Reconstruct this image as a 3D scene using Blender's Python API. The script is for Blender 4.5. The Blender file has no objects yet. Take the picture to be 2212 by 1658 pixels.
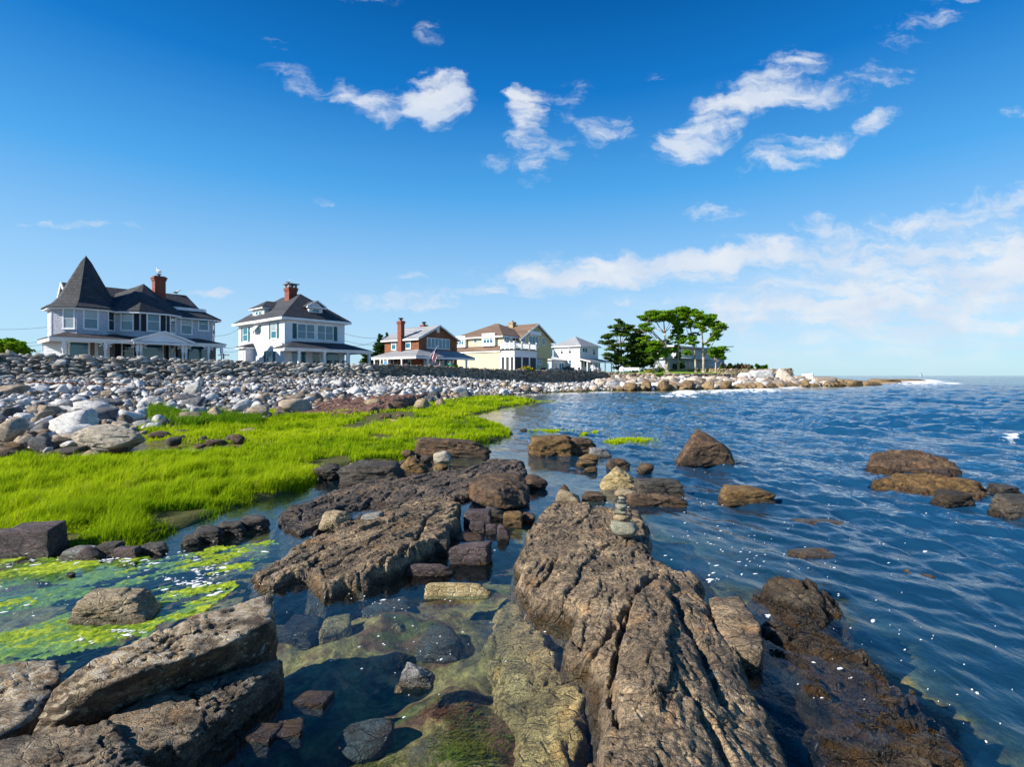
import bpy, bmesh, math, random
import numpy as np
from mathutils import Vector, Matrix

# ------------------------------------------------------------------ camera
scene = bpy.context.scene
COL = scene.collection
FPX, CX, CY, CAMH = 1106.0, 1106.0, 811.0, 2.2     # focal length in px of a 2212 px wide picture, horizon row, eye height
cam_d = bpy.data.cameras.new('camera')
cam_d.sensor_width = 36.0
cam_d.lens = 18.0
cam_d.shift_y = -(829.0 - 811.0) / 2212.0
cam_d.clip_start = 0.05
cam_d.clip_end = 40000.0
cam = bpy.data.objects.new('camera', cam_d)
COL.objects.link(cam)
cam.location = (0, 0, CAMH)
cam.rotation_euler = (math.radians(90), 0, 0)
scene.camera = cam

# ------------------------------------------------------------------ light
SUN_AZ = Vector((-0.93, -0.36, 0)).normalized()
SUN_EL = math.radians(32)
SUN_DIR = Vector((SUN_AZ.x * math.cos(SUN_EL), SUN_AZ.y * math.cos(SUN_EL), math.sin(SUN_EL)))
sun_d = bpy.data.lights.new('sun', 'SUN')
sun_d.energy = 5.0
sun_d.angle = math.radians(0.53)
sun_d.color = (1.0, 0.93, 0.82)
sun = bpy.data.objects.new('sun', sun_d)
COL.objects.link(sun)
sun.location = (-30, -10, 40)
sun.rotation_euler = SUN_DIR.to_track_quat('Z', 'Y').to_euler()

world = bpy.data.worlds.new('World')
scene.world = world
world.use_nodes = True
WN = world.node_tree
WN.nodes.clear()

class NT:
    """small helper for building node graphs"""
    def __init__(self, tree):
        self.t = tree
    def n(self, kind, **kw):
        node = self.t.nodes.new(kind)
        for k, v in kw.items():
            if k.startswith('i_'):
                node.inputs[k[2:].replace('_', ' ')].default_value = v
            else:
                setattr(node, k, v)
        return node
    def l(self, a, b):
        self.t.links.new(a, b)
    def put(self, sock, v):
        if isinstance(v, bpy.types.NodeSocket):
            self.l(v, sock)
        else:
            sock.default_value = v
    def math(self, op, a, b=0.0, c=0.0, clamp=False):
        m = self.n('ShaderNodeMath', operation=op, use_clamp=clamp)
        for i, v in enumerate((a, b, c)):
            self.put(m.inputs[i], v)
        return m.outputs[0]
    def vmath(self, op, a, b=(0, 0, 0), out=0):
        m = self.n('ShaderNodeVectorMath', operation=op)
        self.put(m.inputs[0], a)
        self.put(m.inputs[1], b)
        return m.outputs[out]
    def mix(self, f, a, b, blend='MIX'):
        m = self.n('ShaderNodeMix', data_type='RGBA', blend_type=blend)
        self.put(m.inputs[0], f)
        self.put(m.inputs[6], a if isinstance(a, bpy.types.NodeSocket) else (*a, 1)[:4])
        self.put(m.inputs[7], b if isinstance(b, bpy.types.NodeSocket) else (*b, 1)[:4])
        return m.outputs[2]
    def ramp(self, f, stops, interp='LINEAR'):
        r = self.n('ShaderNodeValToRGB')
        r.color_ramp.interpolation = interp
        els = r.color_ramp.elements
        while len(els) < len(stops):
            els.new(0.5)
        for e, (p, c) in zip(els, stops):
            e.position = p
            e.color = (*c, 1)[:4] if not isinstance(c, (int, float)) else (c, c, c, 1)
        self.put(r.inputs[0], f)
        return r.outputs[0]
    def mapr(self, v, a, b, c=0.0, d=1.0, smooth=True):
        m = self.n('ShaderNodeMapRange', interpolation_type='SMOOTHSTEP' if smooth else 'LINEAR')
        for i, q in enumerate((v, a, b, c, d)):
            self.put(m.inputs[i], q)
        return m.outputs[0]
    def noise(self, vec, scale, detail=4, rough=0.55, dist=0.0, out=0):
        m = self.n('ShaderNodeTexNoise')
        if vec is not None:
            self.l(vec, m.inputs['Vector'])
        m.inputs['Scale'].default_value = scale
        m.inputs['Detail'].default_value = detail
        m.inputs['Roughness'].default_value = rough
        m.inputs['Distortion'].default_value = dist
        return m.outputs[out]
    def voro(self, vec, scale, feature='F1', out='Distance'):
        m = self.n('ShaderNodeTexVoronoi', feature=feature)
        if vec is not None:
            self.l(vec, m.inputs['Vector'])
        m.inputs['Scale'].default_value = scale
        return m.outputs[out]
    def scalev(self, vec, s, rot=(0, 0, 0)):
        m = self.n('ShaderNodeMapping')
        self.l(vec, m.inputs['Vector'])
        m.inputs['Scale'].default_value = s
        m.inputs['Rotation'].default_value = rot
        return m.outputs[0]
    def bump(self, h, strength, dist, normal=None):
        b = self.n('ShaderNodeBump')
        b.inputs['Strength'].default_value = strength
        b.inputs['Distance'].default_value = dist
        self.l(h, b.inputs['Height'])
        if normal is not None:
            self.l(normal, b.inputs['Normal'])
        return b.outputs[0]

def build_world():
    g = NT(WN)
    tc = g.n('ShaderNodeTexCoord')
    d = tc.outputs['Generated']
    sky = g.n('ShaderNodeTexSky', sky_type='NISHITA')
    sky.sun_disc = False
    sky.sun_elevation = SUN_EL
    # rotation 0 puts the sun at +Y, positive turns it towards +X
    sky.sun_rotation = math.atan2(SUN_AZ.x, SUN_AZ.y)
    sky.altitude = 0
    sky.air_density = 1.0
    sky.dust_density = 0.35
    sky.ozone_density = 2.6
    hs = g.n('ShaderNodeHueSaturation')
    hs.inputs['Saturation'].default_value = 1.42
    hs.inputs['Value'].default_value = 1.0
    g.l(sky.outputs[0], hs.inputs['Color'])
    skyc = g.mix(1.0, hs.outputs[0], (0.42, 0.98, 1.10), 'MULTIPLY')
    sep = g.n('ShaderNodeSeparateXYZ')
    g.l(d, sep.inputs[0])
    x, y, z = sep.outputs
    # ---- clouds: each one is a soft ellipse of direction, broken up by noise
    yy = g.math('MAXIMUM', y, 0.02)
    u = g.math('DIVIDE', x, yy)
    v = g.math('DIVIDE', z, yy)
    comb = g.n('ShaderNodeCombineXYZ')
    g.l(u, comb.inputs[0]); g.l(v, comb.inputs[1])
    uv = comb.outputs[0]
    warp = g.noise(g.scalev(uv, (1, 1.2, 1)), 7.0, 5, 0.6, out=1)
    wv = g.vmath('SUBTRACT', warp, (0.5, 0.5, 0.5))
    uvw = g.vmath('ADD', uv, g.vmath('MULTIPLY', wv, (0.13, 0.09, 0)))
    # (px, py, half width, half height, angle, strength)
    clouds = [
        (945, 205, 66, 58, 10, 1.05), (845, 222, 110, 38, -12, .58), (700, 192, 110, 24, -14, .32),
        (1132, 255, 44, 60, -12, .88), (1120, 212, 24, 20, 0, .55), (1225, 215, 46, 42, 30, .42), (1315, 278, 62, 30, 0, .55),
        (1080, 352, 18, 18, 0, .35), (1150, 385, 26, 34, 0, .28), (1200, 335, 170, 30, 0, .28),
        (1570, 240, 140, 50, 34, .70), (1690, 165, 90, 48, 30, .56), (1720, 215, 90, 30, 10, .40), (1870, 180, 130, 30, 14, .46), (1490, 295, 70, 45, 20, .52),
        (1700, 335, 110, 36, 14, .60), (1860, 285, 85, 22, 32, .50), (1420, 160, 30, 16, 0, .25),
        (2010, 30, 110, 45, 30, .33), (930, 65, 26, 30, 40, .30), (590, 88, 40, 24, -20, .30), (800, 2, 60, 14, 0, .25),
        (1550, 465, 75, 34, 0, .42), (1735, 480, 60, 18, 18, .40),
        (1330, 580, 270, 38, 2, .70), (1230, 600, 150, 36, 5, .55), (1560, 562, 330, 38, 8, .42), (1010, 630, 70, 12, 4, .5),
        (870, 655, 130, 24, 3, .55), (450, 632, 42, 9, 3, .5), (880, 600, 34, 8, 0, .3),
        (1900, 520, 360, 46, 8, .52), (2150, 440, 230, 30, 12, .52), (2080, 620, 460, 90, 4, .52), (1750, 650, 420, 50, 4, .42), (1950, 700, 460, 50, 2, .42),
        (2300, 540, 300, 70, 8, .5), (120, 490, 160, 10, 5, .32), (700, 430, 20, 10, 0, .28), (2200, 250, 40, 18, 0, .25),
        (1330, 655, 40, 12, 5, .4), (718, 580, 30, 8, 0, .25),
    ]
    total = None
    c3 = g.n('ShaderNodeCombineXYZ')
    sw = g.n('ShaderNodeSeparateXYZ'); g.l(uvw, sw.inputs[0])
    g.l(sw.outputs[0], c3.inputs[0]); g.l(sw.outputs[1], c3.inputs[1]); c3.inputs[2].default_value = 1.0
    uv1 = c3.outputs[0]
    for (px, py, hw, hh, ang, st) in clouds:
        cu, cv = (px - CX) / FPX, (CY - py) / FPX
        a = math.radians(ang)
        ia, ib = FPX / (hw * 1.35), FPX / (hh * 1.35)
        ca, sa = math.cos(a), math.sin(a)
        qa = g.vmath('DOT_PRODUCT', uv1, (ca * ia, sa * ia, -(cu * ca + cv * sa) * ia), out=1)
        qb = g.vmath('DOT_PRODUCT', uv1, (-sa * ib, ca * ib, -(-cu * sa + cv * ca) * ib), out=1)
        q = g.math('MULTIPLY_ADD', qa, qa, g.math('MULTIPLY', qb, qb))
        t = g.math('SUBTRACT', 1.0, q, clamp=True)
        total = g.math('MULTIPLY', t, st) if total is None else g.math('MULTIPLY_ADD', t, st, total)
    ahead = g.mapr(y, 0.05, 0.2)
    total = g.math('MULTIPLY', g.math('MINIMUM', total, 1.15), ahead)
    # fibrous break-up, stretched a little along the wind
    n1 = g.noise(g.scalev(uvw, (1.0, 1.45, 1), (0, 0, -0.25)), 12.0, 6, 0.62)
    n2 = g.noise(g.scalev(uvw, (1.0, 5.5, 1), (0, 0, -0.16)), 6.5, 4, 0.62)
    brk = g.math('ADD', g.math('MULTIPLY', n1, 0.68), g.math('MULTIPLY', n2, 0.56))
    dens = g.math('ADD', g.math('MULTIPLY', total, 0.9), g.math('MULTIPLY', g.math('SUBTRACT', brk, 0.635), 3.0))
    body = g.mapr(dens, 0.06, 1.0)
    edge = g.mapr(total, 0.0, 0.24)
    cl = g.math('MULTIPLY', body, edge)
    # a soft high veil low over the sea on the right
    veil = None
    for (px, py, hw, hh, ang, st) in ((2100, 590, 620, 150, 7, .62), (1720, 640, 520, 70, 4, .38), (2000, 725, 700, 90, 2, .62)):
        cu, cv = (px - CX) / FPX, (CY - py) / FPX
        a = math.radians(ang); ia, ib = FPX / hw, FPX / hh
        ca, sa = math.cos(a), math.sin(a)
        qa = g.vmath('DOT_PRODUCT', uv1, (ca * ia, sa * ia, -(cu * ca + cv * sa) * ia), out=1)
        qb = g.vmath('DOT_PRODUCT', uv1, (-sa * ib, ca * ib, -(-cu * sa + cv * ca) * ib), out=1)
        t = g.math('SUBTRACT', 1.0, g.math('MULTIPLY_ADD', qa, qa, g.math('MULTIPLY', qb, qb)), clamp=True)
        veil = g.math('MULTIPLY', t, st) if veil is None else g.math('MULTIPLY_ADD', t, st, veil)
    veil = g.math('MULTIPLY', g.math('MULTIPLY', veil, ahead), g.mapr(n2, .30, .68, .25, 1.0))
    cl = g.math('MAXIMUM', cl, g.math('MINIMUM', veil, .70))
    # a thin general scatter of cloud over the whole dome (planar layer)
    zz = g.math('ADD', g.math('ABSOLUTE', z), 0.10)
    cp = g.n('ShaderNodeCombineXYZ')
    g.l(g.math('DIVIDE', x, zz), cp.inputs[0]); g.l(g.math('DIVIDE', y, zz), cp.inputs[1])
    lay = g.noise(g.scalev(cp.outputs[0], (0.55, 1.0, 1), (0, 0, 0.5)), 0.9, 6, 0.62)
    lay = g.math('MULTIPLY', g.mapr(lay, 0.60, 0.86), 0.35)
    behind = g.mapr(y, 0.35, 0.0)
    lay = g.math('MULTIPLY', lay, behind)
    cl = g.math('MAXIMUM', cl, lay)
    # the clear-air tint by height above the horizon, laid over the sky model
    tint = g.ramp(z, [(0.0, (.50, .645, .80)), (0.10, (.42, .60, .81)), (0.18, (.315, .545, .80)), (0.33, (.085, .36, .735)), (0.48, (.008, .165, .52)), (0.60, (.0015, .085, .315)), (1.0, (.001, .06, .24))])
    tint = g.vmath('MULTIPLY', tint, (8.0, 8.0, 8.0))
    skyh = g.mix(0.80, skyc, tint)
    shade = g.noise(g.scalev(uvw, (1, 1.6, 1)), 9.0, 4, 0.5)
    ccol = g.mix(g.mapr(shade, 0.35, 0.7), (4.5, 5.1, 6.0), (5.7, 5.9, 6.2))
    fin = g.mix(g.math('MULTIPLY', cl, 0.88), skyh, ccol)
    world.cycles.sampling_method = 'MANUAL'
    world.cycles.sample_map_resolution = 512
    bg = g.n('ShaderNodeBackground')
    bg.inputs['Strength'].default_value = 0.086
    g.l(fin, bg.inputs['Color'])
    out = g.n('ShaderNodeOutputWorld')
    g.l(bg.outputs[0], out.inputs['Surface'])
build_world()

vs = scene.view_settings
vs.view_transform = 'Standard'
vs.look = 'None'
vs.exposure = 0.8
vs.gamma = 1.0
vs.use_curve_mapping = False
scene.display_settings.display_device = 'sRGB'
cy = scene.cycles
cy.max_bounces = 6
cy.diffuse_bounces = 3
cy.glossy_bounces = 3
cy.transmission_bounces = 2
cy.transparent_max_bounces = 12
cy.caustics_reflective = False
cy.caustics_refractive = False
cy.use_denoising = True
cy.use_adaptive_sampling = True
cy.adaptive_threshold = 0.03

# ------------------------------------------------------------------ numpy helpers
_rs = np.random.RandomState(7)
_perm = np.concatenate([_rs.permutation(256)] * 3)
_grad = np.array([[1,1,0],[-1,1,0],[1,-1,0],[-1,-1,0],[1,0,1],[-1,0,1],[1,0,-1],[-1,0,-1],[0,1,1],[0,-1,1],[0,1,-1],[0,-1,-1]], float)

def pn(x, y, z=0.0):
    x = np.asarray(x, float); y = np.asarray(y, float)
    z = np.zeros_like(x) + z
    xi = np.floor(x).astype(int); yi = np.floor(y).astype(int); zi = np.floor(z).astype(int)
    xf = x - xi; yf = y - yi; zf = z - zi
    xi &= 255; yi &= 255; zi &= 255
    def fade(t): return t * t * t * (t * (t * 6 - 15) + 10)
    u, v, w = fade(xf), fade(yf), fade(zf)
    def gr(ix, iy, iz, dx, dy, dz):
        h = _perm[_perm[_perm[ix] + iy] + iz] % 12
        gg = _grad[h]
        return gg[..., 0] * dx + gg[..., 1] * dy + gg[..., 2] * dz
    r = 0
    a = gr(xi, yi, zi, xf, yf, zf); b = gr(xi + 1, yi, zi, xf - 1, yf, zf)
    c = gr(xi, yi + 1, zi, xf, yf - 1, zf); d = gr(xi + 1, yi + 1, zi, xf - 1, yf - 1, zf)
    e = gr(xi, yi, zi + 1, xf, yf, zf - 1); f = gr(xi + 1, yi, zi + 1, xf - 1, yf, zf - 1)
    g = gr(xi, yi + 1, zi + 1, xf, yf - 1, zf - 1); h = gr(xi + 1, yi + 1, zi + 1, xf - 1, yf - 1, zf - 1)
    l1 = a + u * (b - a); l2 = c + u * (d - c); l3 = e + u * (f - e); l4 = g + u * (h - g)
    m1 = l1 + v * (l2 - l1); m2 = l3 + v * (l4 - l3)
    return m1 + w * (m2 - m1)

def fbm(x, y, z=0.0, o=4, lac=2.07, gain=0.5):
    s = 0; a = 1.0; f = 1.0
    for i in range(o):
        s = s + a * pn(np.asarray(x) * f + 13.7 * i, np.asarray(y) * f - 7.1 * i, np.asarray(z) * f + 3.3 * i)
        a *= gain; f *= lac
    return s

def ridged(x, y, z=0.0, o=4):
    s = 0; a = 1.0; f = 1.0
    for i in range(o):
        s = s + a * (1 - np.abs(pn(np.asarray(x) * f + 5.7 * i, np.asarray(y) * f + 9.1 * i, np.asarray(z) * f - 2.3 * i)) * 2)
        a *= 0.5; f *= 2.1
    return s / 1.9

def sstep(a, b, v):
    t = np.clip((v - a) / (b - a), 0, 1)
    return t * t * (3 - 2 * t)

def P(vx, vy, z=0.0):
    """point at height z seen at pixel (vx, vy) of the 2212-wide picture"""
    d = (CAMH - z) * FPX / (vy - CY)
    return np.array([(vx - CX) / FPX * d, d, z])

def PD(vx, vy, d):
    return np.array([(vx - CX) / FPX * d, d, CAMH - (vy - CY) / FPX * d])

def poly_dist(px, py, poly, closed=False):
    """signed distance to a polyline (positive on its right side) or polygon (positive inside)"""
    P0 = np.asarray(poly, float)[:, :2]
    A = P0 if closed else P0[:-1]
    B = np.roll(P0, -1, 0) if closed else P0[1:]
    best = np.full(px.shape, 1e18); sgn = np.ones(px.shape)
    inside = np.zeros(px.shape, bool)
    for a, b in zip(A, B):
        e = b - a
        L = max(e @ e, 1e-12)
        wx = px - a[0]; wy = py - a[1]
        t = np.clip((wx * e[0] + wy * e[1]) / L, 0, 1)
        dx = wx - t * e[0]; dy = wy - t * e[1]
        d2 = dx * dx + dy * dy
        m = d2 < best
        best = np.where(m, d2, best)
        cr = e[1] * wx - e[0] * wy
        if closed:
            c = ((a[1] > py) != (b[1] > py)) & (px < (b[0] - a[0]) * (py - a[1]) / ((b[1] - a[1]) if abs(b[1] - a[1]) > 1e-12 else 1e-12) + a[0])
            inside ^= c
        else:
            sgn = np.where(m, np.where(cr >= 0, 1, -1), sgn)
    d = np.sqrt(best)
    return np.where(inside, d, -d) if closed else d * sgn

def along(px, py, poly, vals):
    """value interpolated along the nearest point of a polyline"""
    P0 = np.asarray(poly, float)[:, :2]
    best = np.full(px.shape, 1e18); out = np.zeros(px.shape)
    for i in range(len(P0) - 1):
        a, b = P0[i], P0[i + 1]
        e = b - a; L = e @ e
        t = np.clip(((px - a[0]) * e[0] + (py - a[1]) * e[1]) / L, 0, 1)
        d2 = (px - a[0] - t * e[0]) ** 2 + (py - a[1] - t * e[1]) ** 2
        m = d2 < best
        best = np.where(m, d2, best)
        out = np.where(m, vals[i] + t * (vals[i + 1] - vals[i]), out)
    return out

# ------------------------------------------------------------------ object helpers
def mesh_np(name, verts, faces, smooth=True):
    """mesh from numpy arrays; faces is (n,3) or (n,4), or a list of tuples"""
    me = bpy.data.meshes.new(name)
    verts = np.asarray(verts, np.float32)
    if isinstance(faces, np.ndarray):
        k = faces.shape[1]
        me.vertices.add(len(verts)); me.vertices.foreach_set('co', verts.ravel())
        me.loops.add(faces.size); me.loops.foreach_set('vertex_index', faces.astype(np.int32).ravel())
        me.polygons.add(len(faces))
        me.polygons.foreach_set('loop_start', np.arange(0, faces.size, k, dtype=np.int32))
        me.polygons.foreach_set('loop_total', np.full(len(faces), k, np.int32))
        me.update(calc_edges=True)
        me.validate()
    else:
        me.from_pydata(verts.tolist(), [], faces)
        me.update()
    if smooth:
        me.polygons.foreach_set('use_smooth', np.ones(len(me.polygons), bool))
    return me

def obj(name, me, m=None, parent=None, loc=None, rot=None, scale=None, **props):
    o = bpy.data.objects.new(name, me)
    COL.objects.link(o)
    if m is not None and me is not None and len(me.materials) == 0:
        me.materials.append(m)
    if parent is not None:
        o.parent = parent
    if loc is not None:
        o.location = loc
    if rot is not None:
        o.rotation_euler = rot
    if scale is not None:
        o.scale = scale
    for k, v in props.items():
        o[k] = v
    return o

def thing(name, label, cat, loc=(0, 0, 0), rz=0.0, group=None):
    o = bpy.data.objects.new(name, None)
    COL.objects.link(o)
    o.empty_display_size = 0.2
    o.location = loc
    o.rotation_euler = (0, 0, rz)
    o['label'] = label; o['category'] = cat
    if group:
        o['group'] = group
    return o

def set_mat(o, m):
    o.material_slots[0].link = 'OBJECT'
    o.material_slots[0].material = m

def attr(me, name, vals, kind='FLOAT'):
    a = me.attributes.new(name, kind, 'POINT')
    if kind == 'FLOAT':
        a.data.foreach_set('value', np.asarray(vals, np.float32))
    else:
        v = np.ones((len(vals), 4), np.float32); v[:, :np.asarray(vals).shape[1]] = vals
        a.data.foreach_set('color', v.ravel())

class MB:
    """collects boxes, prisms and tubes into one mesh"""
    def __init__(self):
        self.v = []; self.f = []
    def poly(self, pts, faces):
        b = len(self.v)
        self.v += [tuple(map(float, p)) for p in pts]
        self.f += [tuple(b + i for i in f) for f in faces]
        return self
    def box(self, x0, x1, y0, y1, z0, z1):
        p = [(x0,y0,z0),(x1,y0,z0),(x1,y1,z0),(x0,y1,z0),(x0,y0,z1),(x1,y0,z1),(x1,y1,z1),(x0,y1,z1)]
        return self.poly(p, [(0,3,2,1),(4,5,6,7),(0,1,5,4),(1,2,6,5),(2,3,7,6),(3,0,4,7)])
    def prism(self, pts, dvec):
        """polygon (3D points) extruded by a vector"""
        n = len(pts)
        q = [tuple(np.asarray(p, float) + np.asarray(dvec, float)) for p in pts]
        fs = [tuple(range(n)), tuple(range(2 * n - 1, n - 1, -1))]
        fs += [(i, i + n, (i + 1) % n + n, (i + 1) % n) for i in range(n)]
        return self.poly(list(pts) + q, fs)
    def tube(self, p0, p1, r0, r1=None, n=8, caps=True):
        r1 = r0 if r1 is None else r1
        p0 = np.asarray(p0, float); p1 = np.asarray(p1, float)
        a = p1 - p0; a /= max(np.linalg.norm(a), 1e-9)
        h = np.array([0, 0, 1.0]) if abs(a[2]) < .9 else np.array([1.0, 0, 0])
        u = np.cross(a, h); u /= np.linalg.norm(u); w = np.cross(a, u)
        pts = []
        for p, r in ((p0, r0), (p1, r1)):
            for k in range(n):
                t = 2 * math.pi * k / n
                pts.append(p + r * (math.cos(t) * u + math.sin(t) * w))
        fs = [(k, (k + 1) % n, (k + 1) % n + n, k + n) for k in range(n)]
        if caps:
            fs += [tuple(range(n - 1, -1, -1)), tuple(range(n, 2 * n))]
        return self.poly(pts, fs)
    def lathe(self, c, prof, n=10):
        pts = []; fs = []
        for (r, z) in prof:
            for k in range(n):
                t = 2 * math.pi * k / n
                pts.append((c[0] + r * math.cos(t), c[1] + r * math.sin(t), c[2] + z))
        for i in range(len(prof) - 1):
            for k in range(n):
                fs.append((i * n + k, i * n + (k + 1) % n, (i + 1) * n + (k + 1) % n, (i + 1) * n + k))
        fs.append(tuple(range(n - 1, -1, -1))); fs.append(tuple(range((len(prof) - 1) * n, len(prof) * n)))
        return self.poly(pts, fs)
    def mesh(self, name, smooth=False, fix=True):
        me = bpy.data.meshes.new(name)
        me.from_pydata(self.v, [], self.f)
        me.update()
        if fix:
            bm = bmesh.new(); bm.from_mesh(me)
            bmesh.ops.recalc_face_normals(bm, faces=bm.faces)
            bm.to_mesh(me); bm.free()
        if smooth:
            me.polygons.foreach_set('use_smooth', np.ones(len(me.polygons), bool))
        return me
    def build(self, name, m, parent=None, smooth=False, **props):
        return obj(name, self.mesh(name, smooth), m, parent, **props)

def new_mat(name):
    m = bpy.data.materials.new(name)
    m.use_nodes = True
    t = m.node_tree
    t.nodes.clear()
    g = NT(t)
    out = g.n('ShaderNodeOutputMaterial')
    return m, g, out

def principled(g, out, color, rough=0.7, normal=None, spec=0.4, ior=1.45):
    b = g.n('ShaderNodeBsdfPrincipled')
    g.put(b.inputs['Base Color'], color if isinstance(color, bpy.types.NodeSocket) else (*color, 1)[:4])
    g.put(b.inputs['Roughness'], rough)
    b.inputs['Specular IOR Level'].default_value = spec
    b.inputs['IOR'].default_value = ior
    if normal is not None:
        g.l(normal, b.inputs['Normal'])
    g.l(b.outputs[0], out.inputs['Surface'])
    return b

def worldpos(g):
    return g.n('ShaderNodeNewGeometry').outputs['Position']

def rnd_value(g):
    """a random number for each object or each loose island"""
    oi = g.n('ShaderNodeObjectInfo').outputs['Random']
    ii = g.n('ShaderNodeNewGeometry').outputs['Random Per Island']
    return g.math('FRACT', g.math('ADD', oi, ii))

def mat_plain(name, col, rough=0.6, var=0.08, scale=3.0, bump=0.0, bscale=60.0, spec=0.4):
    m, g, out = new_mat(name)
    p = worldpos(g)
    n = g.noise(p, scale, 5, 0.6)
    c = g.mix(g.mapr(n, 0.3, 0.7), tuple(x * (1 - var) for x in col), tuple(min(1, x * (1 + var)) for x in col))
    nb = None
    if bump > 0:
        nb = g.bump(g.noise(p, bscale, 3), bump, 0.01)
    principled(g, out, c, rough, nb, spec)
    return m
# ------------------------------------------------------------------ lie of the land
WALL = [(-62, 2), (-48, 20), (-40.5, 33), (-37.5, 37.5), (-34.5, 39.8), (-27.5, 46.5), (-21.5, 52), (-16, 57.5), (-10, 63.5), (-3.5, 70), (.8, 77),
        (7, 87), (14, 97), (19, 104), (24, 103), (32, 101), (42, 102), (52, 106), (58, 113), (60, 126), (48, 160), (20, 260)]
Z_BASE = [2.0, 2.0, 2.0, 2.0, 2.0, 2.0, 2.0, 2.05, 2.1, 1.6, 1.05, .9, .85, .95, 1.3, 1.4, 1.45, 1.5, 1.5, 1.5, 1.5, 1.5]
Z_LAND = [2.85, 2.85, 2.85, 2.85, 2.85, 2.85, 2.85, 2.85, 2.75, 2.65, 2.55, 2.55, 2.5, 2.45, 2.45, 2.45, 2.45, 2.4, 2.2, 2.2, 2.2, 2.2]
Z_TOP = [3.8, 3.8, 3.78, 3.76, 3.68, 3.5, 3.28, 3.34, 3.29, 2.98, 2.9, 2.93, 2.88, 2.84, 2.3, 2.2, 2.2, 2.2, 2.2, 2.2, 2.2, 2.2]
BEACH = [(-60, -12), (-30, 4), (-20, 9.5), (-13.6, 13), (-13.4, 16), (-14.5, 20), (-14.2, 23), (-12.6, 25.5), (-11.8, 28.7), (-9.6, 34), (-7.4, 39.8), (-4.7, 48),
         (-1.5, 56), (4, 64), (12.6, 71.5), (22, 74.5), (34, 77), (45, 85), (56, 95), (67, 103), (73, 113), (70, 132), (52, 165), (30, 265)]
GRASS_V = [(-420, 1150), (0, 1150), (130, 1172), (215, 1180), (300, 1168), (400, 1130), (480, 1096), (600, 1064), (668, 1040), (690, 1012), (760, 998), (860, 988),
           (900, 968), (1000, 960), (1075, 948), (1108, 934), (1085, 920), (1040, 905), (1010, 896), (1050, 888), (1085, 880), (1160, 868), (1120, 858), (1020, 856),
           (960, 866), (890, 880), (820, 886), (700, 888), (620, 892), (560, 898), (530, 908), (430, 905), (330, 905), (300, 930), (330, 952), (540, 960),
           (520, 975), (330, 980), (200, 990), (100, 992), (0, 1000), (-420, 1030)]
GRASS = [tuple(P(a, b, 0.06)[:2]) for a, b in GRASS_V]

def land_z(x, y):
    x = np.asarray(x, float); y = np.asarray(y, float)
    sh = x.shape
    x = x.ravel(); y = y.ravel()
    dW = poly_dist(x, y, WALL)
    dB = poly_dist(x, y, BEACH)
    zb = along(x, y, WALL, Z_BASE); zl = along(x, y, WALL, Z_LAND)
    t = np.clip(dW / np.maximum(dW - dB, 1e-3), 0, 1)
    beach = zb + (0.10 - zb) * (t * 0.75 + 0.25 * t * t)
    beach += 0.12 * fbm(x * 0.35, y * 0.35, 1.0, 3) * np.sin(np.pi * t)
    dG = poly_dist(x, y, GRASS, True)
    r = np.hypot(x, y)
    sea = np.clip(0.10 - 0.055 * dB, -9, 0.10)
    sea = np.maximum(sea, -0.30 - 0.022 * np.maximum(dB - 7, 0))
    sea = sea + 0.10 * fbm(x * 0.7, y * 0.7, 4.0, 3) - 0.04
    sea = np.maximum(sea, -3.2)
    # the salt-grass flat, a little above the water, with a soft edge
    flat = 0.07 + 0.05 * fbm(x * 0.5, y * 0.5, 8.0, 3)
    k = sstep(-0.55, 0.12, dG)
    sea = sea * (1 - k) + np.maximum(flat, sea) * k
    # tide pools among the near ledges
    near = sstep(9.5, 5.0, r)
    pool = -0.27 + 0.16 * fbm(x * 1.1, y * 1.1, 2.0, 4)
    sea = np.where(dG < 0.1, sea * (1 - near) + np.where(x < 1.5, pool, np.minimum(sea, pool)) * near, sea)
    z = np.where(dB > 0, sea, beach)
    land = zl + 0.05 * fbm(x * 0.15, y * 0.15, 5.0, 3)
    land = land + 0.04 * np.clip(-dW - 0.5, 0, 14) * sstep(19, 25, x) * sstep(95, 101, y)      # the lawn of the point rises inland
    kl = sstep(0.25, -0.6, dW)
    z = z * (1 - kl) + land * kl
    return z.reshape(sh)

def polar_grid(rs, a0, a1, na):
    an = np.radians(np.linspace(a0, a1, na))
    R, A = np.meshgrid(rs, an, indexing='ij')
    X = R * np.sin(A); Y = R * np.cos(A)
    nr = len(rs)
    i = np.arange(nr - 1)[:, None] * na + np.arange(na - 1)[None, :]
    F = np.stack([i, i + 1, i + na + 1, i + na], -1).reshape(-1, 4)
    return X, Y, F

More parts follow.
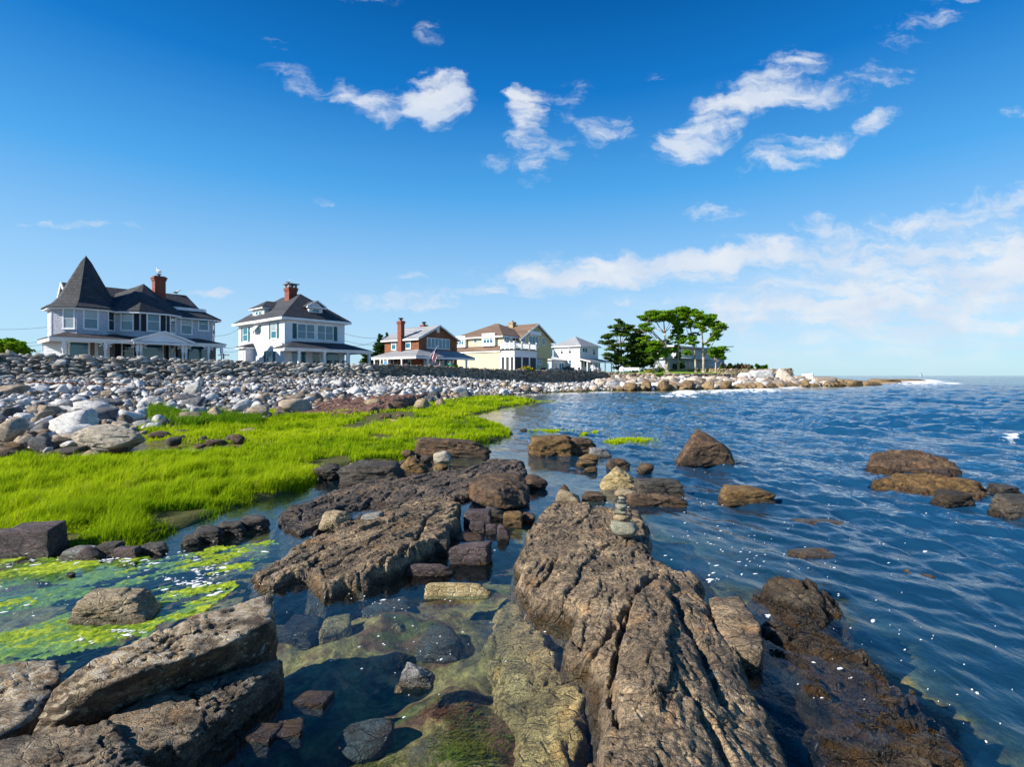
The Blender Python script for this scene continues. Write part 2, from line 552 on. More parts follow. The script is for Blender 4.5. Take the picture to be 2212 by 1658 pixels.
# ------------------------------------------------------------------ ground materials
def mat_ground():
    m, g, out = new_mat('shore ground')
    p = worldpos(g)
    sep = g.n('ShaderNodeSeparateXYZ'); g.l(p, sep.inputs[0])
    z = sep.outputs[2]
    n = g.noise(p, 2.2, 6, 0.65)
    n2 = g.noise(p, 14.0, 5, 0.65)
    n3 = g.noise(p, 1.1, 4, 0.6, 0.6)
    sand = g.mix(n, (0.20, 0.17, 0.13), (0.34, 0.30, 0.25))
    sand = g.mix(g.mapr(n2, 0.45, 0.7), sand, (0.11, 0.10, 0.09))
    # seabed: rock, weed and shell grit
    bed = g.ramp(n3, [(0.30, (0.05, 0.065, 0.07)), (0.40, (0.20, 0.15, 0.07)), (0.48, (0.44, 0.33, 0.11)), (0.55, (0.20, 0.09, 0.05)), (0.63, (0.14, 0.15, 0.03)), (0.72, (0.48, 0.37, 0.18))])
    bed = g.mix(g.mapr(n2, 0.3, 0.7), g.mix(0.6, bed, (0, 0, 0)), bed)
    mud = g.mix(n2, (0.05, 0.055, 0.015), (0.11, 0.11, 0.02))
    c = g.mix(g.mapr(z, -0.10, 0.03), bed, mud)
    c = g.mix(g.mapr(z, 0.13, 0.24), c, sand)
    nb = g.bump(g.math('ADD', g.noise(p, 18, 6, 0.7), g.math('MULTIPLY', g.noise(p, 5, 4, 0.6), 1.5)), 0.8, 0.03)
    principled(g, out, c, 0.85, nb, 0.3)
    return m

def build_ground():
    rs = np.concatenate([np.linspace(1.2, 12, 130), np.geomspace(12.1, 330, 230)])
    X, Y, F = polar_grid(rs, -75, 62, 250)
    Z = land_z(X, Y)
    me = mesh_np('ground', np.stack([X, Y, Z], -1).reshape(-1, 3), F)
    obj('ground', me, mat_ground(), kind='structure')
    # the deep sea floor and the plain inland, out to the horizon
    b = MB()
    b.poly([(-9000, -300, -3.6), (9000, -300, -3.6), (9000, 9000, -3.6), (-9000, 9000, -3.6)], [(0, 1, 2, 3)])
    b.build('sea_floor', mat_plain('sea floor mud', (0.03, 0.04, 0.045), 0.9), kind='structure')
build_ground()
# ------------------------------------------------------------------ rock materials
def mat_rock(name, dark, mid, light, fine=1.0, wet=True, lichen=0.0, strike=0.6, weed=0.0, rnd=0.0, algae=0.0, crust=0.0):
    m, g, out = new_mat(name)
    p = worldpos(g)
    sep = g.n('ShaderNodeSeparateXYZ'); g.l(p, sep.inputs[0])
    z = sep.outputs[2]
    if rnd > 0:                      # shift the pattern from stone to stone
        r = rnd_value(g)
        p2 = g.vmath('ADD', p, g.vmath('SCALE', (37.0, 11.0, 23.0)))
        cmb = g.n('ShaderNodeCombineXYZ')
        for i in range(3):
            g.l(g.math('MULTIPLY', r, 60.0 + 17 * i), cmb.inputs[i])
        p2 = g.vmath('ADD', p, cmb.outputs[0])
    else:
        p2 = p
    ps = g.scalev(p2, (0.6, 1.5, 1.3), (0.3, 0.2, strike))
    n1 = g.noise(p2, 2.4 * fine, 4, 0.66, 0.4)
    n2 = g.noise(ps, 6.0 * fine, 4, 0.68, 0.0)
    n3 = g.noise(p2, 46 * fine, 3, 0.65)
    v = g.math('ADD', g.math('MULTIPLY', n1, 0.55), g.math('MULTIPLY', n2, 0.45))
    if rnd > 0:
        v = g.math('ADD', v, g.math('MULTIPLY', g.math('SUBTRACT', r, 0.5), rnd))
    c = g.ramp(v, [(0.33, dark), (0.50, mid), (0.66, light)])
    sp = g.mapr(n3, 0.28, 0.74, 0.22, 1.85, False)
    spc = g.n('ShaderNodeCombineColor')
    for i in range(3):
        g.l(sp, spc.inputs[i])
    c = g.mix(0.8, c, spc.outputs[0], 'MULTIPLY')
    n4 = g.noise(ps, 19 * fine, 3, 0.7)
    c = g.mix(g.mapr(n4, 0.46, 0.30, 0, .75), c, (dark[0] * .6, dark[1] * .6, dark[2] * .6))
    ck = g.mapr(g.voro(g.scalev(p2, (0.5, 1.7, 1.2), (0, 0, strike)), 4.2 * fine, 'DISTANCE_TO_EDGE'), 0.035, 0.0)
    c = g.mix(g.math('MULTIPLY', ck, .7), c, (dark[0] * .4, dark[1] * .4, dark[2] * .4))
    # warm iron stain
    st = g.mapr(g.noise(p2, 3.3 * fine, 4, 0.6), 0.55, 0.72)
    c = g.mix(g.math('MULTIPLY', st, 0.35), c, (light[0] * 1.15, light[1] * 0.82, light[2] * 0.5))
    if lichen > 0:
        lv = g.math('MULTIPLY', g.mapr(g.noise(p2, 9, 5, 0.7), 0.60, 0.66), lichen)
        c = g.mix(lv, c, (0.46, 0.45, 0.41))
        lo = g.math('MULTIPLY', g.mapr(g.noise(p2, 13, 4, 0.7), 0.64, 0.70), lichen * 0.7)
        c = g.mix(lo, c, (0.45, 0.24, 0.07))
    if crust > 0:                    # pale lichen crust that grows on the upward faces
        nz = g.n('ShaderNodeSeparateXYZ'); g.l(g.n('ShaderNodeNewGeometry').outputs['True Normal'], nz.inputs[0])
        up = g.math('MULTIPLY', g.mapr(nz.outputs[2], .40, .78), g.mapr(g.noise(p2, 4.5, 5, .7), .36, .56))
        cc_ = g.ramp(g.noise(p2, 17, 4, .7), [(.35, (.30, .20, .10)), (.5, (.52, .42, .28)), (.62, (.62, .57, .47)), (.72, (.50, .30, .12))])
        c = g.mix(g.math('MULTIPLY', up, crust), c, cc_)
    rough = 0.78
    if wet:
        wz = g.math('ADD', z, g.math('MULTIPLY', g.math('SUBTRACT', g.noise(p, 3.0, 4), 0.5), 0.16))
        w = g.mapr(wz, 0.11, 0.03)
        # weed and rust-coloured film in the splash band
        wf = g.math('MULTIPLY', g.mapr(wz, 0.07, 0.0), g.mapr(g.noise(p, 8, 4), 0.42, 0.6))
        c = g.mix(g.math('MULTIPLY', wf, 0.6), c, (0.16, 0.085, 0.02))
        c = g.mix(g.math('MULTIPLY', w, 0.55), c, (0, 0, 0))
        if algae > 0:
            ga = g.math('MULTIPLY', g.mapr(wz, 0.02, -0.16), g.mapr(g.noise(p, 3.2, 4), 0.42, 0.62))
            c = g.mix(g.math('MULTIPLY', ga, algae), c, (0.20, 0.20, 0.03))
        rough = g.mapr(w, 0, 1, 0.80, 0.26)
    if weed > 0:
        wn = g.math('MULTIPLY', g.mapr(g.noise(p, 2.1, 5, 0.6), 0.46, 0.62), weed)
        c = g.mix(wn, c, (0.09, 0.045, 0.012))
    h = g.math('ADD', g.noise(ps, 13 * fine, 5, 0.72), g.math('MULTIPLY', g.noise(p2, 60 * fine, 3, 0.7), 0.55))
    h = g.math('SUBTRACT', h, g.math('MULTIPLY', g.mapr(g.voro(g.scalev(p2, (0.6, 1.5, 1.2), (0, 0, strike)), 5.5 * fine, 'DISTANCE_TO_EDGE'), 0.05, 0.0), 0.35))
    nb = g.bump(h, 1.0, 0.05 / fine)
    principled(g, out, c, rough, nb, 0.45)
    return m

M_LEDGE = mat_rock('brown bedrock', (0.052, 0.041, 0.031), (0.215, 0.158, 0.100), (0.53, 0.39, 0.235), 1.0, lichen=0.3)
M_LEDGE2 = mat_rock('dark bedrock', (0.032, 0.028, 0.026), (0.115, 0.092, 0.074), (0.32, 0.23, 0.15), 1.0, lichen=0.15)
M_WETLEDGE = mat_rock('awash bedrock', (0.014, 0.013, 0.012), (0.050, 0.042, 0.033), (0.16, 0.125, 0.08), 1.0, weed=0.3)
M_SHELF = mat_rock('submerged bedrock', (0.08, 0.06, 0.03), (0.36, 0.25, 0.10), (0.64, 0.46, 0.19), 1.0, wet=False, weed=0.25)
M_BLOCK = mat_rock('lichened block', (0.034, 0.026, 0.018), (0.13, 0.092, 0.056), (0.40, 0.28, 0.16), 1.9, lichen=0.85, wet=False, crust=0.85)
M_BLOCK_SHADE = mat_rock('foreground rock with shade in colour', (0.022, 0.018, 0.015), (0.085, 0.064, 0.045), (0.30, 0.21, 0.13), 1.9, lichen=0.5, wet=False, crust=0.25)  # darker version of the block rock, its colour stands in for shade
M_LOG = mat_rock('pale yellow rock', (0.22, 0.15, 0.06), (0.48, 0.37, 0.18), (0.66, 0.55, 0.33), 1.6, wet=False)
M_TAN = mat_rock('tan boulder', (0.15, 0.115, 0.07), (0.36, 0.28, 0.17), (0.55, 0.45, 0.30), 1.6)
M_GOLD = mat_rock('golden wet boulder', (0.040, 0.024, 0.012), (0.16, 0.095, 0.036), (0.38, 0.24, 0.09), 1.6)
M_BROWN = mat_rock('brown boulder', (0.026, 0.020, 0.016), (0.105, 0.068, 0.043), (0.28, 0.175, 0.095), 1.5)
M_DARK = mat_rock('charcoal boulder', (0.022, 0.021, 0.020), (0.070, 0.062, 0.054), (0.17, 0.14, 0.105), 1.5)
M_PURPLE = mat_rock('plum slate', (0.030, 0.024, 0.027), (0.095, 0.070, 0.072), (0.19, 0.135, 0.13), 1.5)
M_GREYR = mat_rock('grey boulder', (0.10, 0.10, 0.095), (0.25, 0.245, 0.23), (0.42, 0.41, 0.38), 1.6)
M_PALE = mat_rock('pale boulder', (0.20, 0.17, 0.13), (0.42, 0.37, 0.29), (0.60, 0.54, 0.43), 1.6, wet=False)
M_RED = mat_rock('red outcrop', (0.06, 0.035, 0.028), (0.22, 0.115, 0.085), (0.36, 0.22, 0.16), 1.2, wet=False)
M_CAIRN = mat_rock('smooth beach pebble', (0.20, 0.20, 0.15), (0.30, 0.30, 0.23), (0.40, 0.38, 0.28), 3.0, wet=False)
M_STONE_W = mat_rock('pale granite stones', (0.36, 0.36, 0.365), (0.66, 0.65, 0.64), (0.82, 0.80, 0.77), 1.2, wet=False, rnd=0.30)
M_STONE_D = mat_rock('dark slate stones', (0.035, 0.038, 0.045), (0.10, 0.105, 0.115), (0.22, 0.22, 0.225), 1.2, wet=False, rnd=0.22)
M_STONE_T = mat_rock('warm granite stones', (0.13, 0.095, 0.065), (0.32, 0.25, 0.18), (0.52, 0.42, 0.31), 1.2, wet=False, rnd=0.28)
M_WALL_R = mat_rock('rubble wall stones', (0.17, 0.15, 0.13), (0.46, 0.415, 0.36), (0.70, 0.65, 0.57), 1.5, wet=False, rnd=0.34)
M_WALL_C = mat_rock('cobble wall stones', (0.12, 0.10, 0.08), (0.34, 0.29, 0.22), (0.54, 0.46, 0.34), 1.5, wet=False, rnd=0.34)
M_WALL_F = mat_rock('old wall stones', (0.13, 0.105, 0.085), (0.36, 0.285, 0.215), (0.56, 0.45, 0.33), 1.5, wet=False, rnd=0.30)
M_WALL_G = mat_rock('garden wall stones', (0.22, 0.14, 0.06), (0.48, 0.34, 0.17), (0.62, 0.50, 0.32), 1.5, wet=False, rnd=0.34)
M_MORTAR = mat_plain('packed earth and mortar', (0.22, 0.19, 0.15), 0.9, 0.3, 2.5, 0.6, 25)
M_POINT = mat_rock('warm shore boulders', (0.19, 0.15, 0.115), (0.41, 0.335, 0.27), (0.62, 0.54, 0.45), 1.0, wet=False, rnd=0.30)
M_REEF = mat_rock('brown reef rock', (0.07, 0.048, 0.025), (0.23, 0.155, 0.08), (0.40, 0.29, 0.16), 1.0, wet=False, rnd=0.2)

# ------------------------------------------------------------------ rock shapes
_ICO = {}
def ico(k):
    if k not in _ICO:
        bm = bmesh.new()
        bmesh.ops.create_icosphere(bm, subdivisions=k, radius=1.0)
        v = np.array([q.co[:] for q in bm.verts])
        f = np.array([[q.index for q in fc.verts] for fc in bm.faces])
        bm.free()
        v /= np.linalg.norm(v, axis=1, keepdims=True)
        _ICO[k] = (v, f)
    return _ICO[k]

def hull_planes(pts):
    bm = bmesh.new()
    for p in pts:
        bm.verts.new(p)
    bmesh.ops.convex_hull(bm, input=bm.verts)
    bm.normal_update()
    c = np.mean(np.asarray(pts), 0)
    N = []; D = []
    for f in bm.faces:
        n = np.array(f.normal[:]); d = n @ (np.array(f.verts[0].co[:]) - c)
        if d < 0: n, d = -n, -d
        if d > 1e-5:
            N.append(n); D.append(d)
    bm.free()
    return np.array(N), np.array(D), c

def star(N, D, k, rnd=0.06):
    """surface of a convex solid sampled from its centre, edges rounded"""
    v, f = ico(k)
    q = np.maximum(v @ N.T, 1e-4) / D[None, :]
    p = 1.0 / max(rnd, 0.01)
    s = q.max(1, keepdims=True)
    r = 1.0 / (s[:, 0] * (np.exp(p * (q / s - 1)).sum(1) ** (1.0 / p)))
    return v * r[:, None], f

def rough_up(V, amp, freq, seed, strata=0.0, tilt=(0.3, 0.1, 1.0), crack=0.0):
    """knock a rock surface about: lumps, bedding layers and cracks"""
    L = np.linalg.norm(V, axis=1, keepdims=True)
    dirn = V / np.maximum(L, 1e-9)
    s = seed * 3.17
    x, y, z = V[:, 0] * freq + s, V[:, 1] * freq - s, V[:, 2] * freq + 0.5 * s
    d = amp * (fbm(x, y, z, 5, gain=0.55) * 0.40 + 0.25 * (ridged(x * 0.8 + 9, y * 0.8, z * 0.8, 3) - 0.6))
    if len(V) > 300:
        h1, c1 = facets(x * 0.9, y * 0.9, z * 1.5, seed=int(seed) + 3)
        h2, c2 = facets(x * 2.4, y * 2.4, z * 3.6, seed=int(seed) + 33)
        d += amp * (0.85 * h1 - 0.22 * c1 + 0.36 * h2 - 0.12 * c2)
    if strata > 0:
        t = np.array(tilt) / np.linalg.norm(tilt)
        b = (V @ t) * freq * 2.6 + 0.7 * fbm(x * 0.5, y * 0.5, z * 0.5, 3) + s
        q = b - np.floor(b)
        d += 0.5 * strata * ((q ** 4) * -0.8 + 0.8 * pn(np.floor(b) * 3.7, np.floor(b) * 1.3 + 0.5, x * 0.15))
    if crack > 0:
        c = np.abs(fbm(x * 0.55 + 4, y * 0.55, z * 0.55 + 8, 3))
        d -= crack * np.exp(-(c / 0.035) ** 2)
    return V + dirn * d[:, None]

def rand_planes(rs, n, squash=(1, 1, 1), lo=0.62, hi=1.0):
    N = rs.normal(size=(n, 3)); N /= np.linalg.norm(N, axis=1, keepdims=True)
    D = rs.uniform(lo, hi, n)
    ax = np.array([[1,0,0],[-1,0,0],[0,1,0],[0,-1,0],[0,0,1],[0,0,-1]], float)
    N = np.vstack([N, ax]); D = np.concatenate([D, np.full(6, 0.98)])
    return N, D

SHAPES = {   # unit-box outlines (x across, y away, z up) for the kinds of boulder in the picture
    'block': [(-1,-1,-1),(1,-.9,-1),(1,1,-1),(-1,1,-1),(-.92,-.8,.75),(.9,-.75,.95),(.85,.8,1),(-.8,.85,.9)],
    'wedge': [(-1,-.8,-1),(1,-.8,-1),(1,.8,-1),(-1,.8,-1),(-.75,-.3,.5),(-.6,.5,1),(.2,-.5,.7),(.9,-.3,-.2),(.8,.4,.0)],
    'peak': [(-1,-.8,-1),(1,-.7,-1),(.9,.8,-1),(-.9,.8,-1),(-1,-.5,-.2),(-.30,-.2,.9),(-.15,.1,1),(.05,.1,.85),(.98,-.2,-.15),(.4,-.75,.1),(-.5,-.7,.1)],
    'flat': [(-1,-.7,-1),(1,-.6,-1),(1,.7,-1),(-1,.8,-1),(-.95,-.5,.6),(-.3,-.75,.8),(.6,-.6,.7),(1,-.1,.3),(.5,.7,.9),(-.6,.7,1)],
    'long': [(-1,-.6,-1),(1,-.5,-1),(1,.5,-1),(-1,.6,-1),(-.9,-.45,.8),(-.5,-.1,1),(.1,-.3,.7),(.65,-.2,.55),(1,0,-.2),(-.95,.4,.7),(.5,.4,.6)],
    'slab': [(-1,-.5,-1),(.8,-.9,-1),(1,.6,-1),(-.6,.9,-1),(-1,-.4,.6),(.75,-.8,1),(1,.5,.9),(-.5,.8,.7)],
}

def boulder(name, label, box, m, shape='round', z0=0.0, depth=0.75, seed=1, k=4, amp=0.10, strata=0.05, group=None, rot=0.0, sink=0.25, crack=0.03, kind='rock', freq=1.0, cap=None):
    """a rock that fills the picture box (x0, x1, ytop, ybase) and stands at height z0"""
    vx0, vx1, vt, vb = box
    d0 = (CAMH - z0) * FPX / (vb - CY)
    w = (vx1 - vx0) / FPX * d0
    dc = d0 + 0.42 * depth * w
    w = (vx1 - vx0) / FPX * dc
    cx = ((vx0 + vx1) / 2 - CX) / FPX * dc
    zt = CAMH - (vt - CY) / FPX * dc
    if cap is not None:
        zt = min(zt, cap)
    h = max(zt - z0, 0.02)
    rs = np.random.RandomState(seed)
    if shape == 'round':
        N, D = rand_planes(rs, 26, lo=0.70, hi=0.97)
        V, F = star(N, D, k, 0.09)
        half = np.array([w / 2, depth * w / 2, h * (1 + sink) / 2])
    else:
        pts = np.array(SHAPES[shape], float) + rs.uniform(-.10, .10, (len(SHAPES[shape]), 3))
        N, D, c = hull_planes(pts)
        Nr, Dr = rand_planes(rs, 6, lo=0.92, hi=1.15)
        V, F = star(N, D, k, 0.035)
        V = V + c
        half = np.array([w / 2, depth * w / 2, h * (1 + sink) / 2])
    V = rough_up(V, amp, 1.5 * freq, seed, strata, (rs.uniform(-.5, .5), rs.uniform(-.4, .4), 1.0), crack)
    mx = np.abs(V).max(0)
    V = V / mx
    if rot:
        c_, s_ = math.cos(rot), math.sin(rot)
        V = np.stack([V[:, 0] * c_ - V[:, 1] * s_, V[:, 0] * s_ + V[:, 1] * c_, V[:, 2]], -1)
    V = V * half
    top = V[:, 2].max()
    me = mesh_np(name, V, F)
    o = obj(name, me, m, loc=(cx, dc, zt - top), label=label, category=kind)
    if group:
        o['group'] = group
    return o

LEDGES = []       # (x0, y0, res, Z grid) of every ledge, read again for the depth of the water

def _hash(i, j, k, s):
    h = (i * 374761393 + j * 668265263 + k * 2147483647 + s * 974634777) & 0xffffffff
    h = ((h ^ (h >> 13)) * 1274126177) & 0xffffffff
    h = h ^ (h >> 16)
    return (h & 0xffffff) / float(0x1000000)

def facets(x, y, z=None, seed=1, warp=0.18):
    """broken-rock relief: each cell of a jittered pattern is a tilted plane; returns (height, crack)"""
    two = z is None
    x = x + warp * fbm(x * 1.3, y * 1.3, 0.0 if two else z * 1.3, 2); y = y + warp * fbm(x * 1.3 + 7, y * 1.3, 0.0 if two else z * 1.3, 2)
    xi = np.floor(x).astype(np.int64); yi = np.floor(y).astype(np.int64)
    zi = np.zeros_like(xi) if two else np.floor(z).astype(np.int64)
    f1 = np.full(x.shape, 1e9); f2 = np.full(x.shape, 1e9); hh = np.zeros(x.shape)
    for a in (-1, 0, 1):
        for b in (-1, 0, 1):
            for c in ((0,) if two else (-1, 0, 1)):
                i, j, k = xi + a, yi + b, zi + c
                dx = x - i - _hash(i, j, k, seed); dy = y - j - _hash(i, j, k, seed + 1)
                dz = 0 if two else z - k - _hash(i, j, k, seed + 2)
                d = dx * dx + dy * dy + dz * dz
                hgt = (_hash(i, j, k, seed + 3) - .5) * 1.1 + (_hash(i, j, k, seed + 4) - .5) * 1.6 * dx + (_hash(i, j, k, seed + 5) - .5) * 1.6 * dy + (0 if two else (_hash(i, j, k, seed + 6) - .5) * 1.6 * dz)
                m = d < f1
                f2 = np.where(m, f1, np.minimum(f2, d)); hh = np.where(m, hgt, hh); f1 = np.where(m, d, f1)
    e = np.sqrt(f2) - np.sqrt(f1)
    return hh, np.exp(-(e / 0.07) ** 2)

def rbf(ctrl, X, Y):
    C = np.asarray(ctrl, float)
    def phi(r): return np.where(r > 1e-9, r * r * np.log(np.maximum(r, 1e-9)), 0)
    n = len(C)
    d = np.hypot(C[:, None, 0] - C[None, :, 0], C[:, None, 1] - C[None, :, 1])
    A = np.zeros((n + 3, n + 3))
    A[:n, :n] = phi(d) + np.eye(n) * 0.02
    A[:n, n] = 1; A[:n, n + 1:] = C[:, :2]
    A[n, :n] = 1; A[n + 1:, :n] = C[:, :2].T
    b = np.concatenate([C[:, 2], np.zeros(3)])
    w = np.linalg.solve(A, b)
    out = w[n] + w[n + 1] * X + w[n + 2] * Y
    for i in range(n):
        out = out + w[i] * phi(np.hypot(X - C[i, 0], Y - C[i, 1]))
    return out

def ledge(name, label, outline, ctrl, m, res=0.02, strike=35, amp=0.05, edge=0.16, grooves=(), zfoot=-0.45, seed=1, terr=0.05, zo=0.0, wob=0.08, nobj=True, props=None):
    """a bedrock ledge: plan outline and a few spot heights, then bedding, cracks and grain"""
    O = np.array([P(a, b, zo)[:2] for a, b in outline])
    C = np.array([P(*c) for c in ctrl])
    x0, y0 = O.min(0) - 0.12; x1, y1 = O.max(0) + 0.12
    nx = int((x1 - x0) / res) + 1; ny = int((y1 - y0) / res) + 1
    X, Y = np.meshgrid(x0 + np.arange(nx) * res, y0 + np.arange(ny) * res)
    s = seed * 7.3
    sd = poly_dist(X.ravel(), Y.ravel(), O, True).reshape(X.shape)
    sd = sd + wob * fbm(X * 3 + s, Y * 3, s, 4)
    zt = np.clip(rbf(C, X, Y), C[:, 2].min() - 0.03, C[:, 2].max() + 0.03)
    th = math.radians(strike)
    A = X * math.cos(th) + Y * math.sin(th); B = -X * math.sin(th) + Y * math.cos(th)
    A = A + 0.25 * fbm(X * 0.9, Y * 0.9, s, 2); B = B + 0.22 * fbm(X * 0.8 + 3, Y * 0.8, s, 3)
    h1, c1 = facets(A * 0.6 + s, B * 2.7, seed=seed)
    h2, c2 = facets(A * 1.5 + s, B * 7.0, seed=seed + 20)
    h3, c3 = facets(A * 4.0 + s, B * 17.0, seed=seed + 40)
    q = B * 2.7 + 0.9 * fbm(A * 0.8 + s, B * 1.4, s, 3)
    fr = q - np.floor(q)
    dz = terr * 0.7 * ((fr ** 3.0) - 0.3) * (0.6 + 0.8 * pn(np.floor(q) * 1.7 + .5, A * 0.7, s))
    dz += amp * (0.80 * h1 - 0.25 * c1) + amp * (0.50 * h2 - 0.25 * c2) + amp * (0.30 * h3 - 0.16 * c3)
    dz += amp * (0.22 * (ridged(A * 1.2 + s, B * 8, s, 3) - 0.55) + 0.25 * fbm(X * 2.2 + s, Y * 2.2, s + 3, 3))
    dz += 0.009 * fbm(X * 19, Y * 19, s, 3) + 0.010 * (ridged(A * 7 + s, B * 26, 2.0, 3) - .5)
    # blocky joints across the bedding
    jq = A * 1.3 + 0.5 * fbm(A * 1.1, B * 1.6 + s, 1.0, 2)
    jf = np.abs(jq - np.round(jq))
    dz -= 0.045 * np.exp(-(jf / 0.018) ** 2) * (pn(np.round(jq) * 2.3 + .3, B * 0.9, s) > 0.0)
    for line, dep, wd in grooves:
        L = [P(*c)[:2] for c in line]
        gd = np.abs(poly_dist(X.ravel(), Y.ravel(), L).reshape(X.shape)) + 0.03 * fbm(X * 6, Y * 6, s, 3)
        dz -= dep * np.exp(-(gd / wd) ** 2)
    k = sstep(-0.05, edge, sd)
    Z = zfoot * (1 - k) + (zt + dz) * k
    keep = sd > -0.10
    LEDGES.append((x0, y0, res, np.where(keep, Z, -9.0)))
    jx = 0.022 * fbm(X * 7, Y * 7, Z * 7 + s, 3); jy = 0.022 * fbm(X * 7 + 9, Y * 7, Z * 7 - s, 3)
    idx = np.arange(nx * ny).reshape(ny, nx)
    kf = keep[:-1, :-1] & keep[1:, :-1] & keep[:-1, 1:] & keep[1:, 1:]
    F = np.stack([idx[:-1, :-1][kf], idx[:-1, 1:][kf], idx[1:, 1:][kf], idx[1:, :-1][kf]], -1)
    used = np.unique(F)
    remap = np.full(nx * ny, -1); remap[used] = np.arange(len(used))
    V = np.stack([X + jx, Y + jy, Z], -1).reshape(-1, 3)[used]
    me = mesh_np(name, V, remap[F])
    o = obj(name, me, m)
    for kk, vv in (props or {'label': label, 'category': 'rock'}).items():
        o[kk] = vv
    return o

def bed_z(x, y):
    z = land_z(x, y)
    for (x0, y0, res, Z) in LEDGES:
        i = np.round((x - x0) / res).astype(int); j = np.round((y - y0) / res).astype(int)
        ok = (i >= 0) & (j >= 0) & (i < Z.shape[1]) & (j < Z.shape[0])
        zz = Z[np.clip(j, 0, Z.shape[0] - 1), np.clip(i, 0, Z.shape[1] - 1)]
        z = np.where(ok, np.maximum(z, zz), z)
    return z
# ------------------------------------------------------------------ the near bedrock
ledge('rock_ledge', 'huge brown craggy ledge in the centre foreground carrying the stone cairn',
      [(1168,1102),(1125,1160),(1098,1220),(1100,1290),(1130,1338),(1175,1352),(1225,1365),(1200,1410),(1165,1462),(1225,1468),(1262,1500),(1272,1560),(1262,1600),(1230,1640),(1215,1760),
       (1240,1900),(1900,1900),(1790,1700),(1715,1600),(1672,1520),(1640,1455),(1585,1400),(1562,1340),(1540,1270),(1455,1240),(1425,1210),(1418,1150),(1400,1112),(1330,1104),(1250,1096)],
      [(1185,1115,0.123),(1345,1158,0.172),(1250,1140,0.139),(1150,1200,0.164),(1250,1190,0.180),(1390,1190,0.131),(1125,1270,0.139),(1190,1310,0.164),(1280,1260,0.230),(1300,1330,0.221),(1400,1235,0.180),
       (1440,1290,0.271),(1500,1300,0.197),(1520,1370,0.197),(1330,1380,0.213),(1250,1420,0.148),(1400,1400,0.344),(1385,1470,0.377),(1290,1480,0.131),(1480,1430,0.295),(1480,1520,0.295),(1560,1460,0.197),
       (1590,1530,0.164),(1640,1600,0.115),(1700,1680,0.082),(1400,1550,0.344),(1390,1640,0.361),(1300,1600,0.230),(1500,1620,0.262),(1600,1680,0.180),(1450,1760,0.328),(1650,1800,0.164),(1300,1760,0.287)],
      M_LEDGE, res=0.0115, strike=74, amp=0.034, edge=0.18, seed=3, terr=0.024,
      grooves=[([(1425,1235,.2),(1350,1330,.2),(1335,1400,.2),(1318,1480,.2),(1335,1600,.2)], .10, .022),
               ([(1110,1300,.15),(1180,1240,.2),(1210,1190,.2)], .06, .02), ([(1235,1440,.1),(1290,1400,.2),(1330,1340,.25)], .09, .022),
               ([(1280,1560,.1),(1300,1480,.2),(1340,1430,.25)], .09, .022), ([(1450,1270,.3),(1520,1400,.25),(1560,1500,.25)], .07, .03),
               ([(1250,1600,.1),(1300,1640,.3),(1340,1720,.3)], .08, .022), ([(1480,1480,.3),(1560,1620,.2),(1600,1760,.2)], .06, .025)])
ledge('rock_ledge', 'long low black ledge running behind the tan stones to the round brown boulder',
      [(572,1130),(600,1106),(680,1088),(770,1060),(860,1046),(1000,1026),(1060,1006),(1140,1008),(1155,1035),(1120,1056),(1015,1088),(945,1100),(880,1118),(830,1146),(770,1150),(700,1158),(640,1170),(588,1156)],
      [(620,1120,0.068),(700,1098,0.088),(850,1068,0.136),(960,1048,0.150),(1080,1024,0.163),(900,1090,0.082),(740,1125,0.068),(820,1110,0.082),(845,1122,-.10),(800,1128,-.04),(660,1145,0.048),(1000,1070,0.109),(1120,1030,0.136)],
      M_LEDGE2, res=0.016, strike=62, amp=0.05, edge=0.22, seed=5, terr=0.05,
      grooves=[([(640,1150,.1),(760,1110,.1),(900,1080,.15)], .07, .03)])
ledge('rock_ledge', 'cracked brown ledge left of centre sloping down into the still pool',
      [(510,1262),(530,1238),(600,1208),(660,1172),(745,1148),(840,1122),(870,1106),(925,1090),(992,1088),(1008,1108),(1003,1155),(962,1206),(900,1242),(840,1264),(780,1284),(690,1300),(658,1290),(640,1268),(560,1286),(522,1278)],
      [(580,1235,0.086),(700,1190,0.130),(760,1200,0.173),(850,1165,0.216),(930,1115,0.216),(980,1108,0.180),(700,1240,0.137),(800,1222,0.187),(900,1175,0.230),(640,1215,0.101),(760,1240,0.144),(960,1150,0.187)],
      M_LEDGE, res=0.0125, strike=52, amp=0.046, edge=0.17, seed=9, terr=0.04,
      grooves=[([(636,1268,.05),(720,1210,.2),(830,1142,.25)], .10, .025), ([(800,1272,.1),(812,1215,.25),(852,1175,.3)], .08, .018), ([(560,1250,.1),(700,1165,.2)], .05, .02),
               ([(862,1185,.3),(900,1150,.3),(925,1100,.3)], .06, .025)])
ledge('rock_ledge', 'dark weedy ledge awash along the lower right of the foreground',
      [(1560,1262),(1640,1262),(1760,1258),(1835,1325),(1905,1395),(2005,1465),(2085,1540),(2150,1658),(2180,1800),(1760,1850),(1690,1580),(1640,1440),(1570,1340)],
      [(1700,1290,0.125),(1650,1300,0.065),(1760,1325,0.095),(1690,1400,0.015),(1800,1440,-0.035),(1850,1370,0.065),(1900,1480,0.015),(2000,1540,0.055),(1800,1580,-0.015),(1950,1640,0.045),(1740,1500,-0.025),(2050,1620,0.055),(1850,1750,0.035),(2000,1780,0.055),(1930,1430,0.095),(1860,1520,-0.025)],
      M_WETLEDGE, res=0.015, strike=-48, amp=0.085, edge=0.30, seed=12, terr=0.05, wob=0.26)
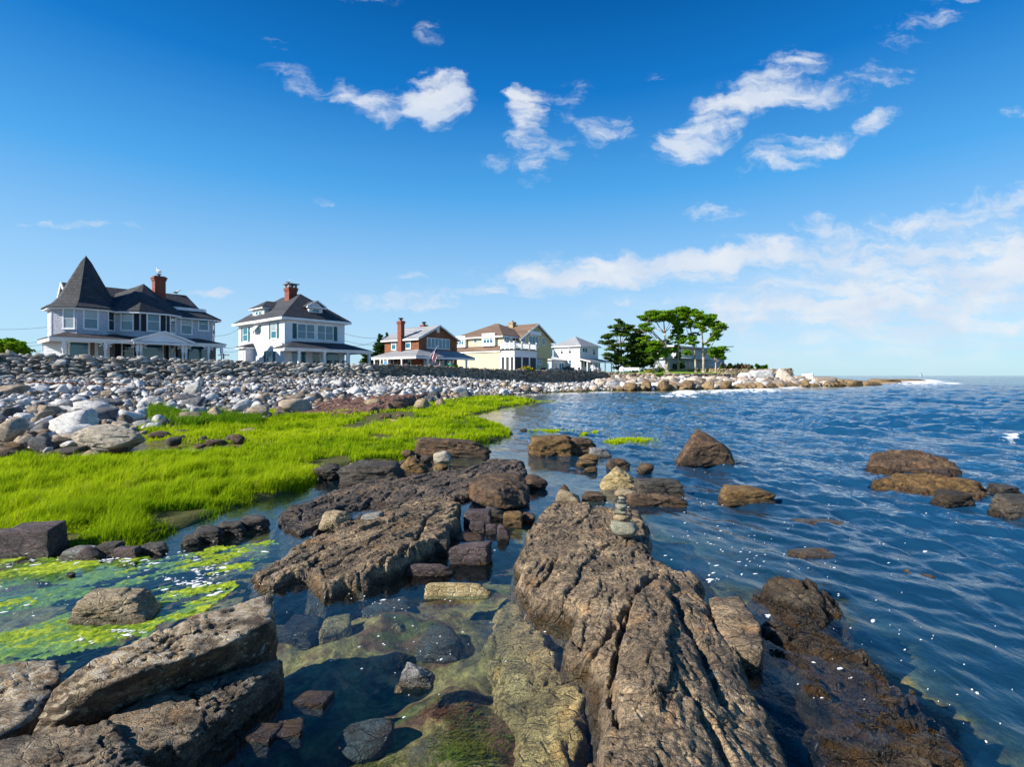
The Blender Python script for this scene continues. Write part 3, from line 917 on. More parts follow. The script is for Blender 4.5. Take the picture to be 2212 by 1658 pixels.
ledge('rock_ledge', 'yellowish shelf of rock under the clear water of the pool beside the big ledge',
      [(1050,1268),(1105,1245),(1200,1345),(1290,1480),(1300,1700),(1240,1900),(1000,1900),(1055,1640),(1075,1560),(1040,1440),(1026,1340)],
      [(1070,1300,-.16),(1110,1300,-.10),(1060,1400,-.17),(1150,1400,-.09),(1120,1480,-.14),(1220,1480,-.08),(1150,1600,-.12),(1240,1600,-.08),(1080,1600,-.24),(1100,1800,-.2),(1200,1800,-.1)],
      M_SHELF, res=0.02, strike=75, amp=0.03, edge=0.16, seed=15, terr=0.04)
ledge('rock_ledge', 'reddish layered outcrop on the stony beach below the two white houses',
      [(640,892),(690,868),(760,856),(860,851),(950,849),(952,856),(900,868),(850,884),(760,894)],
      [(680,878,.35),(760,866,.55),(860,858,.6),(930,853,.55),(800,876,.42),(720,884,.25)],
      M_RED, res=0.06, strike=50, amp=0.12, edge=0.5, seed=17, terr=0.14, zo=0.2, zfoot=0.0, wob=0.3)

ledge('rock_ledge', 'low dark reef rock in the sea at the right, farther of two',
      [(1856,1002),(1868,1018),(1920,1024),(1980,1026),(2040,1034),(2086,1030),(2078,1014),(2010,1002),(1940,994),(1880,990)],
      [(1885,981,0.224),(1950,989,0.204),(2000,1000,0.163),(2050,1006,0.163),(1895,1006,0.122),(2020,1020,0.082),(1960,1012,0.109)],
      M_BROWN, res=0.028, strike=-10, amp=0.09, edge=0.30, seed=21, terr=0.06, wob=0.2)
ledge('rock_ledge', 'low tan-topped reef rock in the sea at the right, nearer of two',
      [(1872,1046),(1888,1060),(1960,1070),(2040,1078),(2100,1084),(2152,1080),(2150,1062),(2090,1050),(2000,1042),(1920,1036)],
      [(1900,1031,0.136),(1960,1038,0.150),(2030,1046,0.129),(2090,1050,0.136),(2130,1056,0.102),(1940,1056,0.082),(2060,1068,0.048)],
      M_GOLD, res=0.025, strike=-12, amp=0.08, edge=0.28, seed=22, terr=0.06, wob=0.2)

def hull_rock(name, label, pts, m, k=6, amp=0.02, freq=4.0, strata=0.0, seed=1, rnd=0.03, tilt=(.3, .1, 1), crack=0.0):
    N, D, c = hull_planes(pts)
    V, F = star(N, D, k, rnd)
    V = rough_up(V, amp, freq, seed, strata, tilt, crack)
    me = mesh_np(name, V, F)
    return obj(name, me, m, loc=tuple(c), label=label, category='rock')

def foot(p, dy=0.12, z=-0.25, dx=0.0):
    return (p[0] + dx, p[1] + dy, z)

top = [P(596,1336,.40), P(588,1282,.43), P(440,1322,.45), P(330,1384,.45), P(205,1422,.43), P(120,1476,.35), P(70,1555,.20), P(480,1398,.40), P(330,1446,.40), P(215,1486,.36)]
bot = [P(584,1448,.02), P(430,1484,.0), P(300,1526,.0), P(180,1585,.0), P(70,1612,.05)]
back = [foot(P(588,1282,.43)), foot(P(440,1322,.45)), foot(P(205,1422,.43)), foot(P(120,1476,.35))]
hull_rock('rock', 'big lichen-crusted block with sunlit top and dark face at lower left', top + bot + back, M_BLOCK, 6, 0.026, 6.5, 0.018, 4, 0.02, (-.25, .5, .9), 0.03)
low = [P(505,1445,.14), P(610,1420,.20), P(617,1462,.10), P(400,1480,.16), P(230,1545,.17), P(240,1640,.16), P(420,1600,.13), P(520,1540,.07)]
hull_rock('rock', 'dark shaded ledge jutting to the right beneath the lichen-crusted block', low + [foot(P(615,1470,.0), 0, -.3), foot(P(500,1580,.0), 0, -.3), foot(P(380,1680,.0), 0, -.3), foot(P(230,1700,.1), 0, -.3), foot(P(240,1545,.1), .1, -.3), foot(P(600,1420,.1), .1, -.3)], M_BLOCK_SHADE, 6, 0.024, 6.0, 0.02, 7, 0.025, (-.3, .5, .8), 0.03)
hull_rock('rock', 'rough brown rock at the left edge behind the lichen-crusted block', [P(-60,1460,.22), P(40,1424,.20), P(125,1420,.16), P(130,1470,.15), P(70,1560,.16), P(0,1600,.16), P(-90,1600,.2)] + [foot(P(130,1440,.0), .05, -.3), foot(P(-60,1440,.1), .1, -.3), foot(P(20,1600,.0), 0, -.3), foot(P(-100,1600,.1), 0, -.3)], M_BLOCK, 5, 0.03, 5.0, 0.015, 11, 0.03, (-.2, .4, 1), 0.02)
hull_rock('rock', 'brown flaked rock in the bottom left corner', [P(-20,1600,.22), P(120,1570,.22), P(235,1560,.22), P(260,1640,.24), P(330,1658,.18), P(330,1740,.14), P(-20,1760,.22), P(180,1760,.16)] + [foot(P(-20,1590,.1), .1, -.3), foot(P(330,1760,.0), 0, -.3), foot(P(-20,1780,.0), 0, -.3), foot(P(250,1560,.0), .1, -.3)], M_BLOCK_SHADE, 6, 0.028, 6.0, 0.02, 13, 0.025, (-.3, .5, .8), 0.03)
hull_rock('rock', 'split brown plate leaning against the right side of the big ledge', [P(1530,1290,.16), P(1600,1286,.16), P(1640,1345,.18), P(1650,1400,.16), P(1632,1440,.05), P(1560,1400,.14)] + [foot(P(1530,1290,.0), 0, -.3), foot(P(1650,1400,.0), 0, -.3), foot(P(1640,1455,.0), 0, -.3)], M_LEDGE, 5, 0.02, 6.0, 0.02, 19, 0.02, (.8, .2, .4), 0.02)
hull_rock('rock', 'large round-backed brown boulder at the far end of the black ledge', [P(1008,1050,.28), P(1030,1026,.36), P(1080,1018,.38), P(1128,1024,.34), P(1148,1052,.22), P(1143,1096,.02), P(1090,1104,.02), P(1030,1092,.04), P(1010,1075,.1), P(1070,1060,.34)] + [foot(P(1040,1030,.3), .25), foot(P(1130,1030,.3), .25)], M_BROWN, 6, 0.035, 4.5, 0.02, 23, 0.05, (.4, .3, .6), 0.03)

B = boulder
B('rock', 'angular tan boulder with a dark top standing in the green algae', (172,340,1276,1348), M_TAN, 'long', seed=31, k=5, depth=.6, amp=.07, strata=.03, sink=.3, rot=.12)
B('rock', 'long dark block at the left edge below the marsh grass', (10,132,1132,1206), M_PURPLE, 'block', seed=32, k=5, depth=.55, amp=.05, strata=.02)
B('rock', 'dark block cut off by the left edge of the picture', (-70,30,1146,1206), M_PURPLE, 'block', seed=33, k=4, depth=.6, amp=.05, strata=.02)
B('rock', 'flat grey stone at the foot of the grass bank', (138,215,1184,1212), M_GREYR, 'flat', seed=34, depth=.6, amp=.06)
B('rock', 'triangular plum stone leaning at the foot of the grass bank', (168,224,1179,1214), M_PURPLE, 'peak', seed=35, depth=.6, amp=.05)
B('rock', 'black wet stone below the drooping tuft of grass', (214,268,1172,1202), M_DARK, 'block', seed=36, depth=.6, amp=.06)
B('rock', 'plum block right of the black wet stone', (250,302,1182,1208), M_PURPLE, 'block', seed=37, depth=.5, amp=.05)
B('rock', 'thin flat dark slab in the stream below the grass', (296,362,1177,1200), M_DARK, 'flat', seed=38, depth=.6, amp=.05, sink=.6)
for i, (bx, lb) in enumerate([((400,428,1152,1180), 'first'), ((426,478,1134,1173), 'second'), ((475,523,1124,1161), 'third'), ((520,574,1112,1150), 'last')]):
    B('rock', '%s of four dark blocks in the line leading to the black ledge' % lb, (bx[0] - 9, bx[1] + 9, bx[2] + 5, bx[3]), M_DARK, 'flat', seed=40 + i, depth=.6, amp=.10, strata=.03, rot=.25)
B('rock', 'small round black stone in the algae pool', (143,161,1237,1250), M_DARK, 'round', seed=45, k=3)
B('rock', 'rounded tan boulder lying on the black ledge', (690,761,1104,1150), M_TAN, 'round', z0=.06, seed=46, k=5, depth=.8, amp=.05, strata=.02, sink=.2)
B('rock', 'small plum wedge between the two pale stones on the ledge', (768,794,1110,1131), M_PURPLE, 'peak', z0=.06, seed=47)
B('rock', 'smooth grey-tan slab tilted on the ledge beside the small pool', (780,831,1106,1142), M_GREYR, 'slab', z0=.06, seed=48, depth=.6, amp=.03, strata=.0, crack=.0)
B('rock', 'plum block with a flat top right of the cracked ledge', (1002,1065,1103,1134), M_PURPLE, 'block', seed=50, depth=.7, amp=.05, k=4)
B('rock', 'plum cube below the flat-topped plum block', (1012,1050,1128,1153), M_PURPLE, 'block', seed=51, depth=.7, amp=.05)
B('rock', 'small plum block beside the wet yellow stone', (1048,1074,1134,1154), M_PURPLE, 'block', seed=52, depth=.7, amp=.05)
B('rock', 'leaning plum shard right of the plum cubes', (1072,1102,1134,1166), M_PURPLE, 'wedge', seed=53, depth=.6)
B('rock', 'flat brown slab just awash between the plum blocks', (980,1050,1146,1172), M_BROWN, 'flat', cap=.03, z0=-.02, seed=54, depth=.8, amp=.04, sink=.8)
B('rock', 'dark stone tight against the right side of the cracked ledge', (936,970,1168,1206), M_DARK, 'block', seed=55, depth=.7)
B('rock', 'large notched plum rock in the pool right of the cracked ledge', (968,1064,1174,1220), M_PURPLE, 'slab', seed=56, depth=.55, amp=.07, k=5, strata=.05)
B('rock', 'low ribbed plum slab in the pool above the yellow log-shaped rock', (876,985,1218,1244), M_PURPLE, 'long', seed=57, depth=.3, amp=.06, strata=.05)
B('rock', 'long yellow log-shaped rock half under the still water', (922,1070,1259,1288), M_LOG, 'long', seed=58, depth=.22, amp=.03, k=5, sink=.5, rot=-.10, strata=0)
B('rock', 'wet yellow-brown cylinder of rock by the plum shard', (1086,1132,1107,1140), M_GOLD, 'block', seed=59, depth=.8)
B('rock', 'dark wet lump right of the yellow-brown cylinder', (1122,1160,1108,1134), M_BROWN, 'round', seed=60)
B('rock', 'glossy dark stone below the round-backed boulder', (1040,1092,1095,1120), M_DARK, 'wedge', seed=61)
B('rock', 'grey pointed stone poking out of the still foreground pool', (862,940,1437,1484), M_GREYR, 'wedge', seed=62, k=5, depth=.6, amp=.08)
B('rock', 'tiny tan chip beside the grey stone in the pool', (852,872,1481,1498), M_TAN, 'wedge', seed=63, k=3)
B('rock', 'flat slate shard breaking the water, topmost of three', (634,722,1476,1534), M_PURPLE, 'slab', seed=64, depth=.7, amp=.03, strata=.0, sink=1.0, cap=.03, z0=-.02, crack=0)
B('rock', 'long narrow slate shard, middle of the three in the pool', (588,660,1520,1608), M_PURPLE, 'slab', seed=65, depth=.9, amp=.03, strata=.0, sink=1.0, cap=.03, z0=-.03, crack=0, rot=.4)
B('rock', 'slate shard half in the black shadow of the left ledge', (526,606,1532,1618), M_PURPLE, 'slab', seed=66, depth=.9, amp=.03, strata=.0, sink=1.0, cap=.03, z0=-.03, crack=0)
B('rock', 'blue-grey slab under the water behind the grey pointed stone', (900,1000,1345,1430), M_GREYR, 'flat', z0=-.30, cap=-.13, seed=67, depth=.9, amp=.05)
B('rock', 'round greenish boulder under the water at the bottom', (738,860,1560,1654), M_GREYR, 'round', z0=-.25, cap=-.07, seed=68, depth=.9, amp=.04)
B('rock', 'orange-tan slab under the water left in the pool', (690,762,1306,1398), M_SHELF, 'slab', z0=-.30, cap=-.13, seed=69, depth=1.2, amp=.04, rot=.5)
B('rock', 'yellow stone under the water in the middle of the pool', (800,878,1345,1378), M_SHELF, 'round', z0=-.30, cap=-.13, seed=70, depth=.7, amp=.07)
B('rock', 'grey slab under the water below the cracked ledge', (770,900,1292,1345), M_GREYR, 'flat', z0=-.30, cap=-.13, seed=71, depth=.5, amp=.05)
B('rock', 'plum slab under the water beside the lichened block', (606,700,1310,1400), M_PURPLE, 'flat', z0=-.30, cap=-.13, seed=72, depth=.9, amp=.05)
# rocks along the inlet behind the ledges
B('rock', 'long layered dark brown rock at the tip of the marsh grass', (893,1062,946,990), M_BROWN, 'long', seed=80, k=5, depth=.4, amp=.09, strata=.07)
B('rock', 'small brown lump at the left end of the long layered rock', (866,896,972,993), M_BROWN, 'round', seed=81)
B('rock', 'smooth pale egg-shaped stone in front of the long layered rock', (936,977,975,1002), M_PALE, 'round', seed=82, amp=.03, strata=0, crack=0)
B('rock', 'pointed orange-brown boulder by the pale egg-shaped stone', (862,930,985,1027), M_GOLD, 'peak', seed=83, k=5, amp=.06)
B('rock', 'small black stone left of the pointed boulder', (861,882,993,1008), M_DARK, 'round', seed=84, k=3)
B('rock', 'low black stone behind the pointed boulder', (906,934,985,1000), M_DARK, 'round', seed=85, k=3)
B('rock', 'small rusty stone in the riffle', (938,972,1002,1021), M_GOLD, 'round', seed=86)
B('rock', 'dark lumpy rock at the edge of the grass', (676,750,1002,1038), M_DARK, 'round', seed=87, k=5, amp=.09)
B('rock', 'small tan pointed stone wedged behind the dark boulder', (749,770,1000,1022), M_TAN, 'peak', seed=88, k=3)
B('rock', 'big dark grey humped boulder in the stream', (733,886,999,1054), M_DARK, 'flat', seed=89, k=5, depth=.5, amp=.08)
B('rock', 'reddish wet rock right of the round-backed boulder', (1128,1184,1027,1059), M_BROWN, 'round', seed=90)
B('rock', 'tan faceted boulder in the channel', (1195,1258,1059,1093), M_TAN, 'wedge', seed=91, k=4, amp=.04)
B('rock', 'small speckled stone behind the tan faceted boulder', (1207,1231,1047,1065), M_BROWN, 'peak', seed=92, k=3)
B('rock', 'broad rugged orange-brown rock beyond the channel', (1135,1240,942,988), M_GOLD, 'block', seed=93, k=5, depth=.6, amp=.12, strata=.06)
B('rock', 'black ragged rock joined to the orange-brown rock', (1215,1290,946,986), M_BROWN, 'flat', seed=94, k=5, depth=.7, amp=.13)
B('rock', 'small grey-green block beside the ragged rock', (1270,1321,967,988), M_GREYR, 'long', seed=95)
B('rock', 'orange wet stone, upper of the three below the grey-green block', (1250,1298,982,1000), M_GOLD, 'round', seed=96)
B('rock', 'orange wet stone, middle of the three below the grey-green block', (1242,1290,996,1011), M_GOLD, 'flat', seed=97)
B('rock', 'orange wet stone, lowest of the three below the grey-green block', (1259,1291,1009,1024), M_GOLD, 'round', seed=98, k=3)
B('rock', 'rusty broken rock behind the pale boulder', (1309,1362,993,1016), M_BROWN, 'flat', seed=99)
B('rock', 'round grey-brown stone right of the pale boulder', (1373,1412,1001,1026), M_BROWN, 'round', seed=100, amp=.05)
B('rock', 'large pale tan boulder behind the cairn', (1294,1380,1008,1058), M_LOG, 'peak', seed=101, k=5, depth=.7, amp=.08)
B('rock', 'dark jagged rocks right of the pale boulder', (1368,1478,1035,1072), M_DARK, 'block', seed=102, k=5, depth=.5, amp=.13, strata=.08)
B('rock', 'tan flat-topped stone right behind the cairn', (1321,1378,1058,1081), M_TAN, 'round', seed=103, amp=.04)
B('rock', 'long flat brown rock behind and right of the cairn', (1350,1490,1064,1096), M_BROWN, 'long', seed=104, k=5, depth=.4)
B('rock', 'low brown rock left of the tan flat-topped stone', (1255,1314,1066,1084), M_BROWN, 'flat', seed=105)
B('rock', 'dark triangular boulder standing alone in the sea', (1452,1582,928,1008), M_BROWN, 'peak', seed=106, k=6, depth=.65, amp=.05, strata=.03, sink=.15)
B('rock', 'golden-brown humped rock awash right of the cairn', (1552,1674,1053,1092), M_GOLD, 'flat', seed=107, k=5, depth=.5, amp=.07)
B('rock', 'small black stone in the water off the grass', (1122,1140,926,934), M_DARK, 'round', seed=108, k=3)
B('rock', 'small black rock trailing off the right end of the reef', (2140,2196,1047,1068), M_DARK, 'flat', seed=114)
B('rock', 'wet brown rock barely above the water below the reef', (2018,2098,1062,1096), M_WETLEDGE, 'flat', seed=115, depth=.6, amp=.1)
B('rock', 'flat dark rock cut off by the right edge of the picture', (2148,2300,1072,1124), M_DARK, 'flat', seed=116, k=5, depth=.5)
B('rock', 'yellow rock just under the waves right of the cairn', (1705,1850,1118,1150), M_GOLD, 'long', z0=-.10, cap=.035, seed=117, k=5, depth=.4, amp=.06)
B('rock', 'rusty rock under the waves nearer the big ledge', (1690,1830,1190,1230), M_GOLD, 'flat', z0=-.14, cap=.035, seed=118, k=4, depth=.4)
B('rock', 'yellow weedy rock under the swell at the right', (1950,2026,1222,1275), M_GOLD, 'flat', z0=-.12, cap=.035, seed=119, k=4, depth=.6)
B('rock', 'small yellow rock under the water near the right edge', (2120,2212,1155,1185), M_GOLD, 'flat', z0=-.14, cap=.035, seed=120, k=4, depth=.5)
# stones around the marsh pools
B('rock', 'huge pale furrowed boulder at the head of the marsh', (155,312,918,978), M_PALE, 'round', z0=.05, seed=121, k=6, depth=.6, amp=.07, strata=.05, crack=.06)
B('rock', 'round brown log-like rock at the left edge, upper one', (-40,46,957,980), M_GOLD, 'round', z0=.1, seed=122, depth=.5)
B('rock', 'round brown log-like rock at the left edge, lower one', (-50,56,966,1000), M_BROWN, 'round', z0=.05, seed=123, depth=.5)
pool = [((325,370,931,950),M_BROWN),((368,406,928,942),M_BROWN),((358,390,944,962),M_DARK),((383,404,941,954),M_DARK),((432,449,929,941),M_BROWN),((431,450,942,956),M_DARK),((441,488,949,966),M_BROWN),
        ((420,446,959,971),M_BROWN),((486,516,939,955),M_DARK),((500,532,938,961),M_BROWN),((512,558,925,940),M_TAN),((222,270,962,979),M_BROWN),((176,220,972,994),M_TAN),((120,182,965,984),M_DARK),
        ((250,278,995,1008),M_TAN),((384,421,1040,1056),M_TAN),((560,588,961,976),M_BROWN),((95,120,975,990),M_PURPLE),((821,848,895,907),M_BROWN),((856,874,893,903),M_BROWN),((842,860,906,914),M_TAN)]
nm = {M_BROWN: 'brown', M_DARK: 'dark grey', M_TAN: 'tan', M_PURPLE: 'plum'}
wh = ['left in the marsh pool', 'beside the marsh pool edge', 'in the middle of the marsh pool', 'behind the middle of the marsh pool', 'far back in the marsh pool', 'alone in the marsh pool', 'front of the marsh pool, broad and humped',
      'at the near rim of the marsh pool', 'right of the marsh pool, low', 'right of the marsh pool, tall', 'flat-topped at the back right of the marsh pool', 'in front of the huge pale boulder', 'left below the huge pale boulder', 'long and low left of the huge pale boulder',
      'half hidden by grass below the huge pale boulder', 'alone in the middle of the marsh grass', 'in the grass right of the marsh pool', 'by the weed left of the huge pale boulder', 'left in the far grass pool', 'right in the far grass pool', 'nearest in the far grass pool']
for i, ((bx, m), w_) in enumerate(zip(pool, wh)):
    B('rock', 'small %s stone %s' % (nm[m], w_), bx, m, 'round', z0=.04, seed=130 + i, k=3, amp=.06)
for i, (bx, m, lb) in enumerate([((890,934,861,884),M_TAN,'broad tan boulder at the back of the marsh grass'), ((940,962,862,878),M_TAN,'tan pointed boulder near the water end of the marsh'), ((787,826,862,886),M_TAN,'square tan boulder beside the reddish outcrop'),
                      ((836,880,868,886),M_BROWN,'low brown rock between two tan boulders at the back of the marsh'), ((540,575,880,900),M_TAN,'tan pointed stone where beach meets grass')]):
    B('rock', lb, bx, m, 'round', z0=.1, seed=160 + i, k=4, amp=.06)

# ------------------------------------------------------------------ the cairn
def cairn():
    c0 = P(1345, 1157, .21)
    d = c0[1]; mpp = d / FPX
    z = 0.20
    spec = [(1349, 62, 34, 'broad grey-green pebble, lowest of the balanced cairn'), (1344, 38, 15, 'flat buff pebble, second from the bottom of the cairn'), (1342, 27, 9, 'thin pale green pebble, third from the bottom of the cairn'),
            (1343, 27, 15, 'round banded pebble, fourth from the bottom of the cairn'), (1342, 21, 8, 'oval grey pebble, third from the top of the cairn'), (1343, 16, 8, 'small pale pebble, second from the top of the cairn'), (1344, 18, 5, 'thin buff pebble on top of the cairn')]
    for i, (cx, w, h, lb) in enumerate(spec):
        rs = np.random.RandomState(200 + i)
        N, D = rand_planes(rs, 22, lo=0.82, hi=1.0)
        V, F = star(N, D, 4, 0.12)
        V = rough_up(V, 0.03, 1.5, i + 3)
        V /= np.abs(V).max(0)
        V *= np.array([w * mpp / 2, w * mpp / 2 * 0.8, h * mpp / 2 * 1.06])
        me = mesh_np('pebble', V, F)
        cols = [M_CAIRN, M_TAN, M_CAIRN, M_CAIRN, M_GREYR, M_CAIRN, M_TAN]
        obj('pebble', me, cols[i], loc=((cx - CX) * mpp, d, z + h * mpp / 2), label=lb, category='pebble', group='pebbles balanced in the cairn')
        z += h * mpp * 0.97
cairn()
# ------------------------------------------------------------------ the sea
_wr = np.random.RandomState(21)
WAVES = []
for i in range(64):
    lam = 0.22 * (17.0 / 0.22) ** ((i + _wr.uniform(0, 1)) / 64)
    ang = math.radians(205 + _wr.normal(0, 26))          # running in from the open sea, to the left and towards us
    ph = _wr.uniform(0, 6.28)
    WAVES.append((lam, math.cos(ang), math.sin(ang), ph))

def wave_mask(x, y):
    """0 in the sheltered pools, 1 out in the open"""
    line = [P(a, b)[:2] for a, b in [(2300, 1900), (1830, 1400), (1560, 1240), (1440, 1110), (1330, 1070), (1180, 1000), (1060, 940), (1130, 870)]]
    line = line + [(0, 56), (8, 66), (30, 75), (50, 86), (66, 100), (80, 130)]
    d = poly_dist(x, y, line)
    return d

def sea_z(x, y, spacing=0.0):
    d = wave_mask(x, y)
    amp = 0.05 + 0.95 * sstep(-0.3, 14.0, d)
    small = 0.05 + 0.95 * sstep(-0.8, 3.0, d)
    tot = np.zeros_like(x)
    sx = x + 0.5 * fbm(x * 0.13, y * 0.13, 3.0, 2); sy = y + 0.5 * fbm(x * 0.13, y * 0.13, 9.0, 2)
    gust = 0.65 + 0.6 * fbm(x * 0.06, y * 0.06, 12.0, 2)
    for lam, cx, sy_, ph in WAVES:
        k = 2 * math.pi / lam
        a = 0.0172 * min(lam, 1.7) * (0.55 if lam > 7 else 1.0)
        w = a * (amp if lam > 1.2 else small) * np.clip(lam / np.maximum(spacing * 2.6, 1e-6) - 0.6, 0, 1)
        t = k * (sx * cx + sy * sy_) + ph
        tot = tot + w * (np.sin(t) + 0.28 * np.cos(2 * t))
    return tot * gust

def mat_water():
    m, g, out = new_mat('sea water')
    p = worldpos(g)
    dep = g.n('ShaderNodeAttribute', attribute_name='depth').outputs['Fac']
    op = g.n('ShaderNodeAttribute', attribute_name='open').outputs['Fac']
    foam = g.n('ShaderNodeAttribute', attribute_name='foam').outputs['Fac']
    # ripples
    ps = g.scalev(p, (1.0, 0.42, 1.0), (0, 0, math.radians(-25)))
    r1 = g.noise(ps, 6.5, 5, 0.6, 0.6)
    r2 = g.noise(g.scalev(p, (1.0, 0.5, 1.0), (0, 0, math.radians(-10))), 1.8, 5, 0.55, 0.4)
    hgt = g.math('ADD', g.math('MULTIPLY', r1, 0.42), g.math('MULTIPLY', r2, 1.0))
    b = g.n('ShaderNodeBump')
    b.inputs['Distance'].default_value = 0.16
    g.l(g.mapr(op, 0, 1, 0.05, 1.0, False), b.inputs['Strength'])
    g.l(hgt, b.inputs['Height'])
    nrm = b.outputs[0]
    # what light the water takes out, by depth
    def absorb(k):
        return g.math('POWER', 2.718, g.math('MULTIPLY', dep, -k))
    cc = g.n('ShaderNodeCombineColor')
    g.l(absorb(1.25), cc.inputs[0]); g.l(absorb(0.72), cc.inputs[1]); g.l(absorb(0.6), cc.inputs[2])
    tr = g.n('ShaderNodeBsdfTransparent'); g.l(cc.outputs[0], tr.inputs[0])
    body = g.n('ShaderNodeBsdfDiffuse')
    body.inputs['Color'].default_value = (0.008, 0.054, 0.122, 1)
    murk = g.n('ShaderNodeAttribute', attribute_name='murk').outputs['Fac']
    mx = g.n('ShaderNodeMixShader')
    g.l(murk, mx.inputs[0]); g.l(tr.outputs[0], mx.inputs[1]); g.l(body.outputs[0], mx.inputs[2])
    gl = g.n('ShaderNodeBsdfGlossy'); gl.inputs['Roughness'].default_value = 0.04
    gl.inputs['Color'].default_value = (1, 1, 1, 1)
    g.l(nrm, gl.inputs['Normal'])
    # the air-to-water reflectance (Schlick), the same from either side so that sunlight reaches the bed
    inc = g.n('ShaderNodeNewGeometry').outputs['Incoming']
    cosi = g.math('ABSOLUTE', g.vmath('DOT_PRODUCT', nrm, inc, out=1))
    frs = g.math('MULTIPLY_ADD', g.math('POWER', g.math('SUBTRACT', 1.0, cosi, clamp=True), 5.0), 0.98, 0.02)
    mx2 = g.n('ShaderNodeMixShader')
    g.l(frs, mx2.inputs[0]); g.l(mx.outputs[0], mx2.inputs[1]); g.l(gl.outputs[0], mx2.inputs[2])
    fo = g.n('ShaderNodeBsdfDiffuse'); fo.inputs['Color'].default_value = (0.82, 0.85, 0.87, 1)
    fn = g.noise(g.scalev(p, (1, .45, 1)), 2.6, 8, 0.75)
    ff = g.mapr(g.math('ADD', foam, g.math('MULTIPLY', g.math('SUBTRACT', fn, 0.5), 2.6)), 0.42, 0.75)
    ff = g.math('MULTIPLY', ff, g.mapr(foam, 0.03, 0.2))
    mx3 = g.n('ShaderNodeMixShader')
    g.l(ff, mx3.inputs[0]); g.l(mx2.outputs[0], mx3.inputs[1]); g.l(fo.outputs[0], mx3.inputs[2])
    g.l(mx3.outputs[0], out.inputs['Surface'])
    return m

# white water: (px, py, half width px, half height px, strength)
FOAM = [(1480, 852, 34, 7, 1.0), (1440, 857, 20, 3, .7), (1560, 848, 70, 5, .75), (1640, 846, 60, 6, .8), (1700, 838, 45, 5, .9), (1760, 836, 40, 3, .7), (1850, 829, 60, 3, .7), (1985, 824, 52, 5, 1.1), (1940, 822, 30, 3, .7),
        (2055, 829, 30, 3, .8), (2185, 948, 34, 7, .95), (2155, 936, 26, 4, .8), (2200, 958, 20, 5, .7), (1300, 848, 40, 3, .6), (1900, 826, 40, 3, .6), (1220, 849, 50, 3, .5), (1150, 853, 40, 3, .55),
        (1010, 1016, 22, 7, .55),  (1110, 888, 50, 3, .38), (1060, 884, 30, 2, .38), (1400, 848, 40, 2, .5)]

def build_sea():
    rs = np.concatenate([np.linspace(1.4, 9, 150), np.geomspace(9.03, 160, 400), np.geomspace(162, 12000, 70)])
    X, Y, F = polar_grid(rs, -56, 57, 640)
    R = np.hypot(X, Y)
    dr = np.gradient(rs)[:, None] + 0 * X
    sp = np.maximum(dr * 0.55, R * math.radians(113 / 640))
    x, y = X.ravel(), Y.ravel()
    Z = sea_z(x, y, sp.ravel())
    bz = np.full(x.shape, -6.0)
    nearm = np.hypot(x, y) < 160
    bz[nearm] = bed_z(x[nearm], y[nearm])
    depth = np.clip(-bz, 0, 6)
    wm = wave_mask(x, y)
    depth = depth + np.clip(wm + .9, 0, 30) * 0.30 * sstep(.06, .40, depth)
    op = 0.06 + 0.94 * sstep(-0.6, 8.0, wm)
    # picture position of each water point, to lay the surf along the rocks it breaks on
    foam = np.zeros_like(x)
    for px, py, hw, hh, st in FOAM:
        c = P(px, py); e = P(px + hw, py); n_ = P(px, py - hh); f_ = P(px, py + hh)
        ax = max(abs(e[0] - c[0]), .05); ay = max(abs(n_[1] - f_[1]) / 2, .05)
        q = ((x - c[0] - (y - c[1]) * c[0] / c[1]) / ax) ** 2 + ((y - c[1]) / ay) ** 2
        foam = np.maximum(foam, (.98 if c[1] > 50 else .66) * st * np.exp(-q * 0.9))
        Z = Z + (0.30 if hh >= 5 and c[1] > 30 else 0.0) * np.exp(-q * 1.2) * st
    # water thins where the land rises through it
    Z = np.where(bz > 0.4, -0.5, Z)
    # drop the sheet where land stands well above it
    keepv = bz < 0.5
    kf = keepv[F].all(1)
    F = F[kf]
    used = np.unique(F); remap = np.full(len(x), -1); remap[used] = np.arange(len(used))
    me = mesh_np('sea', np.stack([x, y, Z], -1)[used], remap[F])
    attr(me, 'depth', depth[used]); attr(me, 'murk', 1 - np.exp(-0.9 * np.clip(depth - 0.35, 0, 9))[used]); attr(me, 'open', op[used]); attr(me, 'foam', foam[used])
    obj('sea', me, mat_water(), kind='structure')
build_sea()
# ------------------------------------------------------------------ stones of the beach
def stone_mesh(seed, k, lo=0.54, hi=0.92, rnd=0.028, amp=0.045, flat=1.0, n=11):
    rs = np.random.RandomState(seed)
    N, D = rand_planes(rs, n, lo=lo, hi=hi)
    V, F = star(N, D, k, rnd)
    V = rough_up(V, amp, 1.6, seed)
    V /= np.abs(V).max(0)
    V[:, 2] *= flat
    return V * 0.5, F

LIB3 = [mesh_np('stone', *stone_mesh(300 + i, 3)) for i in range(12)]
LIB1 = [stone_mesh(330 + i, 2, n=9) for i in range(10)]
LIB0 = [stone_mesh(360 + i, 1, n=8, amp=0.03) for i in range(10)]
for me in LIB3:
    me.materials.append(M_STONE_W)

def rot_mats(rs, n, tilt=0.5):
    a = rs.uniform(0, 2 * np.pi, n); b = rs.normal(0, tilt, n); c = rs.normal(0, tilt, n)
    return a, b, c

def euler_mat(a, b, c):
    ca, sa, cb, sb, cc, sc = np.cos(a), np.sin(a), np.cos(b), np.sin(b), np.cos(c), np.sin(c)
    Rz = np.array([[ca, -sa, 0], [sa, ca, 0], [0, 0, 1]]); Ry = np.array([[cb, 0, sb], [0, 1, 0], [-sb, 0, cb]]); Rx = np.array([[1, 0, 0], [0, cc, -sc], [0, sc, cc]])
    return Rz @ Ry @ Rx

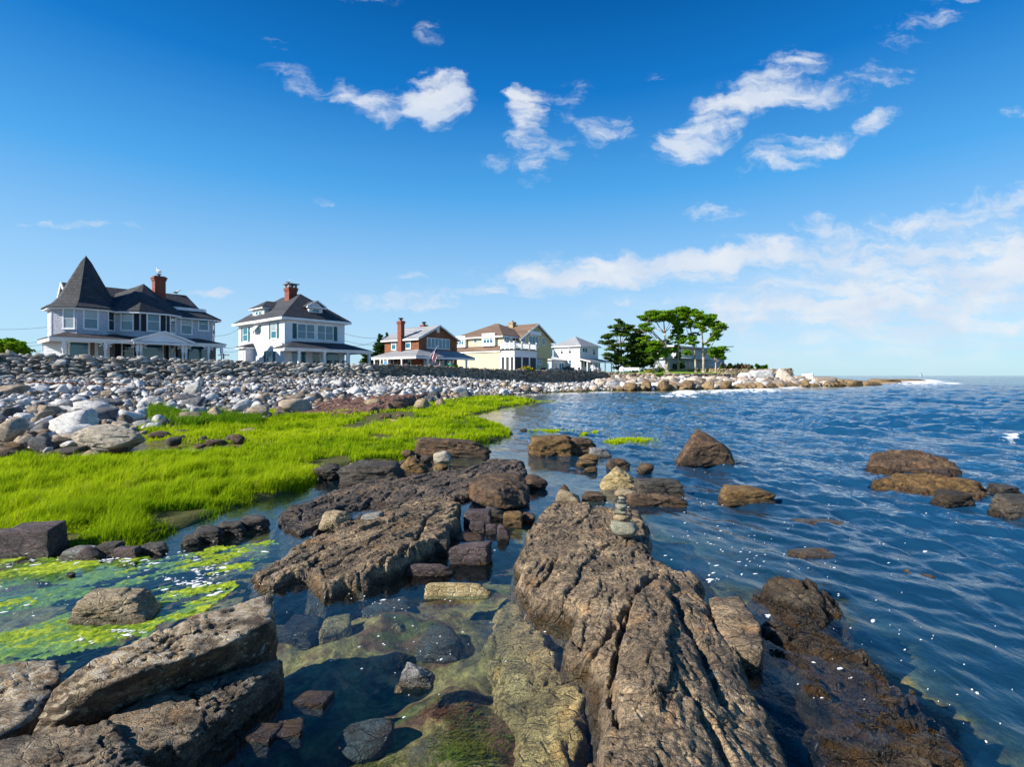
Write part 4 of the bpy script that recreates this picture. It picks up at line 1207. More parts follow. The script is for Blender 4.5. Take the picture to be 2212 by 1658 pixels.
class Heap:
    """many stones joined in one mesh"""
    def __init__(self): self.V = []; self.F = []; self.M = []; self.n = 0
    def add(self, lib, loc, scale, eul, mat):
        V, F = lib
        R = euler_mat(eul[2], eul[1], eul[0])
        self.V.append((V * scale) @ R.T + loc); self.F.append(F + self.n); self.M.append(np.full(len(F), mat)); self.n += len(V)
    def build(self, name, mats, parent=None, **props):
        me = mesh_np(name, np.concatenate(self.V), np.concatenate(self.F))
        for m in mats: me.materials.append(m)
        me.polygons.foreach_set('material_index', np.concatenate(self.M).astype(np.int32))
        return obj(name, me, None, parent, **props)

def scatter(rs, n, sizes, region, gap=0.42):
    """dart throwing: big ones first, keep those that do not sit inside another"""
    x0, x1, y0, y1 = region
    sizes = np.sort(sizes)[::-1]
    X = rs.uniform(x0, x1, n); Y = rs.uniform(y0, y1, n)
    return X, Y, sizes

def beach_stones():
    rs = np.random.RandomState(5)
    n = 60000
    # candidates over the whole beach, denser towards the camera
    X = rs.uniform(-52, 24, n); Y = rs.uniform(4, 106, n)
    ok = (np.abs(X) < Y * 1.12 + 1)
    X, Y = X[ok], Y[ok]
    dW = poly_dist(X, Y, WALL); dB = poly_dist(X, Y, BEACH)
    ok = (dW > 0.5) & (dB < 0.35)
    X, Y, dW, dB = X[ok], Y[ok], dW[ok], dB[ok]
    t = dW / np.maximum(dW - dB, .1)
    S = np.exp(rs.normal(-1.22, 0.45, len(X))) * (0.62 + 0.62 * np.clip(t, 0, 1))
    S = np.clip(S, 0.14, 1.5)
    far = np.clip((Y - 35) / 60, 0, 1)
    S = np.maximum(S, 0.17 + 0.2 * far)
    o = np.argsort(-S)
    grid = {}; keep = []
    for i in o:
        x, y, s = X[i], Y[i], S[i]
        gx, gy = int(x // 1.2), int(y // 1.2)
        bad = False
        for a in (-1, 0, 1):
            for b in (-1, 0, 1):
                for (qx, qy, qs) in grid.get((gx + a, gy + b), ()):
                    if (qx - x) ** 2 + (qy - y) ** 2 < (0.37 * (qs + s)) ** 2:
                        bad = True; break
                if bad: break
            if bad: break
        if bad: continue
        grid.setdefault((gx, gy), []).append((x, y, s)); keep.append(i)
        if len(keep) >= 9500: break
    keep = np.array(keep)
    X, Y, S = X[keep], Y[keep], S[keep]; t = t[keep]
    Z = land_z(X, Y)
    patch = fbm(X * 0.12, Y * 0.12, 6.0, 3)
    kind = rs.uniform(0, 1, len(X)) + 0.35 * patch - 0.16 * (t < 0.28)
    K = np.where(kind > 0.40, 0, np.where(kind > 0.12, 1, 2))       # pale, dark, warm
    K = np.where((t > 0.93) & (rs.uniform(0, 1, len(X)) < .5), 2, K)
    mats = [M_STONE_W, M_STONE_D, M_STONE_T]
    vis = S / Y + 0.002 * (rs.uniform(0, 1, len(X)))
    infr = np.abs(X / Y) < 0.99
    order = np.argsort(-(vis * infr))
    single = set(order[:300].tolist())
    cname = ['pale grey', 'dark slate', 'warm tan']
    heap = Heap()
    for i in range(len(X)):
        s = S[i]
        sc = np.array([s * rs.uniform(.85, 1.35), s * rs.uniform(.8, 1.15), s * rs.uniform(.55, .85)])
        eul = (rs.normal(0, .35), rs.normal(0, .35), rs.uniform(0, 6.28))
        loc = (X[i], Y[i], Z[i] + sc[2] * rs.uniform(.10, .30))
        if i in single:
            vx = CX + X[i] / Y[i] * FPX
            where = ('at the left picture edge' if vx < 90 else 'below the turret' if vx < 190 else 'below the porch pediment' if vx < 330 else 'below the grey house wing' if vx < 470 else
                     'below the gap between houses' if vx < 530 else 'below the white house' if vx < 700 else 'below the white house porch' if vx < 800 else 'below the brown shingled cottage' if vx < 1030 else 'below the yellow house')
            band = 'at the grass edge' if t[i] > .85 else 'low on the beach' if t[i] > .7 else 'in mid beach' if t[i] > .5 else 'high on the beach'
            sz = 'big' if s > .85 else 'mid-sized' if s > .55 else 'small'
            sz += ' flat' if sc[2] / sc[0] < .52 else ' long' if sc[0] / sc[1] > 1.35 else ' blocky' if sc[2] / sc[0] > .74 else ''
            o_ = obj('beach_stone', LIB3[i % 12], None, loc=loc, rot=eul, scale=sc, category='stone', group='loose stones of the beach',
                     label='%s %s stone %s, %s' % (sz, cname[K[i]], band, where))
            set_mat(o_, mats[K[i]])
        else:
            heap.add(LIB1[i % 10] if Y[i] < 40 else LIB0[i % 10], np.array(loc), sc, eul, K[i])
    # shingle between the stones
    m = 7200
    Xs = rs.uniform(-40, 6, m * 3); Ys = rs.uniform(8, 62, m * 3)
    dW = poly_dist(Xs, Ys, WALL); dB = poly_dist(Xs, Ys, BEACH)
    ok = np.where((dW > .3) & (dB < .8) & (np.abs(Xs / Ys) < 1.08))[0][:m]
    Zs = land_z(Xs[ok], Ys[ok])
    for j, i in enumerate(ok):
        s = rs.uniform(.08, .22) * (1 + Ys[i] / 60)
        heap.add(LIB0[j % 10], np.array((Xs[i], Ys[i], Zs[j] + .2 * s)), np.array([s * 1.2, s, s * .6]), (rs.normal(0, .3), rs.normal(0, .3), rs.uniform(0, 6)), int(rs.choice([0, 0, 1, 1, 2])))
    heap.build('beach_shingle', mats, kind='stuff', label='loose pale and dark stones covering the beach', category='stones')
beach_stones()

def point_boulders():
    rs = np.random.RandomState(15)
    X = rs.uniform(8, 80, 30000); Y = rs.uniform(66, 132, 30000)
    dW = poly_dist(X, Y, WALL); dB = poly_dist(X, Y, BEACH)
    ok = (dW > .2) & (dB < .6) & (X > 14)
    X, Y, dW, dB = X[ok], Y[ok], dW[ok], dB[ok]
    S = np.clip(np.exp(rs.normal(-.35, .48, len(X))), .45, 2.0)
    S = np.where(dW < 5, np.minimum(S, .95), S)
    o = np.argsort(-S); keep = []
    for i in o:
        if all((X[j] - X[i]) ** 2 + (Y[j] - Y[i]) ** 2 > (.36 * (S[i] + S[j])) ** 2 for j in keep):
            keep.append(i)
        if len(keep) >= 620: break
    keep = np.array(keep)
    X, Y, S, dW, dB = X[keep], Y[keep], S[keep], dW[keep], dB[keep]
    Z = land_z(X, Y)
    heap = Heap(); cnt = 0
    vis = np.argsort(-(S / Y) * (np.arctan2(X, Y) < .72))
    single = set(vis[:290].tolist())
    for i in range(len(X)):
        s = S[i]; t = dW[i] / max(dW[i] - dB[i], .1)
        sc = np.array([s * rs.uniform(.9, 1.4), s * rs.uniform(.8, 1.2), s * rs.uniform(.6, .9)])
        eul = (rs.normal(0, .3), rs.normal(0, .3), rs.uniform(0, 6.28))
        loc = (X[i], Y[i], Z[i] + sc[2] * .22)
        k = 1 if t > .96 else (0 if rs.uniform() < .72 else 2)
        mats = [M_POINT, M_REEF, M_STONE_W]
        if i in single:
            vx = CX + X[i] / Y[i] * FPX
            marks = [(1240, 'below the yellow house wall end'), (1290, 'below the far white house'), (1340, 'below the white garden chairs'), (1400, 'below the pines'), (1455, 'below the umbrella tree'), (1500, 'below the thin upright tree'), (1540, 'below the two pale trunks'), (1600, 'below the rose hedge'), (1660, 'below the garden wall end'), (1690, 'left below the stone pier'), (1720, 'right below the stone pier'), (1760, 'just past the stone pier'), (1800, 'close to the tip'), (9999, 'at the very tip')]
            where = next(w for lim, w in marks if vx < lim)
            sz = ('large' if s > 1.3 else 'mid-sized' if s > .85 else 'small') + (' flat' if sc[2] / sc[0] < .55 else ' long' if sc[0] / sc[1] > 1.35 else ' blocky' if sc[2] / sc[0] > .74 else '')
            o_ = obj('shore_boulder', LIB3[(i * 5) % 12], None, loc=loc, rot=eul, scale=sc, category='boulder', group='boulders of the rocky point',
                     label='%s %s boulder %s, %s' % (sz, ['pinkish tan', 'wet brown', 'pale grey'][k], 'at the waterline' if t > .96 else 'high in the bank' if t < .3 else 'in mid bank' if t < .6 else 'low in the bank', where))
            set_mat(o_, mats[k])
        else:
            heap.add(LIB1[i % 10], np.array(loc), sc, eul, k)
    heap.build('point_stones', [M_POINT, M_REEF, M_STONE_W], kind='stuff', label='smaller stones between the boulders of the point', category='stones')
point_boulders()

def far_boulder(label, box, d, m, seed, shape='round', z0=None, k=4, depth=.8):
    vx0, vx1, vt, vb = box
    w = (vx1 - vx0) / FPX * d
    zt = CAMH - (vt - CY) / FPX * d; zb = CAMH - (vb - CY) / FPX * d
    rs = np.random.RandomState(seed)
    if shape == 'round':
        N, D = rand_planes(rs, 14, lo=.66, hi=.96); V, F = star(N, D, k, .05)
    else:
        N, D, c = hull_planes(np.array(SHAPES[shape]) + rs.uniform(-.1, .1, (len(SHAPES[shape]), 3))); V, F = star(N, D, k, .04); V = V + c
    V = rough_up(V, .07, 1.6, seed, .03, (.3, .2, 1), .04)
    V /= np.abs(V).max(0)
    h = zt - zb
    V *= np.array([w / 2, w / 2 * depth, h * .62])
    obj('boulder', mesh_np('boulder', V, F), m, loc=(((vx0 + vx1) / 2 - CX) / FPX * d, d, zt - h * .62), label=label, category='boulder')
far_boulder('tall white boulder beside the end of the garden wall', (1618, 1668, 797, 826), 101, M_STONE_W, 402, 'block')
far_boulder('great white-topped boulder at the foot of the stone pier', (1658, 1722, 793, 836), 101, M_POINT, 403, 'peak')
far_boulder('small white boulder left of the tall white boulder', (1594, 1628, 805, 824), 100, M_STONE_W, 404)
far_boulder('pale square boulder perched past the stone pier', (1730, 1758, 805, 824), 103, M_STONE_W, 405, 'slab')
far_boulder('brown upright boulder near the tip of the point', (1714, 1738, 812, 836), 101, M_POINT, 406, 'block')
far_boulder('broad cracked brown boulder near the tip of the point', (1750, 1800, 812, 838), 102, M_POINT, 407, 'block')
far_boulder('brown boulder sloping into the sea at the tip', (1786, 1832, 814, 837), 103, M_REEF, 408, 'wedge')
far_boulder('low dark rock in the surf before the tip', (1722, 1762, 830, 841), 98, M_REEF, 409)
for i, (bx, d) in enumerate([((1826, 1862, 820, 833), 108), ((1855, 1900, 823, 832), 112), ((1880, 1940, 818, 826), 150), ((1800, 1850, 819, 830), 118), ((1905, 1965, 825, 830), 130), ((1930, 1992, 819, 824), 170)]):
    far_boulder('%s low brown reef rock past the tip of the point' % ['first', 'second', 'third', 'fourth', 'fifth', 'farthest'][i], bx, d, M_REEF, 420 + i, 'flat', k=3)

# ------------------------------------------------------------------ sea walls, stone by stone
def lerp_line(poly, vals, s):
    """point, direction, value at arc length s"""
    P0 = np.asarray(poly, float)
    for i in range(len(P0) - 1):
        L = np.linalg.norm(P0[i + 1] - P0[i])
        if s <= L or i == len(P0) - 2:
            t = min(max(s / L, 0), 1)
            e = (P0[i + 1] - P0[i]) / L
            return P0[i] + e * t * L, e, [v[i] + t * (v[i + 1] - v[i]) for v in vals]
        s -= L

WALL_LIB = [mesh_np('stone', *stone_mesh(500 + i, 2, lo=.7, hi=1.0, n=8)) for i in range(8)]
WALL_RAW = [stone_mesh(500 + i, 1, lo=.7, hi=1.0, n=8) for i in range(8)]
for me in WALL_LIB: me.materials.append(M_WALL_R)

def stone_wall(name, label, line, zb, ztop, m, cell=(.42, .22), batter=.25, thick=.7, jit=.5, seed=1, limit=300, mort=None, proud=.10, s_from=0.0):
    rs = np.random.RandomState(seed)
    P0 = np.asarray(line, float)
    Ls = np.linalg.norm(np.diff(P0, axis=0), axis=1); L = Ls.sum()
    root = thing(name, label, 'wall', (P0[0][0], P0[0][1], zb[0]))
    root['kind'] = 'thing'
    off = np.array([P0[0][0], P0[0][1], zb[0]])
    # core
    n = max(int(L / 1.0), 8)
    rows = []
    for i in range(n + 1):
        p, e, (b, t) = lerp_line(P0, (zb, ztop), L * i / n)
        nr = np.array([e[1], -e[0]])
        w = .06 * pn(i * .7, seed * 3.1)
        f = p + nr * (batter + w); k = p - nr * thick
        rows.append([(*(f), b - .6), (*(p + nr * w), t - .06 + .06 * pn(i * .9, 4.4)), (*(p - nr * thick * .5), t - .03), (*k, t - .1), (*k, b - .6)])
    mb = MB()
    V = [v for r in rows for v in r]
    Fc = [(i * 5 + j, (i + 1) * 5 + j, (i + 1) * 5 + j + 1, i * 5 + j + 1) for i in range(n) for j in range(4)]
    Fc += [(0, 1, 2, 3, 4), tuple(n * 5 + j for j in (4, 3, 2, 1, 0))]
    mb.poly([np.asarray(v) - off for v in V], Fc)
    mb.build('core', mort or M_MORTAR, root)
    spots = []
    s = 0.0
    while s < L:
        p, e, (b, t) = lerp_line(P0, (zb, ztop), s)
        nr = np.array([e[1], -e[0]])
        H = t - b + .25
        nrow = max(int(H / cell[1]), 2)
        for r in range(nrow + 1):
            q = (r + rs.uniform(-.3, .3) * jit) / nrow
            z = b - .25 + H * q
            oo = batter * (1 - q) + proud * rs.uniform(.2, 1 + .8 * (jit > .9))
            ss = s + (.5 * cell[0] if r % 2 else 0) + rs.uniform(-.3, .3) * jit * cell[0]
            pp, e2, _ = lerp_line(P0, (zb, ztop), min(max(ss, 0), L))
            pos = np.array([*(pp + nr * (oo - .05)), z])
            sv = math.exp(rs.normal(0, .34 * jit)); sz = np.array([cell[0] * rs.uniform(.75, 1.5), cell[0] * rs.uniform(.6, .9), cell[1] * rs.uniform(.8, 1.35)]) * sv
            ang = math.atan2(e2[1], e2[0])
            spots.append((pos, sz, (rs.normal(0, .3 * jit), rs.normal(0, .25 * jit), ang + rs.normal(0, .2 * jit))))
        s += cell[0]
    score = [-(sp[1][0] * sp[1][2]) / sp[0][1] ** 2 * (1.0 if abs(sp[0][0] / sp[0][1]) < 1.0 else .01) for sp in spots]
    order = np.argsort(score)
    single = set(order[:limit].tolist())
    heap = Heap()
    for i, (pos, sz, eul) in enumerate(spots):
        if i in single:
            o = obj('stone', WALL_LIB[i % 8], None, root, loc=tuple(pos - off), rot=eul, scale=sz)
            set_mat(o, m)
        else:
            heap.add(WALL_RAW[i % 8], pos - off, sz, eul, 0)
    if heap.n:
        heap.build('small_stones', [m], root, kind='stuff')
    return root
stone_wall('sea_wall', 'tumbledown rubble sea wall in front of the turreted and the white house', WALL[1:8], Z_BASE[1:8], Z_TOP[1:8], M_WALL_R, (.46, .19), 2.2, .9, 1.0, 61)
stone_wall('sea_wall', 'cobble sea wall in front of the brown shingled cottage', WALL[7:11], [2.0, 2.0, 1.75, 1.2], Z_TOP[7:11], M_WALL_C, (.34, .26), .15, .7, .7, 62)
stone_wall('sea_wall', 'tall brown stone sea wall in front of the yellow house', WALL[10:14], Z_BASE[10:14], Z_TOP[10:14], M_WALL_F, (.55, .34), .12, .7, .6, 63)
stone_wall('lawn_wall', 'low dark retaining wall along the edge of the point lawn', WALL[13:18], [1.3, 1.4, 1.5, 1.5, 1.5], [2.6, 2.45, 2.42, 2.42, 2.4], M_WALL_F, (.6, .3), .05, .5, .6, 64, limit=120)

# ------------------------------------------------------------------ marsh grass
def mat_grass(name='marsh grass', a=(0.07, 0.20, 0.003), b=(0.42, 0.54, 0.010), tip=(0.52, 0.62, 0.02)):
    m, g, out = new_mat(name)
    tone = g.n('ShaderNodeAttribute', attribute_name='tone').outputs['Fac']
    hh = g.n('ShaderNodeAttribute', attribute_name='high').outputs['Fac']
    c = g.mix(tone, a, b)
    c = g.mix(g.mapr(hh, .3, 1.0, 0.0, .45), c, tip)
    c = g.mix(g.mapr(tone, 1.05, 1.3, 0, 1, False), c, (.46, .36, .12))
    df = g.n('ShaderNodeBsdfDiffuse'); g.l(c, df.inputs[0])
    tr = g.n('ShaderNodeBsdfTranslucent'); g.l(c, tr.inputs[0])
    mx = g.n('ShaderNodeMixShader'); mx.inputs[0].default_value = .42
    g.l(df.outputs[0], mx.inputs[1]); g.l(tr.outputs[0], mx.inputs[2])
    g.l(mx.outputs[0], out.inputs['Surface'])
    return m
M_GRASS = mat_grass()

def blades(X, Y, Z, H, W, rs, tone, lean=.35):
    n = len(X)
    a = rs.uniform(0, 6.283, n); la = rs.normal(math.radians(20), .9, n); l = np.abs(rs.normal(lean, .22, n)) * H
    ux, uy = np.cos(a) * W, np.sin(a) * W
    dx, dy = np.cos(la) * l, np.sin(la) * l
    V = np.zeros((n, 5, 3))
    V[:, 0] = np.stack([X - ux, Y - uy, Z], -1); V[:, 1] = np.stack([X + ux, Y + uy, Z], -1)
    V[:, 2] = np.stack([X + .7 * ux + .35 * dx, Y + .7 * uy + .35 * dy, Z + .6 * H], -1)
    V[:, 3] = np.stack([X - .7 * ux + .35 * dx, Y - .7 * uy + .35 * dy, Z + .6 * H], -1)
    V[:, 4] = np.stack([X + dx, Y + dy, Z + H * (1 - .25 * np.clip(l / H, 0, 1))], -1)
    i = np.arange(n)[:, None] * 5
    F = np.concatenate([i + np.array([[0, 1, 2]]), i + np.array([[0, 2, 3]]), i + np.array([[3, 2, 4]])], 0)
    hi = np.tile(np.array([0, 0, .6, .6, 1.0]), n); tn = np.repeat(tone, 5)
    return V.reshape(-1, 3), F, hi, tn

def grow(name, X, Y, H, W, rs, m, z=None, tone=None, lean=.35, **props):
    Z = (land_z(X, Y) if z is None else z) - .02
    tone = np.clip(.55 + .75 * fbm(X * .30, Y * .30, 3.0, 4) + .35 * fbm(X * 2.2, Y * 2.2, 6.0, 2) + rs.normal(0, .22, len(X)), 0, 1) + .4 * (rs.uniform(0, 1, len(X)) < .05 + .10 * (fbm(X * .9, Y * .9, 31.0, 3) > .25)) if tone is None else tone
    V, F, hi, tn = blades(X, Y, Z, H, W, rs, tone, lean)
    me = mesh_np(name, V, F, smooth=False)
    attr(me, 'high', hi); attr(me, 'tone', tn)
    return obj(name, me, m, **props)

def marsh():
    rs = np.random.RandomState(8)
    G = np.array(GRASS)
    def band(n, d0, d1):
        Y = d0 * (d1 / d0) ** rs.uniform(0, 1, n)
        X = Y * rs.uniform(-1.1, .12, n)
        return X, Y
    X, Y = band(560000, 6.0, 58)
    sd = poly_dist(X, Y, G, True) + .50 * fbm(X * 1.3, Y * 1.3, 1.0, 4)
    pools = [P(842, 902, .05), P(470, 1050, .05)]
    pd = np.hypot((X - pools[0][0]) / 1.3, (Y - pools[0][1]) / 2.6)
    bare = fbm(X * .55, Y * .55, 21.0, 3)
    ok = (sd > 0.0) & (pd > 1) & (bare < .22 + .35 * sstep(.2, 2.5, sd) * (Y < 16) + rs.uniform(-.1, .1, len(X)))
    X, Y, sd = X[ok], Y[ok], sd[ok]
    cl = fbm(X * .8, Y * .8, 7.0, 4) + .7 * fbm(X * 3.2, Y * 3.2, 17.0, 3)
    H = (.165 + .20 * cl + .08 * rs.uniform(-1, 1, len(X))) * (.65 + .35 * sstep(0, .5, sd))
    H = np.clip(H * np.where(Y < 12, 1.15, .95), .07, .5)
    W = np.maximum(.0035, Y * .00062)
    print('grass blades', len(X))
    grow('marsh_grass', X, Y, H, W, rs, M_GRASS, kind='stuff', label='bright lime-green salt marsh grass in front of the beach', category='grass')
    # taller dark tufts at the head of the pool, and the overhanging tuft by the black stones
    n = 9000
    vx = rs.uniform(318, 560, n); vy = 912 + rs.normal(0, 3.5, n) + 3 * np.sin(vx * .05)
    p = np.array([P(a, b, .1) for a, b in zip(vx, vy)])
    grow('rushes', p[:, 0], p[:, 1], rs.uniform(.3, .55, n), np.full(n, .016), rs, mat_grass('rushes', (.03, .10, .004), (.11, .26, .006), (.2, .32, .02)), kind='stuff', label='taller dark green rushes at the head of the marsh pool', category='grass')
    for k, (cx, cy, sx, sy, n, lb) in enumerate([(1365, 952, 40, 3.2, 1500, 'yellow-green grass islet in the water beyond the cairn'), (1330, 957, 30, 1.5, 500, None), (1262, 939, 9, 1.6, 260, 'small tuft of grass in the inlet, left of the islet'), (1284, 935, 7, 1.2, 160, 'second small tuft of grass in the inlet'), (1180, 932, 40, 1.6, 500, 'sparse strip of grass standing in the inlet'), (1130, 868, 60, 2.4, 900, 'last thin grass at the water end of the marsh')]):
        vx = cx + rs.normal(0, .5, n) * sx; vy = cy + rs.normal(0, .5, n) * sy
        p = np.array([P(a, b, .0) for a, b in zip(vx, vy)])
        grow('grass_islet', p[:, 0], p[:, 1], rs.uniform(.06, .17, n), np.maximum(.008, p[:, 1] * .0008), rs, M_GRASS, z=np.zeros(n) - .03, tone=rs.uniform(.6, 1, n), kind='stuff', label=lb or 'near skirt of the grass islet beyond the cairn', category='grass')
marsh()

# ------------------------------------------------------------------ algae and foam
def mat_algae():
    m, g, out = new_mat('floating algae')
    p = worldpos(g)
    n = g.noise(p, 9, 5, .6); n2 = g.noise(p, 40, 3, .6)
    c = g.ramp(n, [(.3, (.08, .15, .008)), (.44, (.24, .36, .010)), (.58, (.46, .54, .02)), (.75, (.26, .44, .05))])
    c = g.mix(g.mapr(n2, .35, .7), g.mix(.4, c, (.02, .05, .0)), c)
    principled(g, out, c, .55, g.bump(g.noise(p, 55, 4, .7), .8, .012), .35)
    return m
ALGAE_V = [(-40, 1212), (60, 1206), (135, 1208), (230, 1214), (330, 1208), (420, 1192), (480, 1184), (600, 1166), (612, 1176), (575, 1200), (545, 1225), (520, 1255), (490, 1290), (430, 1325), (360, 1362), (280, 1385), (200, 1410), (120, 1425), (30, 1432), (-60, 1440)]
def algae():
    O = np.array([P(a, b)[:2] for a, b in ALGAE_V])
    res = .017
    x0, y0 = O.min(0); x1, y1 = O.max(0)
    nx, ny = int((x1 - x0) / res), int((y1 - y0) / res)
    X, Y = np.meshgrid(x0 + np.arange(nx) * res, y0 + np.arange(ny) * res)
    sd = poly_dist(X.ravel(), Y.ravel(), O, True).reshape(X.shape)
    th = math.radians(38)
    A = X * math.cos(th) + Y * math.sin(th); Bc = -X * math.sin(th) + Y * math.cos(th)
    f = fbm(A * .8, Bc * 2.4, 2.0, 4) + .38 * fbm(A * 4, Bc * 11, 5.0, 4) + .30 * fbm(A * 16, Bc * 30, 9.0, 3)
    # open water lies in the middle of the pool
    c = P(400, 1240)
    open_ = np.exp(-(((X - c[0]) / .85) ** 2 + ((Y - c[1]) / .75) ** 2))
    keep = (sd + .2 * fbm(X * 3, Y * 3, 1.0, 3) > 0) & (f - .55 * open_ > -.40)
    Z = -.005 + .030 * np.clip(f + .10 - .5 * open_, -.3, .5) + .016 * np.abs(fbm(X * 12, Y * 12, 3.0, 3)) + .005 * fbm(X * 40, Y * 40, 3.0, 2)
    idx = np.arange(nx * ny).reshape(ny, nx)
    kf = keep[:-1, :-1] & keep[1:, :-1] & keep[:-1, 1:] & keep[1:, 1:]
    F = np.stack([idx[:-1, :-1][kf], idx[:-1, 1:][kf], idx[1:, 1:][kf], idx[1:, :-1][kf]], -1)
    used = np.unique(F); rm = np.full(nx * ny, -1); rm[used] = np.arange(len(used))
    jx = res * .45 * fbm(X * 37, Y * 37, 8.0, 2); jy = res * .45 * fbm(X * 37, Y * 37, 18.0, 2)
    me = mesh_np('algae', np.stack([X + jx, Y + jy, Z], -1).reshape(-1, 3)[used], rm[F])
    obj('algae', me, mat_algae(), kind='stuff', label='yellow-green algae floating on the pool at the left', category='algae')
algae()

def foam_flecks():
    rs = np.random.RandomState(77)
    V = []; F = []; n0 = 0
    areas = [(430, 1225, 70, 30, 240, .022, .9), (380, 1240, 90, 34, 200, .018, .9), (400, 1268, 50, 8, 130, .020, .95), (300, 1300, 60, 30, 40, .02, .6), (215, 1380, 60, 12, 60, .016, .6), (260, 1368, 50, 6, 50, .018, .4), (120, 1220, 90, 10, 60, .02, .6), (60, 1290, 70, 50, 60, .018, .6), (240, 1213, 60, 5, 60, .025, .8),
             (760, 1400, 120, 90, 70, .009, .9), (950, 1400, 90, 110, 60, .011, .9), (1100, 1450, 60, 120, 30, .011, .9), (860, 1300, 130, 20, 40, .011, .9), (1080, 1200, 50, 40, 40, .012, .8),
             (1560, 1180, 110, 45, 240, .026, .6), (1680, 1190, 120, 50, 160, .022, .6), (1570, 1255, 50, 18, 60, .045, .7), (1620, 1330, 50, 10, 60, .03, .5), (1800, 1290, 200, 80, 150, .018, .6), (1950, 1400, 200, 110, 130, .016, .6), (1780, 1420, 60, 30, 26, .02, .8), (1480, 1090, 90, 20, 120, .018, .7),
             (1520, 1012, 60, 14, 90, .025, .8), (1300, 1095, 90, 14, 90, .015, .8), (1900, 1150, 220, 60, 120, .02, .6), (2080, 1540, 70, 60, 40, .018, .7)]
    for cx, cy, sx, sy, n, size, asp in areas:
        n = max(6, int(n * (.48 if cx < 700 else .6 if cx < 1000 else .26)))
        vx = cx + rs.normal(0, .7, n) * sx; vy = np.maximum(cy + rs.normal(0, .7, n) * sy, 900)
        st = fbm(vx * .006 + vy * .01, vy * .045 - vx * .012, 3.0, 2); kp = st > -.12
        vx, vy = vx[kp], vy[kp]
        pts = np.array([P(a, b) for a, b in zip(vx, vy)])
        bz = bed_z(pts[:, 0], pts[:, 1])
        zs = sea_z(pts[:, 0], pts[:, 1])
        for p, b, z in zip(pts, bz, zs):
            if b > -.02: continue
            r = (.52 if cx < 700 else .40) * size * np.exp(rs.normal(0, .55)); k = 9
            t = np.arange(k) / k * 6.283
            rr = r * (1 + .35 * rs.uniform(-1, 1, k))
            a = math.radians(30) + rs.normal(0, .3)
            u, w = rr * np.cos(t) * 1.5, rr * np.sin(t) * asp * .8
            ring = np.stack([p[0] + u * math.cos(a) - w * math.sin(a), p[1] + u * math.sin(a) + w * math.cos(a), np.full(k, z + .004)], -1)
            V.append(ring); V.append([[p[0], p[1], z + .010]])
            F += [(n0 + i, n0 + (i + 1) % k, n0 + k) for i in range(k)]
            n0 += k + 1
    me = mesh_np('foam', np.concatenate(V), np.array(F))
    obj('foam', me, mat_plain('sea foam', (.80, .84, .86), .8, .05), kind='stuff', label='white foam flecks drifting on the water', category='foam')
foam_flecks()

def tell_apart(prefix):
    """where several stones would share a label, say which one from the left"""
    by = {}
    for o in COL.objects:
        if o.name.split('.')[0] == prefix:
            by.setdefault(o['label'], []).append(o)
    nth = ['leftmost', 'second from left', 'third from left', 'fourth from left', 'fifth from left', 'sixth from left', 'seventh from left', 'eighth from left', 'ninth from left', 'tenth from left', 'eleventh from left', 'twelfth from left']
    for lab, os_ in by.items():
        if len(os_) < 2: continue
        os_.sort(key=lambda o: o.location.x / o.location.y)
        for k, o in enumerate(os_):
            w = nth[k] if k < min(len(nth), len(os_) - 1) or (k == len(os_) - 1 and False) else ('rightmost' if k == len(os_) - 1 else None)
            if w:
                nl = lab + ', ' + w
                o['label'] = nl if len(nl.split()) <= 16 else nl.replace(' the ', ' ')
tell_apart('beach_stone')
tell_apart('shore_boulder')
# ------------------------------------------------------------------ house materials
def mat_siding(name, col, var=.06, shingle=False, scale=5.0, rough=.65):
    m, g, out = new_mat(name)
    p = worldpos(g)
    n = g.noise(p, .9, 4, .6)
    c = g.mix(g.mapr(n, .3, .7), tuple(x * (1 - var) for x in col), tuple(min(1, x * (1 + var)) for x in col))
    r = rnd_value(g)
    c = g.mix(g.math('MULTIPLY', r, .10), c, tuple(x * .6 for x in col))
    h = g.noise(p, 30, 3)
    if shingle:
        b = g.n('ShaderNodeTexBrick')
        sep = g.n('ShaderNodeSeparateXYZ'); g.l(p, sep.inputs[0])
        cm = g.n('ShaderNodeCombineXYZ')
        g.l(g.math('ADD', sep.outputs[0], sep.outputs[1]), cm.inputs[0]); g.l(sep.outputs[2], cm.inputs[1])
        g.l(cm.outputs[0], b.inputs['Vector'])
        b.inputs['Scale'].default_value = scale
        b.inputs['Color1'].default_value = (*[x * .72 for x in col], 1); b.inputs['Color2'].default_value = (*[min(1, x * 1.3) for x in col], 1)
        b.inputs['Mortar'].default_value = (*[x * .35 for x in col], 1)
        b.inputs['Mortar Size'].default_value = .03
        b.inputs['Brick Width'].default_value = .6; b.inputs['Row Height'].default_value = .5
        c = g.mix(.75, c, b.outputs[0])
        h = g.math('ADD', h, g.math('MULTIPLY', b.outputs['Fac'], -2.0))
    principled(g, out, c, rough, g.bump(h, .4, .01), .3)
    return m

def mat_glass(name, base, rough=.04):
    m, g, out = new_mat(name)
    p = worldpos(g)
    nb = g.bump(g.noise(p, .8, 2), .25, .05)
    b = principled(g, out, g.mix(g.noise(p, .7, 3), base, tuple(min(1, x * 1.6 + .004) for x in base)), rough, nb, .5, 1.75)
    return m

